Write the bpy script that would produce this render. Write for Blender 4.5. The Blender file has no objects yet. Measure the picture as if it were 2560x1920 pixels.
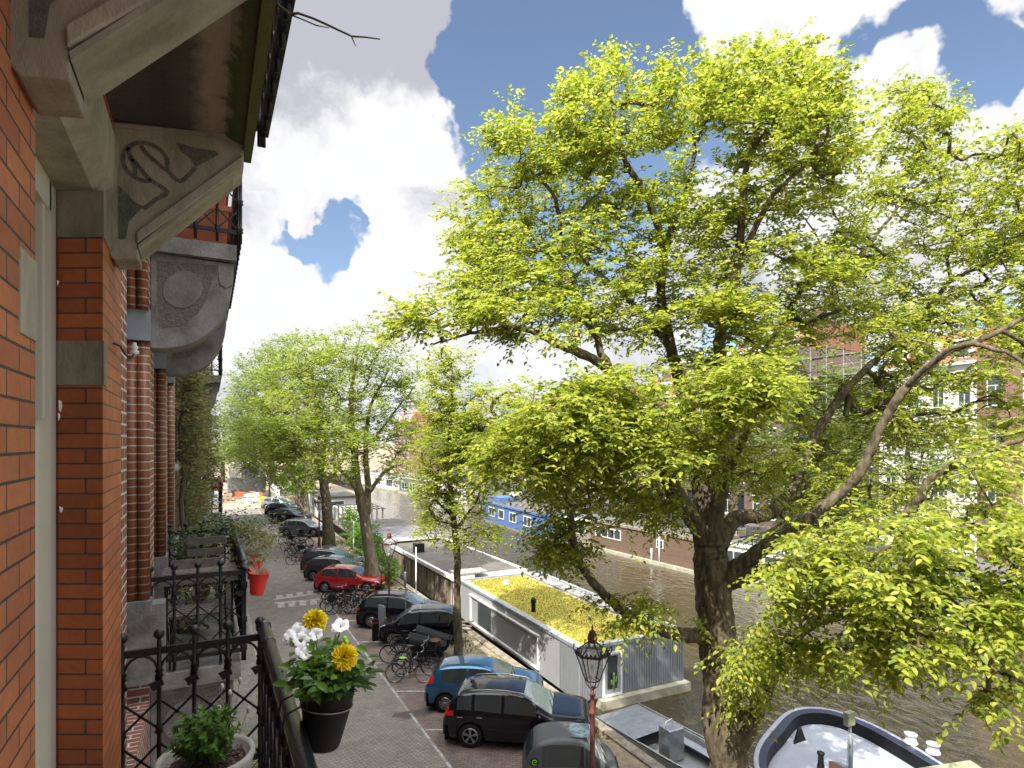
import bpy, math, random
import numpy as np
from mathutils import Vector, Matrix, noise
R = math.radians
C = bpy.context.scene.collection
SC = bpy.context.scene
random.seed(7)
# ---------------------------------------------------------------- camera
F_PX = 1500.0; HOR = 1105.0; CAMZ = 9.0
YAW = math.atan(760.0 / F_PX); SY, CY = math.sin(YAW), math.cos(YAW)
cam = bpy.data.cameras.new('camera'); camo = bpy.data.objects.new('camera', cam); C.objects.link(camo)
camo.location = (0, 0, CAMZ); camo.rotation_euler = (R(90), 0, -YAW)
cam.sensor_width = 36; cam.lens = F_PX / 2560 * 36; cam.shift_y = (HOR - 960) / 2560
cam.clip_start = 0.05; cam.clip_end = 6000
SC.camera = camo
# ---------------------------------------------------------------- light
SUN_TRAVEL = Vector((5.5, 3.9, -8.4)).normalized()
sun = bpy.data.lights.new('sun', 'SUN'); suno = bpy.data.objects.new('sun', sun); C.objects.link(suno)
sun.energy = 3.2; sun.angle = R(0.5); sun.color = (1.0, 0.955, 0.88)
suno.rotation_euler = SUN_TRAVEL.to_track_quat('-Z', 'Y').to_euler()
SUN_EL = math.asin(-SUN_TRAVEL.z); SUN_ROT = math.atan2(-SUN_TRAVEL.x, -SUN_TRAVEL.y)
SC.view_settings.view_transform = 'Standard'; SC.view_settings.look = 'None'
SC.view_settings.exposure = 1.57; SC.view_settings.gamma = 1.0

def pxdir(px, py):
    u = (px - 1280) / F_PX; v = (HOR - py) / F_PX
    return Vector((SY + u * CY, CY - u * SY, v)).normalized()

world = bpy.data.worlds.new('World'); SC.world = world; world.use_nodes = True
nt = world.node_tree; nt.nodes.clear(); N = nt.nodes; LK = nt.links.new
def wmath(op, a, b=None, clamp=False):
    n = N.new('ShaderNodeMath'); n.operation = op; n.use_clamp = clamp
    for i, s in enumerate((a, b)):
        if s is None: continue
        if isinstance(s, (int, float)): n.inputs[i].default_value = s
        else: LK(s, n.inputs[i])
    return n.outputs[0]
tc = N.new('ShaderNodeTexCoord'); out = N.new('ShaderNodeOutputWorld')
sky = N.new('ShaderNodeTexSky'); sky.sky_type = 'NISHITA'; sky.sun_disc = False
sky.sun_elevation = SUN_EL; sky.sun_rotation = SUN_ROT; sky.air_density = 1.0; sky.dust_density = 0.3; sky.ozone_density = 2.2
bg1 = N.new('ShaderNodeBackground'); bg1.inputs[1].default_value = 0.060
hs = N.new('ShaderNodeHueSaturation'); hs.inputs['Saturation'].default_value = 0.92
LK(sky.outputs[0], hs.inputs['Color']); LK(hs.outputs[0], bg1.inputs[0])
def wnoise(scale, detail, rough, vec=None, dist=0):
    n = N.new('ShaderNodeTexNoise'); n.inputs['Scale'].default_value = scale; n.inputs['Detail'].default_value = detail
    n.inputs['Roughness'].default_value = rough; n.inputs['Distortion'].default_value = dist
    LK(vec if vec else tc.outputs['Generated'], n.inputs['Vector']); return n
nv = wnoise(5.0, 5, 0.6)
sub = N.new('ShaderNodeVectorMath'); sub.operation = 'SUBTRACT'; LK(nv.outputs['Color'], sub.inputs[0]); sub.inputs[1].default_value = (.5, .5, .5)
scl = N.new('ShaderNodeVectorMath'); scl.operation = 'SCALE'; LK(sub.outputs[0], scl.inputs[0]); scl.inputs['Scale'].default_value = 0.22
addv = N.new('ShaderNodeVectorMath'); addv.operation = 'ADD'; LK(tc.outputs['Generated'], addv.inputs[0]); LK(scl.outputs[0], addv.inputs[1])
nrm = N.new('ShaderNodeVectorMath'); nrm.operation = 'NORMALIZE'; LK(addv.outputs[0], nrm.inputs[0])
def blob(px, py, r_px, w):
    d = pxdir(px, py); k = F_PX * math.hypot(1, math.hypot((px - 1280) / F_PX, (py - HOR) / F_PX))
    ang = r_px / k
    dt = N.new('ShaderNodeVectorMath'); dt.operation = 'DOT_PRODUCT'; LK(nrm.outputs[0], dt.inputs[0]); dt.inputs[1].default_value = d
    mr = N.new('ShaderNodeMapRange'); mr.interpolation_type = 'SMOOTHSTEP'
    LK(dt.outputs['Value'], mr.inputs['Value']); mr.inputs['From Min'].default_value = math.cos(ang * 1.25); mr.inputs['From Max'].default_value = math.cos(ang * 0.55)
    mr.inputs['To Min'].default_value = 0; mr.inputs['To Max'].default_value = w
    return mr.outputs[0]
dens = wmath('ADD', wmath('MULTIPLY', wnoise(4.0, 12, 0.66).outputs['Fac'], 2.4), -0.93)
for b in [(800, 120, 330, .5), (1000, 60, 180, .3), (880, 350, 280, .5), (1080, 330, 200, .45), (700, 430, 160, .3), (640, 660, 130, .35), (960, 670, 120, .4), (1080, 620, 120, .35), (760, 800, 190, .3), (600, 770, 190, .55), (700, 900, 260, .5), (900, 960, 200, .4), (1000, 850, 200, .25),
          (1960, 30, 210, .6), (2260, -20, 260, .6), (1800, 60, 120, .3), (2420, 340, 250, .9), (2200, 350, 210, .9), (2300, 600, 300, .4), (1950, 480, 220, .35), (2050, 620, 300, .35), (1700, 800, 300, .3), (1300, 900, 300, .3),
          (1400, 200, 330, -1.0), (1250, 120, 160, -.5), (1620, 330, 170, -.4), (860, 605, 62, -.6), (930, 575, 45, -.45), (770, 590, 55, -.5), (705, 560, 42, -.45), (800, 660, 50, -.4), (990, 620, 40, -.35), (2340, 165, 160, -.9), (2480, 170, 110, -.7), (2120, 150, 90, -.3), (1085, 345, 45, -.35), (1500, 560, 200, -.25), (2540, 130, 90, -.4), (1180,470,60,-.2)]:
    dens = wmath('ADD', dens, blob(*b))
szz = N.new('ShaderNodeSeparateXYZ'); LK(tc.outputs['Generated'], szz.inputs[0])
def ramp(v, a, b, k):
    m_ = N.new('ShaderNodeMapRange'); m_.interpolation_type = 'SMOOTHSTEP'; LK(v, m_.inputs['Value']); m_.inputs['From Min'].default_value = a; m_.inputs['From Max'].default_value = b; m_.inputs['To Max'].default_value = k; return m_.outputs[0]
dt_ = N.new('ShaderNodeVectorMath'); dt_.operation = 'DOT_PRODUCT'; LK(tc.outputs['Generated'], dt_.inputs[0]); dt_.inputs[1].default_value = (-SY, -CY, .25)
dens = wmath('ADD', dens, wmath('ADD', ramp(szz.outputs['Z'], .60, .80, .35), ramp(dt_.outputs['Value'], .0, .4, .35)))  # extra unseen cloud cover overhead and behind camera, added to fill the shade
mask = N.new('ShaderNodeMapRange'); mask.interpolation_type = 'SMOOTHSTEP'; LK(dens, mask.inputs['Value'])
mask.inputs['From Min'].default_value = 0.38; mask.inputs['From Max'].default_value = 0.68
# cloud shade: grey bellies, white towers
gsh = wmath('ADD', wmath('MULTIPLY', wnoise(6.0, 9, 0.62, nrm.outputs[0]).outputs['Fac'], 1.5), -0.36)
for b in [(800, 60, 330, .46), (1020, 60, 190, .30), (2060, 40, 120, .15), (620, 280, 110, .25), (850, 520, 90, .2), (1960, 150, 80, .12), (650, 760, 200, -.2), (1000, 700, 180, -.2), (900, 820, 200, -.1),
          (880, 330, 190, -.25), (1060, 330, 150, -.2), (2000, 30, 250, -.15), (2300, 330, 250, -.15)]:
    gsh = wmath('ADD', gsh, blob(*b))
cr = N.new('ShaderNodeMapRange'); LK(gsh, cr.inputs['Value']); cr.inputs['From Min'].default_value = 0.30; cr.inputs['From Max'].default_value = 0.72; cr.interpolation_type = 'SMOOTHSTEP'
cc = N.new('ShaderNodeMix'); cc.data_type = 'RGBA'; LK(cr.outputs[0], cc.inputs[0]); cc.inputs[6].default_value = (.335, .335, .342, 1); cc.inputs[7].default_value = (.19, .19, .215, 1)
bg2 = N.new('ShaderNodeBackground'); LK(cc.outputs[2], bg2.inputs[0]); 
# unseen clouds overhead and behind the camera boosted as added fill light for shade
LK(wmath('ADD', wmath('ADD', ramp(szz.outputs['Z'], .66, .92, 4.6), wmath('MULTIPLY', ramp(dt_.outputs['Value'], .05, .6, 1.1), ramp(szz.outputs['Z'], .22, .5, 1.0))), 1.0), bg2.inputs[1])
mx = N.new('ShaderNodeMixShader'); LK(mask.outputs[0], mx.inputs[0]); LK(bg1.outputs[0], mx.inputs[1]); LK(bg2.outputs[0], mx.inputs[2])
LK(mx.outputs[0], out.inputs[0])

# ---------------------------------------------------------------- pixel helpers (2560x1920 photo pixels -> world points)
def PD(px, py, d):
    u = (px - 1280) / F_PX
    return Vector((d * (SY + u * CY), d * (CY - u * SY), CAMZ + (HOR - py) / F_PX * d))
def PZ(px, py, z):
    return PD(px, py, F_PX * (z - CAMZ) / (HOR - py))
def PX(px, py, X):
    return PD(px, py, X / (SY + (px - 1280) / F_PX * CY))

# ---------------------------------------------------------------- materials
M = {}
def mat(name, col, rough=.6, metal=0, var=0, vscale=3, bump=0, bscale=20, spec=.5, col2=None, coat=0, detail=6, island=0, stretch=None):
    m = bpy.data.materials.new(name); m.use_nodes = True; t = m.node_tree; b = t.nodes['Principled BSDF']
    b.inputs['Roughness'].default_value = rough; b.inputs['Metallic'].default_value = metal
    b.inputs['Specular IOR Level'].default_value = spec; b.inputs['Coat Weight'].default_value = coat; b.inputs['Coat Roughness'].default_value = .04
    b.inputs['Base Color'].default_value = (*col, 1)
    tcn = t.nodes.new('ShaderNodeTexCoord'); vec = tcn.outputs['Object']
    if stretch:
        mp = t.nodes.new('ShaderNodeMapping'); mp.inputs['Scale'].default_value = stretch; t.links.new(vec, mp.inputs[0]); vec = mp.outputs[0]
    if var or col2:
        n = t.nodes.new('ShaderNodeTexNoise'); n.inputs['Scale'].default_value = vscale; n.inputs['Detail'].default_value = detail; n.inputs['Roughness'].default_value = .62
        t.links.new(vec, n.inputs['Vector'])
        mr = t.nodes.new('ShaderNodeMapRange'); mr.inputs['From Min'].default_value = .35; mr.inputs['From Max'].default_value = .65
        t.links.new(n.outputs['Fac'], mr.inputs['Value'])
        mi = t.nodes.new('ShaderNodeMix'); mi.data_type = 'RGBA'; t.links.new(mr.outputs[0], mi.inputs[0])
        c1 = col if col2 else tuple(c * (1 - var) for c in col); c2 = col2 if col2 else tuple(min(1, c * (1 + var)) for c in col)
        mi.inputs[6].default_value = (*c1, 1); mi.inputs[7].default_value = (*c2, 1); t.links.new(mi.outputs[2], b.inputs['Base Color'])
    if bump:
        n2 = t.nodes.new('ShaderNodeTexNoise'); n2.inputs['Scale'].default_value = bscale; n2.inputs['Detail'].default_value = 8; n2.inputs['Roughness'].default_value = .65
        t.links.new(vec, n2.inputs['Vector'])
        bp = t.nodes.new('ShaderNodeBump'); bp.inputs['Strength'].default_value = bump; bp.inputs['Distance'].default_value = .02
        t.links.new(n2.outputs['Fac'], bp.inputs['Height']); t.links.new(bp.outputs[0], b.inputs['Normal'])
    M[name] = m; return m

def brick(name, c1, c2, mortar, bw=.215, rh=.068, ms=.005, rough=.75, bump=.5, rot=0, stain=.25, offset=.5, sq=1, freq=2, wave=0):
    m = bpy.data.materials.new(name); m.use_nodes = True; t = m.node_tree; b = t.nodes['Principled BSDF']; L = t.links.new
    uv = t.nodes.new('ShaderNodeUVMap'); mp = t.nodes.new('ShaderNodeMapping'); mp.inputs['Rotation'].default_value = (0, 0, rot); L(uv.outputs[0], mp.inputs[0])
    vec = mp.outputs[0]
    if wave:
        nw = t.nodes.new('ShaderNodeTexNoise'); nw.inputs['Scale'].default_value = 4; L(vec, nw.inputs['Vector'])
        sc = t.nodes.new('ShaderNodeVectorMath'); sc.operation = 'SCALE'; L(nw.outputs['Color'], sc.inputs[0]); sc.inputs['Scale'].default_value = wave
        ad = t.nodes.new('ShaderNodeVectorMath'); ad.operation = 'ADD'; L(vec, ad.inputs[0]); L(sc.outputs[0], ad.inputs[1]); vec = ad.outputs[0]
    br = t.nodes.new('ShaderNodeTexBrick'); L(vec, br.inputs['Vector'])
    br.offset = offset; br.squash = sq; br.squash_frequency = freq
    br.inputs['Color1'].default_value = (*c1, 1); br.inputs['Color2'].default_value = (*c2, 1); br.inputs['Mortar'].default_value = (*mortar, 1)
    br.inputs['Scale'].default_value = 1; br.inputs['Mortar Size'].default_value = ms; br.inputs['Mortar Smooth'].default_value = .2
    br.inputs['Brick Width'].default_value = bw; br.inputs['Row Height'].default_value = rh
    n = t.nodes.new('ShaderNodeTexNoise'); n.inputs['Scale'].default_value = 1.7; n.inputs['Detail'].default_value = 8; n.inputs['Roughness'].default_value = .7; L(uv.outputs[0], n.inputs['Vector'])
    mr = t.nodes.new('ShaderNodeMapRange'); mr.inputs['From Min'].default_value = .3; mr.inputs['From Max'].default_value = .7; mr.inputs['To Min'].default_value = 1 - stain; mr.inputs['To Max'].default_value = 1 + stain * .6; L(n.outputs['Fac'], mr.inputs['Value'])
    n3 = t.nodes.new('ShaderNodeTexNoise'); n3.inputs['Scale'].default_value = 35; n3.inputs['Detail'].default_value = 4; L(uv.outputs[0], n3.inputs['Vector'])
    mr3 = t.nodes.new('ShaderNodeMapRange'); mr3.inputs['To Min'].default_value = .8; mr3.inputs['To Max'].default_value = 1.2; L(n3.outputs['Fac'], mr3.inputs['Value'])
    mm = t.nodes.new('ShaderNodeMath'); mm.operation = 'MULTIPLY'; L(mr.outputs[0], mm.inputs[0]); L(mr3.outputs[0], mm.inputs[1])
    vm = t.nodes.new('ShaderNodeVectorMath'); vm.operation = 'SCALE'; L(br.outputs['Color'], vm.inputs[0]); L(mm.outputs[0], vm.inputs['Scale'])
    L(vm.outputs[0], b.inputs['Base Color']); b.inputs['Roughness'].default_value = rough
    inv = t.nodes.new('ShaderNodeMath'); inv.operation = 'SUBTRACT'; inv.inputs[0].default_value = 1; L(br.outputs['Fac'], inv.inputs[1])
    ad2 = t.nodes.new('ShaderNodeMath'); ad2.operation = 'MULTIPLY_ADD'; L(n3.outputs['Fac'], ad2.inputs[0]); ad2.inputs[1].default_value = .35; L(inv.outputs[0], ad2.inputs[2])
    bp = t.nodes.new('ShaderNodeBump'); bp.inputs['Strength'].default_value = bump; bp.inputs['Distance'].default_value = .006; L(ad2.outputs[0], bp.inputs['Height']); L(bp.outputs[0], b.inputs['Normal'])
    M[name] = m; return m

def leafmat(name, dark, light, trans=.5, rough=.45, yellow=None):
    m = bpy.data.materials.new(name); m.use_nodes = True; t = m.node_tree; b = t.nodes['Principled BSDF']; L = t.links.new
    g = t.nodes.new('ShaderNodeNewGeometry'); r = t.nodes.new('ShaderNodeValToRGB'); L(g.outputs['Random Per Island'], r.inputs[0])
    r.color_ramp.elements[0].color = (*dark, 1); r.color_ramp.elements[1].color = (*light, 1)
    if yellow:
        e = r.color_ramp.elements.new(.93); e.color = (*light, 1); r.color_ramp.elements[-1].color = (*yellow, 1)
    L(r.outputs[0], b.inputs['Base Color']); b.inputs['Roughness'].default_value = rough; b.inputs['Specular IOR Level'].default_value = .35
    tr = t.nodes.new('ShaderNodeBsdfTranslucent'); hs = t.nodes.new('ShaderNodeHueSaturation'); hs.inputs['Saturation'].default_value = 1.02; hs.inputs['Value'].default_value = 1.4
    L(r.outputs[0], hs.inputs['Color']); L(hs.outputs[0], tr.inputs[0])
    mxs = t.nodes.new('ShaderNodeMixShader'); mxs.inputs[0].default_value = trans; L(b.outputs[0], mxs.inputs[1]); L(tr.outputs[0], mxs.inputs[2])
    L(mxs.outputs[0], t.nodes['Material Output'].inputs[0]); M[name] = m; return m

def glassmat(name, tint=(.02, .025, .03), rough=.03, alpha=1.0):
    m = mat(name, tint, rough, spec=.9); m.node_tree.nodes['Principled BSDF'].inputs['Alpha'].default_value = alpha; return m

brick('own_brick', (.50, .165, .06), (.37, .11, .042), (.055, .04, .032), bw=.215, rh=.069, ms=.0042, bump=.6, stain=.32)
brick('own_reveal_brick', (.46, .125, .036), (.34, .088, .028), (.06, .045, .035), bw=.25, rh=.069, ms=.004, bump=.5, stain=.32, rough=.6)
brick('white_joint_brick', (.25, .085, .05), (.16, .062, .044), (.52, .48, .42), bw=.205, rh=.069, ms=.0075, bump=.6, wave=.004)
brick('column_brick', (.24, .075, .022), (.17, .05, .018), (.36, .32, .26), bw=9, rh=.069, ms=.006, bump=.6, rough=.5)
brick('dark_brick', (.14, .06, .042), (.095, .045, .035), (.28, .25, .22), bw=.21, rh=.066, ms=.008)
brick('brown_brick', (.15, .095, .07), (.11, .07, .052), (.22, .19, .16), bw=.21, rh=.066, ms=.008)
brick('red_brick', (.23, .10, .065), (.17, .08, .055), (.30, .25, .21), bw=.21, rh=.066, ms=.008)
brick('road_paving', (.27, .235, .20), (.21, .185, .16), (.085, .078, .068), bw=.21, rh=.07, ms=.010, rot=R(45), stain=.30, rough=.85, bump=.8)
brick('parking_paving', (.22, .15, .125), (.15, .115, .10), (.08, .075, .068), bw=.21, rh=.105, ms=.010, rot=R(28), stain=.4, rough=.8, bump=.8)
brick('pavement_tiles', (.20, .18, .155), (.165, .15, .13), (.08, .075, .065), bw=.3, rh=.3, ms=.008, stain=.35)
mat('quay_soil', (.16, .12, .075), .95, col2=(.30, .25, .17), vscale=3, bump=.8, bscale=12)
mat('stone', (.33, .30, .225), .85, col2=(.185, .16, .11), vscale=3.5, bump=.5, bscale=28, stretch=(1.6, 1.6, .7))
mat('tooled_stone', (.40, .365, .28), .85, col2=(.26, .23, .165), vscale=4, bump=.5, bscale=30, stretch=(1.6, 1.6, .7))
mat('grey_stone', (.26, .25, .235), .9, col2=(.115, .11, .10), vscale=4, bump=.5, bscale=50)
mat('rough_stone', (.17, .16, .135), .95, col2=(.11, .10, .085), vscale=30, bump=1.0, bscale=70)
mat('zinc', (.22, .25, .26), .5, var=.2)
mat('cream_paint', (.62, .59, .48), .4, var=.04, vscale=2)
mat('white_paint', (.72, .72, .70), .45, var=.06)
mat('black_iron', (.010, .010, .012), .30, spec=.6, bump=.45, bscale=45, coat=.3)
mat('cast_iron', (.007, .007, .008), .42, spec=.4, bump=.3, bscale=45)
mat('plastic_black', (.007, .007, .008), .5, spec=.25)
mat('pot_grey', (.40, .37, .33), .8, var=.12, vscale=8)
mat('soil', (.05, .035, .022), .95, bump=1, bscale=60, var=.5, vscale=30)
mat('terracotta', (.40, .12, .055), .65, var=.1, vscale=6)
mat('red_bucket', (.62, .02, .012), .35, coat=.4)
mat('weathered_wood', (.17, .14, .11), .85, col2=(.10, .085, .07), vscale=6, stretch=(1, 8, 8), bump=.4)
mat('grey_wood', (.15, .13, .11), .85, col2=(.09, .075, .062), vscale=5, stretch=(4, .6, 4), bump=.4)
mat('brown_cladding', (.19, .125, .085), .8, col2=(.115, .075, .05), vscale=3, stretch=(.3, .3, 9), bump=.2)
mat('dirty_cladding', (.30, .26, .20), .85, col2=(.13, .10, .07), vscale=2, stretch=(2, 2, .5), bump=.2)
mat('bark', (.17, .135, .078), .95, col2=(.038, .031, .017), vscale=6, stretch=(1.6, 1.6, .5), bump=1.0, bscale=8)
for nd in M['bark'].node_tree.nodes:
    if nd.type == 'BUMP': nd.inputs['Distance'].default_value = .06
mat('light_bark', (.27, .225, .15), .95, col2=(.14, .11, .075), vscale=6, stretch=(1, 1, .3), bump=.8, bscale=10)
mat('twig', (.10, .075, .05), .9)
mat('roof_felt', (.075, .068, .058), .95, col2=(.13, .12, .10), vscale=.5, bump=.3, bscale=80)
mat('roof_grey', (.17, .17, .18), .85, col2=(.11, .11, .115), vscale=.8)
mat('cladding_grey', (.29, .295, .305), .55, var=.05, vscale=1)
mat('cladding_dark', (.21, .22, .235), .5, var=.05)
mat('gravel', (.42, .38, .31), .95, col2=(.24, .20, .15), vscale=22, bump=1, bscale=40)
mat('concrete', (.42, .39, .30), .9, col2=(.27, .25, .17), vscale=2, bump=.3)
mat('slab', (.30, .29, .27), .9, col2=(.18, .165, .15), vscale=4)
mat('alu', (.36, .37, .37), .35, metal=.7, var=.15, vscale=5)
mat('alu_tread', (.34, .34, .34), .4, metal=.6, var=.35, vscale=60)
mat('rust_red', (.115, .028, .022), .55, col2=(.17, .06, .045), vscale=8, bump=.3, bscale=30)
mat('hull_blue', (.018, .024, .05), .35, spec=.5, var=.3)
mat('deck_grey', (.27, .29, .33), .6, var=.06)
mat('white_plastic', (.70, .70, .70), .5)
mat('canvas_green', (.17, .19, .11), .9, col2=(.27, .27, .17), vscale=3)
mat('blue_paint', (.085, .15, .31), .5, var=.1)
mat('tyre', (.012, .012, .012), .8, spec=.3)
mat('rim', (.45, .45, .46), .3, metal=.8)
mat('rim_dark', (.10, .10, .105), .35, metal=.6)
mat('under', (.004, .004, .004), .9, spec=.1)
mat('tail_red', (.45, .01, .012), .2, coat=.5)
mat('head_clear', (.55, .57, .60), .1, spec=.9)
mat('chrome', (.6, .6, .62), .15, metal=1)
mat('plate', (.75, .50, .03), .5)
mat('orange', (.42, .17, .06), .6)
mat('yellow_paint', (.75, .50, .03), .5)
mat('yellow_petal', (.85, .66, .01), .55)
mat('white_petal', (.85, .85, .85), .6)
mat('lime', (.25, .65, .03), .6)
mat('line_paint', (.50, .49, .46), .85, col2=(.20, .185, .165), vscale=5)
mat('interior', (.05, .045, .04), .9)
mat('curtain', (.45, .44, .40), .9)
mat('asphalt_far', (.13, .12, .11), .9, var=.15)
mat('sand', (.33, .26, .18), .95, var=.15)
mat('tile_roof', (.24, .10, .06), .8, var=.2)
mat('stucco', (.62, .60, .55), .8, var=.08)
mat('brown_leather', (.10, .05, .03), .6)
mat('cactus', (.12, .28, .06), .6)
mat('steel_grey', (.25, .26, .27), .45, metal=.5)
mat('hedge_core', (.02, .035, .01), .9)
glassmat('glass', (.018, .022, .026)); glassmat('car_glass', (.032, .040, .042), .02)
glassmat('windscreen', (.10, .13, .13), .03); glassmat('far_glass', (.05, .06, .065), .08)
glassmat('lamp_glass', (.5, .5, .48), .08, alpha=.3)
leafmat('elm_leaf', (.145, .205, .024), (.41, .44, .058), .52, yellow=(.54, .50, .08))
leafmat('elm_leaf_mid', (.11, .165, .022), (.31, .36, .048), .5, yellow=(.40, .40, .06))
leafmat('far_leaf', (.10, .15, .035), (.23, .28, .07), .45)
leafmat('shrub_leaf', (.05, .12, .02), (.13, .24, .04), .35, rough=.35)
leafmat('dark_leaf', (.025, .055, .016), (.07, .12, .03), .3)
leafmat('vine_leaf', (.10, .13, .04), (.26, .24, .08), .4, yellow=(.34, .18, .07))
leafmat('bush_leaf', (.05, .12, .012), (.16, .30, .025), .4)
def carpaint(name, col, metal=.3, rough=.25): return mat(name, col, rough, metal=metal, coat=1.0)
carpaint('paint_black', (.003, .0035, .007), 0, .25)
M['paint_black'].node_tree.nodes['Principled BSDF'].inputs['Specular IOR Level'].default_value = .15; M['paint_black'].node_tree.nodes['Principled BSDF'].inputs['Coat Weight'].default_value = .7; carpaint('paint_blue', (.012, .10, .22), .5); carpaint('paint_red', (.42, .008, .010), .1)
carpaint('paint_grey', (.10, .105, .11), .4, .35); carpaint('paint_dark', (.035, .037, .042), .4); carpaint('paint_silver', (.28, .30, .32), .6)
mat('microcar_grey', (.075, .078, .082), .45); carpaint('paint_white', (.65, .65, .66), 0)

# sedum roof, stained soffit and water need node work of their own
def sedum():
    m = mat('sedum', (.52, .40, .03), .95, bump=1.2, bscale=14); t = m.node_tree; b = t.nodes['Principled BSDF']; L = t.links.new
    tcn = t.nodes.new('ShaderNodeTexCoord'); n = t.nodes.new('ShaderNodeTexNoise'); n.inputs['Scale'].default_value = 1.1; n.inputs['Detail'].default_value = 12; n.inputs['Roughness'].default_value = .75; L(tcn.outputs['Object'], n.inputs[0])
    r = t.nodes.new('ShaderNodeValToRGB'); L(n.outputs['Fac'], r.inputs[0]); e = r.color_ramp.elements
    e[0].position = .30; e[0].color = (.16, .12, .02, 1); e[1].position = .72; e[1].color = (.31, .28, .04, 1)
    for p, c in ((.40, (.23, .17, .02, 1)), (.50, (.29, .25, .03, 1)), (.60, (.21, .21, .03, 1))): q = e.new(p); q.color = c
    L(r.outputs[0], b.inputs['Base Color'])
sedum()
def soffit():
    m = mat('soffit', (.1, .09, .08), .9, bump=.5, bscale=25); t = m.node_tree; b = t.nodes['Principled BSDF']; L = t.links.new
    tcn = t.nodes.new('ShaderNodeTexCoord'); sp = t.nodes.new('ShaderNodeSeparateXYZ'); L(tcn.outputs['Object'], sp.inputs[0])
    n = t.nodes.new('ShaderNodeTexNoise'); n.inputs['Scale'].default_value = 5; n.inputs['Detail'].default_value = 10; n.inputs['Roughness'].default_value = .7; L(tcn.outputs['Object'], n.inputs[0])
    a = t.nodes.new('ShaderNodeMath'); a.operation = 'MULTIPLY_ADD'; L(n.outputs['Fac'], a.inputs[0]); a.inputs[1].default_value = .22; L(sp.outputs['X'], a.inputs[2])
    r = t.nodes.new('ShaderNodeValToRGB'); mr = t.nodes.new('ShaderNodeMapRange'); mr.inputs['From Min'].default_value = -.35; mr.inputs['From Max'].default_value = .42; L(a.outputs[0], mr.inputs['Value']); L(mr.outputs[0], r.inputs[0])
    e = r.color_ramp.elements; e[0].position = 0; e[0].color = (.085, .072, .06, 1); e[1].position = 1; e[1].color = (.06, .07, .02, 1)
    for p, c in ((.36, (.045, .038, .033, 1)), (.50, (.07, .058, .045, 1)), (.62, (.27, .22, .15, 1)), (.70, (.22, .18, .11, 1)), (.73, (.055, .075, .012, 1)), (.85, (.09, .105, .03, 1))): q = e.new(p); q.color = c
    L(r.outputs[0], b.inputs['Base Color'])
soffit()
def water():
    m = mat('water', (.042, .033, .017), .02, spec=.6); t = m.node_tree; b = t.nodes['Principled BSDF']; L = t.links.new
    tcn = t.nodes.new('ShaderNodeTexCoord'); mp = t.nodes.new('ShaderNodeMapping'); mp.inputs['Scale'].default_value = (1, .55, 1); mp.inputs['Rotation'].default_value = (0, 0, R(-20)); L(tcn.outputs['Object'], mp.inputs[0])
    n = t.nodes.new('ShaderNodeTexNoise'); n.inputs['Scale'].default_value = 1.9; n.inputs['Detail'].default_value = 4; n.inputs['Roughness'].default_value = .5; n.inputs['Distortion'].default_value = .8; L(mp.outputs[0], n.inputs[0])
    big = t.nodes.new('ShaderNodeTexNoise'); big.inputs['Scale'].default_value = .09; big.inputs['Detail'].default_value = 3; L(tcn.outputs['Object'], big.inputs[0])
    mr = t.nodes.new('ShaderNodeMapRange'); mr.inputs['From Min'].default_value = .35; mr.inputs['From Max'].default_value = .65; mr.inputs['To Min'].default_value = .35; mr.inputs['To Max'].default_value = 1; L(big.outputs['Fac'], mr.inputs['Value'])
    bp = t.nodes.new('ShaderNodeBump'); bp.inputs['Distance'].default_value = .17; L(n.outputs['Fac'], bp.inputs['Height']); L(mr.outputs[0], bp.inputs['Strength']); L(bp.outputs[0], b.inputs['Normal'])
water()

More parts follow.
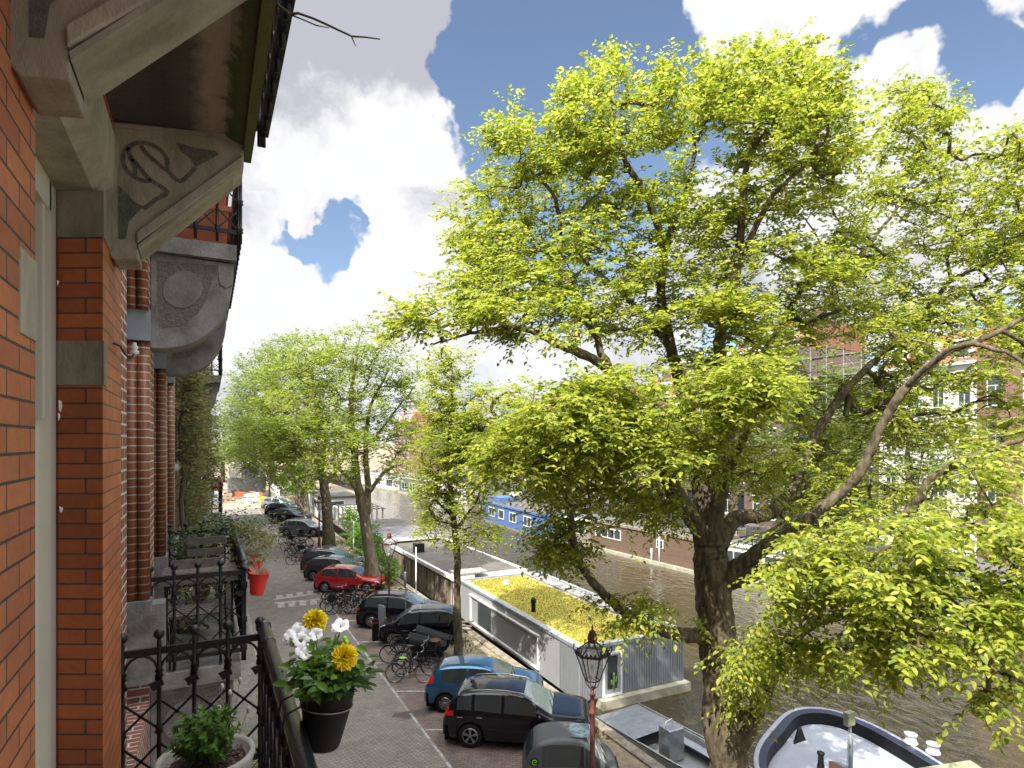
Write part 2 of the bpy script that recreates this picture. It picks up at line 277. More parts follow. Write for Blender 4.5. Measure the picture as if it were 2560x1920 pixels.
# ---------------------------------------------------------------- mesh builder
class MB:
    def __init__(s): s.v = []; s.f = []; s.sm = []
    def add(s, vs, fs, smooth=False):
        o = len(s.v); s.v += [tuple(p) for p in vs]; s.f += [tuple(o + i for i in f) for f in fs]; s.sm += [smooth] * len(fs); return s
    def box(s, x0, y0, z0, x1, y1, z1):
        x0, x1 = min(x0, x1), max(x0, x1); y0, y1 = min(y0, y1), max(y0, y1); z0, z1 = min(z0, z1), max(z0, z1)
        return s.add([(x0, y0, z0), (x1, y0, z0), (x1, y1, z0), (x0, y1, z0), (x0, y0, z1), (x1, y0, z1), (x1, y1, z1), (x0, y1, z1)],
              [(0, 3, 2, 1), (4, 5, 6, 7), (0, 1, 5, 4), (1, 2, 6, 5), (2, 3, 7, 6), (3, 0, 4, 7)])
    def bar(s, p, q, w, h=None, up=(0, 0, 1)):
        p, q = Vector(p), Vector(q); h = h or w; d = (q - p).normalized(); u = Vector(up)
        if abs(d.dot(u)) > .98: u = Vector((0, 1, 0))
        a = d.cross(u).normalized() * w / 2; b = a.cross(d).normalized() * h / 2
        return s.add([p - a - b, p + a - b, p + a + b, p - a + b, q - a - b, q + a - b, q + a + b, q - a + b],
              [(0, 3, 2, 1), (4, 5, 6, 7), (0, 1, 5, 4), (1, 2, 6, 5), (2, 3, 7, 6), (3, 0, 4, 7)])
    def tube(s, pts, rad, n=6, cap=True):
        pts = [Vector(p) for p in pts]; m = len(pts)
        if not hasattr(rad, '__len__'): rad = [rad] * m
        ref = None; vs = []
        for i, p in enumerate(pts):
            d = (pts[min(i + 1, m - 1)] - pts[max(i - 1, 0)])
            d = d.normalized() if d.length > 1e-9 else Vector((0, 0, 1))
            if ref is None: ref = Vector((0, 0, 1)) if abs(d.z) < .9 else Vector((1, 0, 0))
            a = (ref - d * ref.dot(d)); a = a.normalized() if a.length > 1e-6 else Vector((1, 0, 0)); b = d.cross(a); ref = a
            for k in range(n):
                t = 2 * math.pi * k / n; vs.append(p + (a * math.cos(t) + b * math.sin(t)) * rad[i])
        fs = [(i * n + k, i * n + (k + 1) % n, (i + 1) * n + (k + 1) % n, (i + 1) * n + k) for i in range(m - 1) for k in range(n)]
        if cap: fs += [tuple(range(n - 1, -1, -1)), tuple(range((m - 1) * n, m * n))]
        return s.add(vs, fs, True)
    def lathe(s, prof, c=(0, 0, 0), n=16, ax='z', a0=0, sm=True, cap=True):
        vs = []
        for r, z in prof:
            for k in range(n):
                t = a0 + 2 * math.pi * k / n; x, y = r * math.cos(t), r * math.sin(t)
                vs.append((c[0] + x, c[1] + y, c[2] + z) if ax == 'z' else (c[0] + x, c[1] + z, c[2] + y) if ax == 'y' else (c[0] + z, c[1] + x, c[2] + y))
        m = len(prof); fs = [(i * n + k, i * n + (k + 1) % n, (i + 1) * n + (k + 1) % n, (i + 1) * n + k) for i in range(m - 1) for k in range(n)]
        if cap and prof[0][0] > 1e-6: fs.append(tuple(range(n - 1, -1, -1)))
        if cap and prof[-1][0] > 1e-6: fs.append(tuple(range((m - 1) * n, m * n)))
        return s.add(vs, fs, sm)
    def ball(s, c, r, n=10, sc=(1, 1, 1)):
        k = 6; pr = [(max(1e-7, r * math.sin(math.pi * i / k)), -r * math.cos(math.pi * i / k)) for i in range(k + 1)]
        o = len(s.v); s.lathe(pr, (0, 0, 0), n); s.v[o:] = [(c[0] + x * sc[0], c[1] + y * sc[1], c[2] + z * sc[2]) for x, y, z in s.v[o:]]; return s
    def prism(s, poly, org, u, v, w):
        org, u, v, w = map(Vector, (org, u, v, w)); n = len(poly); a = [org + u * x + v * y for x, y in poly]; b = [p + w for p in a]
        return s.add(a + b, [tuple(range(n - 1, -1, -1)), tuple(range(n, 2 * n))] + [(i, (i + 1) % n, n + (i + 1) % n, n + i) for i in range(n)])
    def grid(s, rows, smooth=True, close=False):
        m, n = len(rows), len(rows[0]); vs = [p for r in rows for p in r]
        fs = [(i * n + k, i * n + k + 1, (i + 1) * n + k + 1, (i + 1) * n + k) for i in range(m - 1) for k in range(n - 1)]
        return s.add(vs, fs, smooth)
    def build(s, name, m, parent=None, uv=True, bevel=0):
        me = bpy.data.meshes.new(name); me.from_pydata(s.v, [], s.f); me.update()
        me.polygons.foreach_set('use_smooth', s.sm)
        if uv and len(s.f) < 30000:
            nv_ = len(me.vertices); co = np.empty(nv_ * 3); me.vertices.foreach_get('co', co); co = co.reshape(-1, 3)
            nf = len(me.polygons); no = np.empty(nf * 3); me.polygons.foreach_get('normal', no); no = np.abs(no.reshape(-1, 3))
            lt = np.empty(nf, dtype=np.int32); me.polygons.foreach_get('loop_total', lt); li = np.empty(len(me.loops), dtype=np.int32); me.loops.foreach_get('vertex_index', li)
            ax = np.repeat(np.argmax(no + np.array([1e-4, 0, 2e-4]), axis=1), lt); p = co[li]
            U = np.where(ax == 0, p[:, 1], p[:, 0]); V = np.where(ax == 2, p[:, 1], p[:, 2])
            me.uv_layers.new(name='UVMap').data.foreach_set('uv', np.stack([U, V], 1).astype(np.float32).ravel())
        o = bpy.data.objects.new(name, me); C.objects.link(o)
        if m: me.materials.append(M[m] if isinstance(m, str) else m)
        if bevel:
            bv = o.modifiers.new('bevel', 'BEVEL'); bv.width = bevel; bv.segments = 2; bv.limit_method = 'ANGLE'; bv.angle_limit = R(40)
        if parent:
            o.parent = parent
            if parent.type == 'EMPTY': o.location = -Vector(parent.location)
        return o

def tag(o, label=None, cat=None, group=None, kind=None):
    if label: o['label'] = label
    if cat: o['category'] = cat
    if group: o['group'] = group
    if kind: o['kind'] = kind
    return o
def thing(name, label, cat, loc=(0, 0, 0), group=None):
    o = bpy.data.objects.new(name, None); o.empty_display_size = .3; C.objects.link(o); o.location = loc
    return tag(o, label, cat, group)
def dup(src, loc=None, rz=None, label=None, sc=None, par=None):
    c = src.copy(); C.objects.link(c); c.parent = par
    for ch in [x for x in C.objects if x.parent == src]: dup(ch, par=c)
    if loc is not None: c.location = loc
    if rz is not None: c.rotation_euler = (0, 0, rz)
    if sc is not None: c.scale = (sc,) * 3 if not hasattr(sc, '__len__') else sc
    if label: c['label'] = label
    return c
def struct(name, mb, m): return tag(mb.build(name, m), name.replace('_', ' '), None, None, 'structure')

# ---------------------------------------------------------------- leaves and trees
def leaf_mesh(name, P, D, Nn, S, m, parent, detail=True, fold=.10):
    """P base points, D unit directions, Nn unit normals, S lengths"""
    n = len(P); Sd = np.cross(Nn, D)
    if detail: loc = np.array([(0, 0, 0), (.30, .26, fold), (.68, .22, fold * .7), (1, 0, -.12), (.68, -.22, fold * .7), (.30, -.26, fold)])
    else: loc = np.array([(0, 0, 0), (.5, .33, .08), (1, 0, 0), (.5, -.33, .08)])
    k = len(loc); V = (P[:, None, :] + S[:, None, None] * (loc[None, :, 0:1] * D[:, None, :] + loc[None, :, 1:2] * Sd[:, None, :] + loc[None, :, 2:3] * Nn[:, None, :])).reshape(-1, 3)
    q = np.array([[0, 1, 2, 3], [0, 3, 4, 5]]) if detail else np.array([[0, 1, 2, 3]])
    I = (np.arange(n)[:, None, None] * k + q[None]).reshape(-1).astype(np.int32); nf = n * len(q)
    me = bpy.data.meshes.new(name); me.vertices.add(len(V)); me.vertices.foreach_set('co', V.astype(np.float32).ravel())
    me.loops.add(len(I)); me.loops.foreach_set('vertex_index', I); me.polygons.add(nf); me.polygons.foreach_set('loop_start', np.arange(nf, dtype=np.int32) * 4)
    try: me.polygons.foreach_set('loop_total', np.full(nf, 4, dtype=np.int32))
    except Exception: pass
    me.update(calc_edges=True); me.validate(); me.materials.append(M[m])
    o = bpy.data.objects.new(name, me); C.objects.link(o)
    if parent: o.parent = parent; o.location = -Vector(parent.location) if parent.type == 'EMPTY' else (0, 0, 0)
    return o
def unit(a): return a / (np.linalg.norm(a, axis=-1, keepdims=True) + 1e-9)
def sprays(rng, Cn, out, T, K, L, leaf, droop=.25, flat=.35):
    """twigs with alternate leaves around each cluster centre"""
    n = len(Cn); d = rng.normal(size=(n, T, 3)); d[..., 2] *= flat; d = unit(unit(d) + out[:, None, :] * .7 + np.array([0, 0, .10]))
    ln = L * rng.uniform(.6, 1.25, (n, T, 1)); t = np.linspace(.12, 1, K)[None, None, :, None] + rng.uniform(-.03, .03, (n, T, K, 1))
    st = Cn[:, None, :] + rng.normal(size=(n, T, 3)) * L * .12
    P = st[:, :, None, :] + d[:, :, None, :] * ln[..., None] * t; P[..., 2] -= (droop * ln[..., None] * t ** 2)[..., 0]
    up = unit(np.array([0, 0, 1.0]) + rng.normal(size=P.shape) * .38)
    side = unit(np.cross(d, [0, 0, 1.0]))[:, :, None, :] * np.where(np.arange(K) % 2, 1, -1)[None, None, :, None]
    D = unit(d[:, :, None, :] * .75 + side + rng.normal(size=P.shape) * .28 + np.array([0, 0, -.35])); Nn = unit(up - D * np.sum(up * D, -1, keepdims=True))
    S = leaf * rng.uniform(.6, 1.25, P.shape[:-1])
    end = st + d * ln; end[..., 2] -= droop * ln[..., 0]
    return P.reshape(-1, 3), D.reshape(-1, 3), Nn.reshape(-1, 3), S.reshape(-1), st.reshape(-1, 3), end.reshape(-1, 3)
def smooth_path(pts, k=5, jit=0, rng=None):
    P = [Vector(p[:3]) for p in pts]; rr = [p[3] if len(p) > 3 else 0 for p in pts]; out = []
    n = len(P)
    for i in range(n - 1):
        a, b, c, d = P[max(i - 1, 0)], P[i], P[i + 1], P[min(i + 2, n - 1)]
        for j in range(k):
            t = j / k; q = .5 * ((2 * b) + (c - a) * t + (2 * a - 5 * b + 4 * c - d) * t * t + (3 * b - a - 3 * c + d) * t ** 3)
            if jit and rng is not None and (i or j): q = q + Vector(rng.normal(size=3) * jit)
            out.append((*q, rr[i] * (1 - t) + rr[i + 1] * t))
    out.append((*P[-1], rr[-1])); return out
def grow(name, label, cat, base, limbs, Cn, leaf=.085, T=5, K=9, L=.5, seed=1, leafm='elm_leaf', bark='bark', detail=True, twigs=True, group=None, droop=.25, flat=.35, tips=.006, nsides=8, axis=None):
    rng = np.random.default_rng(seed); root = thing(name, label, cat, base, group)
    tb = MB(); nodes = []; paths = []
    for lim in limbs:
        thick = detail and lim[0][3] > .11
        sp = smooth_path(lim, 16 if thick else 6, .008 if thick else .02, rng); pts = [q[:3] for q in sp]; rad = [q[3] for q in sp]
        o_ = len(tb.v); ns_ = 28 if thick else 12 if max(rad) > .12 else nsides; tb.tube(pts, rad, ns_)
        if thick:
            for i_ in range(len(pts)):
                c_ = Vector(pts[i_])
                for k_ in range(ns_):
                    v_ = Vector(tb.v[o_ + i_ * ns_ + k_]); w_ = Vector((v_.x * 5, v_.y * 5, v_.z * 1.1)); q_ = noise.noise(w_) * .16 + abs(noise.noise(w_ * 2.3)) * -.16 + noise.noise(v_ * 1.3) * .14
                    tb.v[o_ + i_ * ns_ + k_] = tuple(c_ + (v_ - c_) * (1 + q_ * (1 if rad[i_] > .1 else .5)))
        nodes += pts[::3] if thick else pts
    NP = np.zeros((len(nodes) + len(Cn) * 5, 3)); NP[:len(nodes)] = nodes; own = [-1] * len(nodes); m = len(nodes)
    Cn = np.asarray(Cn); d0 = np.min(np.linalg.norm(Cn[:, None, :] - NP[None, :m, :], axis=2), axis=1); order = np.argsort(d0); par = []; plist = []
    for ci in order:
        c = Cn[ci]; dd = NP[:m] - c; dist = np.sqrt((dd ** 2).sum(1)) + np.maximum(0, dd[:, 2]) * .6; j = int(np.argmin(dist)); p = NP[j].copy(); par.append(own[j])
        ds = float(np.linalg.norm(c - p)); mid = (p + c) / 2 + rng.normal(size=3) * ds * .10 + np.array([0, 0, .05 * ds]); pts = []
        for t in (0, .25, .5, .75, 1): pts.append((1 - t) ** 2 * p + 2 * t * (1 - t) * mid + t * t * c)
        for q in pts[1:]: NP[m] = q; own.append(len(plist)); m += 1
        plist.append(pts)
    cnt = np.ones(len(plist))
    for i in range(len(plist) - 1, -1, -1):
        if par[i] >= 0: cnt[par[i]] += cnt[i]
    for i, pts in enumerate(plist):
        r0 = tips * cnt[i] ** .55 * 1.25 + .002; r1 = tips * (max(cnt[i] - 1, .4)) ** .55
        tb.tube(pts, list(np.linspace(r0, r1, 5)), 5 if cnt[i] > 6 else 4, cap=False)
    ax = np.asarray(axis if axis is not None else base, dtype=float)
    out = unit((Cn - ax) * np.array([1, 1, .4])); P, D, Nn, S, a, b = sprays(rng, Cn, out, T, K, L, leaf, droop, flat)
    if twigs:
        for i in range(len(a)): tb.tube([a[i], (a[i] + b[i]) / 2 + np.array([0, 0, .03]), b[i]], [tips * .55, tips * .4, tips * .2], 3, cap=False)
    tb.build('trunk', bark, root, uv=False)
    leaf_mesh('crown', P, D, Nn, S, leafm, root, detail)
    return root
def px_blobs(rng, blobs, holes=(), clump=True):
    """crown volumes: (px, py, rx, ry, dmin, dmax, n) in photo pixels at a distance range"""
    o = []
    for px, py, rx, ry, d0, d1, n in blobs:
        k = 0
        while k < n:
            u, v = rng.uniform(-1, 1, 2)
            if u * u + v * v > 1: continue
            w = rng.uniform(0, 1); x, y = px + u * rx, py + v * ry
            q_ = PD(x, y, d0 + (d1 - d0) * w)
            if clump and noise.noise(q_ * 1.15) < -.04: k += .12; continue
            if any(((x - hx) / hr) ** 2 + ((y - hy) / hq) ** 2 < 1 for hx, hy, hr, hq in holes): k += .34; continue
            o.append(PD(x, y, d0 + (d1 - d0) * w)); k += 1
    return np.array([tuple(p) for p in o])
def ell_blobs(rng, blobs):
    o = []
    for cx, cy, cz, rx, ry, rz, n in blobs:
        for i in range(n):
            v = rng.normal(size=3); v /= np.linalg.norm(v); r = rng.uniform(.35, 1) ** .5; o.append((cx + v[0] * rx * r, cy + v[1] * ry * r, cz + v[2] * rz * r))
    return np.array(o)
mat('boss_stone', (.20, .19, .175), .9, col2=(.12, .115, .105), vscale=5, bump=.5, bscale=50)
mat('oil_dark', (.045, .04, .036), .6, col2=(.10, .08, .07), vscale=6)
# ---------------------------------------------------------------- setting: ground, water, roads, quays
WZ = -2.0
struct('ground', MB().add([(-2500, -2500, -4), (2500, -2500, -4), (2500, 3500, -4), (-2500, 3500, -4)], [(0, 1, 2, 3)]), 'quay_soil')
struct('water', MB().add([(9, -120, WZ), (43, -120, WZ), (43, 60, WZ), (60, 190, WZ), (38, 190, WZ), (9, 100, WZ)], [(0, 1, 2, 5), (5, 2, 3, 4)]), 'water')
QX = 10.9
struct('quay', MB().box(8.6, -60, -3.9, QX, 105, -.02).box(-60, 105, -3.9, 24, 400, -.02), 'quay_soil')
struct('quay_wall', MB().box(QX, -60, -3.9, QX + .35, 105, .04), 'dirty_cladding')
struct('road', MB().box(1.9, -60, -3.9, 5.93, 100, -.0), 'road_paving')
struct('parking_strip', MB().box(6.03, -60, -3.9, 8.7, 102, .004), 'parking_paving')
struct('pavement', MB().box(-.9, -60, -3.9, 1.75, 102, .12), 'pavement_tiles')
struct('kerb', MB().box(1.75, -60, -3.9, 1.9, 102, .125), 'slab')
struct('parking_channel', MB().box(5.93, -60, -3.9, 6.03, 102, .002), 'slab')
struct('far_street', MB().box(41.5, -60, -3.9, 53.8, 62, -.1).box(41.5, 62, -3.9, 90, 200, -.104), 'asphalt_far')
struct('far_quay_wall', MB().box(41.0, -60, -3.9, 41.5, 62, 0), 'dirty_cladding')
struct('far_canal_bank', MB().box(24, 165, -3.9, 100, 400, -.03), 'quay_soil')
struct('building_site_ground', MB().box(-4, 88, -.5, 8.6, 135, .05), 'sand')
# painted parking lines
lm = MB()
y = 6.0
for i in range(70):
    if i % 9 not in (3,): lm.box(5.945, y, .0, 6.02, y + .82, .008)
    y += 1.13
lm.build('kerb_marking', 'line_paint'); o = C.objects[-1]; tag(o, 'dashed white line along the edge of the parking bays', None, None, 'structure')
CD = Vector((math.cos(R(-33)), math.sin(R(-33)), 0))
for i, (yy, ln_) in enumerate([(15.2, 3.4), (17.95, 3.4), (21.2, 2.6), (24.3, 2.4), (27.2, 2.4), (30.8, 2.4), (34.3, 2.5), (41, 2.4), (44, 2.4)]):
    a = Vector((6.06, yy, .0085)); b = a + Vector((math.cos(R(-27)), math.sin(R(-27)), 0)) * ln_
    tag(MB().bar(a, b, .075, .006).build('bay_marking', 'line_paint'), 'faint white line between two parking bays', None, None, 'structure')
# speed bump teeth across the road (photo: two toothed lines)
tm = MB()
for k, (py_a, py_b, sgn) in enumerate([(1504, 1482, -1), (1500, 1492, 1)]):
    pass
def gp(px, py): p = PZ(px, py, .004); return Vector((p.x, p.y, .004))
for (x0, y0, x1, y1, ty) in ((684, 1499, 790, 1484, -9), (687, 1508, 800, 1498, 12)):
    tm.bar(gp(x0, y0), gp(x1, y1), .28, .006)
    for i in range(4):
        t = .14 + i * .24; cx, cy_ = x0 + (x1 - x0) * t, y0 + (y1 - y0) * t
        tm.bar(gp(cx, cy_), gp(cx, cy_ + ty), .36, .0066)
for (x_, y_, a_, b_, s_) in ((1038, 1784, .75, .32, 1), (938, 1612, .6, .3, 2), (1012, 1690, .5, .25, 3), (880, 1530, .5, .3, 4)):
    c_ = PZ(x_, y_, 0); P_ = [(c_.x + a_ * math.cos(t) * (1 + .3 * math.sin(3 * t + s_) + .15 * math.sin(7 * t)), c_.y + b_ * math.sin(t) * (1 + .3 * math.cos(2 * t + s_) + .12 * math.sin(9 * t)), .0072) for t in np.linspace(0, 2 * math.pi, 40)[:-1]]
    struct('oil_stain', MB().add(P_, [tuple(range(39))]), 'oil_dark')
tag(tm.build('speed_hump_marking', 'line_paint'), 'white toothed hump marking across the brick road', None, None, 'structure')

# ---------------------------------------------------------------- facade helpers
WIN = {}
def window_proto(w, h, fm='white_paint', cross=True):
    k = (round(w, 2), round(h, 2), fm)
    if k in WIN: return WIN[k]
    f = MB(); t = .08
    for a in ((-w / 2, -h / 2, -w / 2 + t, h / 2), (w / 2 - t, -h / 2, w / 2, h / 2), (-w / 2 + t, -h / 2, w / 2 - t, -h / 2 + t), (-w / 2 + t, h / 2 - t, w / 2 - t, h / 2)): f.box(-.04, a[0], a[1], .04, a[2], a[3])
    if cross: f.box(-.03, -w / 2 + t, h * .16, .03, w / 2 - t, h * .16 + .06); f.box(-.028, -.03, -h / 2 + t, .028, .03, h * .16)
    g = MB().box(-.006, -w / 2 + t, -h / 2 + t, .006, w / 2 - t, h / 2 - t)
    c = MB().box(.08, -w / 2 + t, -h / 2 + t, .09, -w / 2 + t + w * .22, h / 2 - t).box(.08, w / 2 - t - w * .22, -h / 2 + t, .09, w / 2 - t, h / 2 - t)
    def me(b, n, m_):
        o = b.build(n, m_); d = o.data; bpy.data.objects.remove(o); return d
    sl_ = MB().box(-.27, -w / 2 - .06, -h / 2 - .12, -.202, w / 2 + .06, -h / 2 - .002); li_ = MB().box(-.235, -w / 2 - .04, h / 2 + .002, -.202, w / 2 + .04, h / 2 + .16)
    WIN[k] = (me(f, 'window', fm), me(g, 'pane', 'far_glass'), me(c, 'curtain', 'curtain'), me(sl_, 'sill', 'white_paint'), me(li_, 'lintel', 'white_paint')); return WIN[k]
def add_window(root, X, Y, Z, w, h, s=-1, fm='white_paint'):
    a, b, c, d1_, d2_ = window_proto(w, h, fm); o = bpy.data.objects.new('window', a); C.objects.link(o); o.parent = root; o.location = Vector((X, Y, Z)) - Vector(root.location)
    if s > 0: o.rotation_euler = (0, 0, math.pi)
    for n, d in (('pane', b), ('curtain', c), ('sill', d1_), ('lintel', d2_)):
        q = bpy.data.objects.new(n, d); C.objects.link(q); q.parent = o
def canal_house(name, label, y0, y1, X, s, wallm, nf, nc, fh=3.6, zb=0, depth=11, roof='cornice', fm='white_paint', trim='white_paint', roofm='tile_roof', group=None, z_extra=.5, wf=.5, hf=.62, y_min=None):
    root = thing(name, label, 'house', (X, (y0 + y1) / 2, zb), group); ztop = zb + nf * fh + z_extra; W = y1 - y0; xb = X + depth * (-s); rc = .12
    mb = MB(); ys = [y0]; cells = []; cw = W / nc
    for i in range(nc): a = y0 + cw * (i + .5 - wf / 2); b = y0 + cw * (i + .5 + wf / 2); cells.append((a, b)); ys += [a, b]
    ys.append(y1); zs = [zb - 1]; rows = []
    for j in range(nf): a = zb + fh * j + fh * .22; b = a + fh * hf; rows.append((a, b)); zs += [a, b]
    zs.append(ztop)
    def q(xa, ya, za, yb_, zb_): mb.add([(xa, ya, za), (xa, yb_, za), (xa, yb_, zb_), (xa, ya, zb_)], [(0, 1, 2, 3) if s > 0 else (3, 2, 1, 0)])
    for i in range(len(ys) - 1):
        for j in range(len(zs) - 1):
            if i % 2 == 1 and j % 2 == 1:
                a, b, c, d = ys[i], ys[i + 1], zs[j], zs[j + 1]; x1 = X - s * .25
                mb.add([(X, a, c), (X, b, c), (X, b, d), (X, a, d), (x1, a, c), (x1, b, c), (x1, b, d), (x1, a, d)], [(0, 1, 5, 4), (1, 2, 6, 5), (2, 3, 7, 6), (3, 0, 4, 7)])
            else: q(X, ys[i], zs[j], ys[i + 1], zs[j + 1])
    mb.add([(X, y0, zb - 1), (xb, y0, zb - 1), (xb, y0, ztop), (X, y0, ztop)], [(0, 1, 2, 3)]); mb.add([(X, y1, zb - 1), (xb, y1, zb - 1), (xb, y1, ztop), (X, y1, ztop)], [(3, 2, 1, 0)])
    mb.add([(xb, y0, zb - 1), (xb, y1, zb - 1), (xb, y1, ztop), (xb, y0, ztop)], [(0, 1, 2, 3)])
    mb.build('wall', wallm, root)
    MB().box(X - s * 1.2, y0 + .1, zb - .9, X - s * 1.3, y1 - .1, ztop - .1).build('interior', 'interior', root)
    for j, (c, d) in enumerate(rows):
        for i, (a, b) in enumerate(cells):
            if j == 0 and i == nc - 1:
                MB().box(X - s * .2, a, zb, X - s * .26, b, d - .02).build('door', 'paint_dark' if nc % 2 else 'hull_blue', root)
            else: add_window(root, X - s * .2, (a + b) / 2, (c + d) / 2, b - a, d - c, -1 if s < 0 else 1, fm)
    if roof == 'cornice':
        MB().box(X + s * .35, y0 + .02, ztop, X - s * .3, y1 - .02, ztop + .32).box(X + s * .2, y0 + .02, ztop - .25, X + s * .003, y1 - .02, ztop - .002).build('cornice', trim, root)
        MB().box(X - s * .3, y0, ztop - .02, xb, y1, ztop + .25).build('roof', 'roof_felt', root)
    elif roof == 'mansard':
        MB().box(X + s * .3, y0 + .02, ztop, X - s * .3, y1 - .02, ztop + .25).build('cornice', trim, root)
        z2 = ztop + 2.9; xa = X - s * .3; xc = X - s * 2.0
        MB().add([(xa, y0, ztop + .2), (xa, y1, ztop + .2), (xc, y1, z2), (xc, y0, z2), (xb, y0, z2), (xb, y1, z2), (xb, y0, ztop), (xb, y1, ztop)], [(0, 1, 2, 3), (3, 2, 5, 4), (4, 5, 7, 6), (0, 3, 4, 6), (1, 7, 5, 2)]).build('roof', roofm, root)
        for i in range(max(1, nc - 1)):
            yc = y0 + W * (i + .5) / max(1, nc - 1); dm = MB().box(X - s * .55, yc - .7, ztop + .4, X - s * 2, yc + .7, ztop + 2.2).build('dormer', trim, root)
            MB().box(X - s * .52, yc - .45, ztop + .7, X - s * .549, yc + .45, ztop + 1.9).build('dormer_window', 'far_glass', dm)
    else:
        yc = (y0 + y1) / 2; g = [(y0, ztop), (y1, ztop), (y1, ztop + .8), (y1 - W * .28, ztop + 1.4), (y1 - W * .28, ztop + 3.2), (yc, ztop + 4.2), (y0 + W * .28, ztop + 3.2), (y0 + W * .28, ztop + 1.4), (y0, ztop + .8)]
        MB().prism(g, (X, 0, 0), (0, 1, 0), (0, 0, 1), (-s * .35, 0, 0)).build('gable', wallm, root)
        MB().add([(X - s * .3, y0, ztop), (X - s * .3, yc, ztop + 3.4), (X - s * .3, y1, ztop), (xb, y0, ztop), (xb, yc, ztop + 3.4), (xb, y1, ztop)], [(0, 1, 4, 3), (1, 2, 5, 4), (3, 4, 5)]).build('roof', roofm, root)
        MB().bar((X + s * .05, yc - W * .25, ztop + 3.25), (X + s * .05, yc, ztop + 4.3), .2, .18).bar((X + s * .05, yc + W * .25, ztop + 3.25), (X + s * .05, yc, ztop + 4.3), .2, .18).build('gable_coping', trim, root)
    MB().box(X - s * 3.5, y0 + .3, ztop, X - s * 4.6, y0 + .95, ztop + 4.4).build('chimney', wallm if 'brick' in wallm else 'red_brick', root)
    return root

# ---------------------------------------------------------------- iron balcony railings
def railing(label, X0, X1, Ya, Yb, zt, zb, near=True, far=True, pipe=.036, fine=True, group='ornamental black iron balcony railings', span=.19, reach=None):
    root = thing('balcony_railing', label, 'railing', (X1, Yb, zb), group); hr = MB()
    hr.tube([(X1, Ya, zt + .01), (X1, Yb - .01, zt + .01)], pipe, 14 if fine else 8); hr.lathe([(pipe * .9, -.03), (pipe * 1.22, -.02), (pipe * 1.25, .01), (pipe * .8, .035), (0, .04)], (X1, Yb, zt + .01), 14, 'y')
    if near: hr.lathe([(0, -.04), (pipe * .8, -.035), (pipe * 1.25, -.01), (pipe * 1.22, .02), (pipe * .9, .03)], (X1, Ya, zt + .01), 14, 'y')
    for t in ((Ya + .3, Yb - .35) if fine else ()): hr.lathe([(pipe * 1.12, -.012), (pipe * 1.12, .012)], (X1, t, zt + .01), 12, 'y')
    hr.build('handrail', 'black_iron', root)
    H = zt - zb
    def run(p0, p1, posts_only_top=False, finial=True):
        p0, p1 = Vector(p0), Vector(p1); n = max(1, round((p1 - p0).length / span)); e = (p1 - p0) / n; ed = e.normalized()
        MB().bar(p0 + Vector((0, 0, H - .05)), p1 + Vector((0, 0, H - .05)), .018, .04).build('top_rail', 'cast_iron', root)
        MB().bar(p0 + Vector((0, 0, .10)), p1 + Vector((0, 0, .10)), .018, .035).build('bottom_rail', 'cast_iron', root)
        sc = MB(); br = MB(); s6 = 6 if fine else 4
        for i in range(n + 1):
            b = p0 + e * i; pb = MB(); r = .0125
            pr = [(r, 0)]
            for c in (.12, .38, .70, H - .18): pr += [(r, c - .03), (r * 1.9, c - .015), (r * 1.3, c), (r * 1.9, c + .015), (r, c + .03)]
            pr += [(r, H), (r * .7, H + .02)] if finial else [(r, H - .02)]
            pb.lathe(pr, tuple(b), 8 if fine else 5)
            po = pb.build('post', 'cast_iron', root)
            if finial: MB().ball((b.x, b.y, b.z + H + .045), .030, 10 if fine else 6).build('finial', 'cast_iron', po)
            if i < n:
                w = e.length; c = b + e * .5; z0 = zb + H - .17
                arc = [c + ed * (w * .46 * math.cos(a)) + Vector((0, 0, z0 - zb + .10 * math.sin(a) - (.03 if a > 3 else 0))) for a in np.linspace(-.5, math.pi + .55, 12 if fine else 7)]
                sc.tube(arc, .0075, s6); q = arc[0] + Vector((0, 0, -.015)); sc.prism([(-.035, 0), (.03, .02), (.012, -.03), (-.01, -.045)], q, ed, (0, 0, 1), ed.cross(Vector((0, 0, 1))) * .012)
                for (za, zc) in ((.38, .55), (.55, .38), (.12, .30), (.30, .12)):
                    m_ = b + e * .5 + Vector((0, 0, (za + zc) / 2 + .04)); br.bar(b + Vector((0, 0, za)), b + e + Vector((0, 0, zc)), .010, .012)
        sc.build('scrollwork', 'cast_iron', root); br.build('lattice', 'cast_iron', root)
    if far: run((X0, Yb, zb), (X1 - .02, Yb, zb))
    if near: run((X0, Ya, zb), (X1 - .02, Ya, zb))
    run((X1, Ya, zb), (X1, Yb, zb), finial=False)
    return root

# ---------------------------------------------------------------- own house (brick, near left)
H1 = 9.0
own = thing('brick_house', 'orange brick house with carved sandstone brackets nearest on the left', 'house', (-6, 0, 0))
XF = -.43
w = MB()
w.box(-.95, -8, 0, XF, 2.095, 15.2); w.box(-.95, 2.095, 0, XF, 3.95, 6.8); w.box(-.93, 2.095, H1 + 1.45, XF, 3.95, 15.2)
w.box(-12, -8, 0, -.95, 3.94, 15.4)
w.build('wall', 'own_brick', own)
pil = [(XF, 3.3), (XF, 3.95), (-.95, 3.95), (-.95, 3.62), (-.615, 3.397)]
def pilz(z0, z1, m, nm, off=0):
    cx = sum(p[0] for p in pil) / 5; cy = sum(p[1] for p in pil) / 5
    P = [((p[0] + (off if p[0] == XF else 0)), (p[1] - (off if p[1] < 3.5 else 0))) for p in pil]
    return MB().prism(P, (0, 0, z0), (1, 0, 0), (0, 1, 0), (0, 0, z1 - z0)).build(nm, m, own)
pilz(6.8, H1 + .262, 'own_reveal_brick', 'pilaster'); pilz(H1 + .464, H1 + .94, 'own_reveal_brick', 'pilaster')
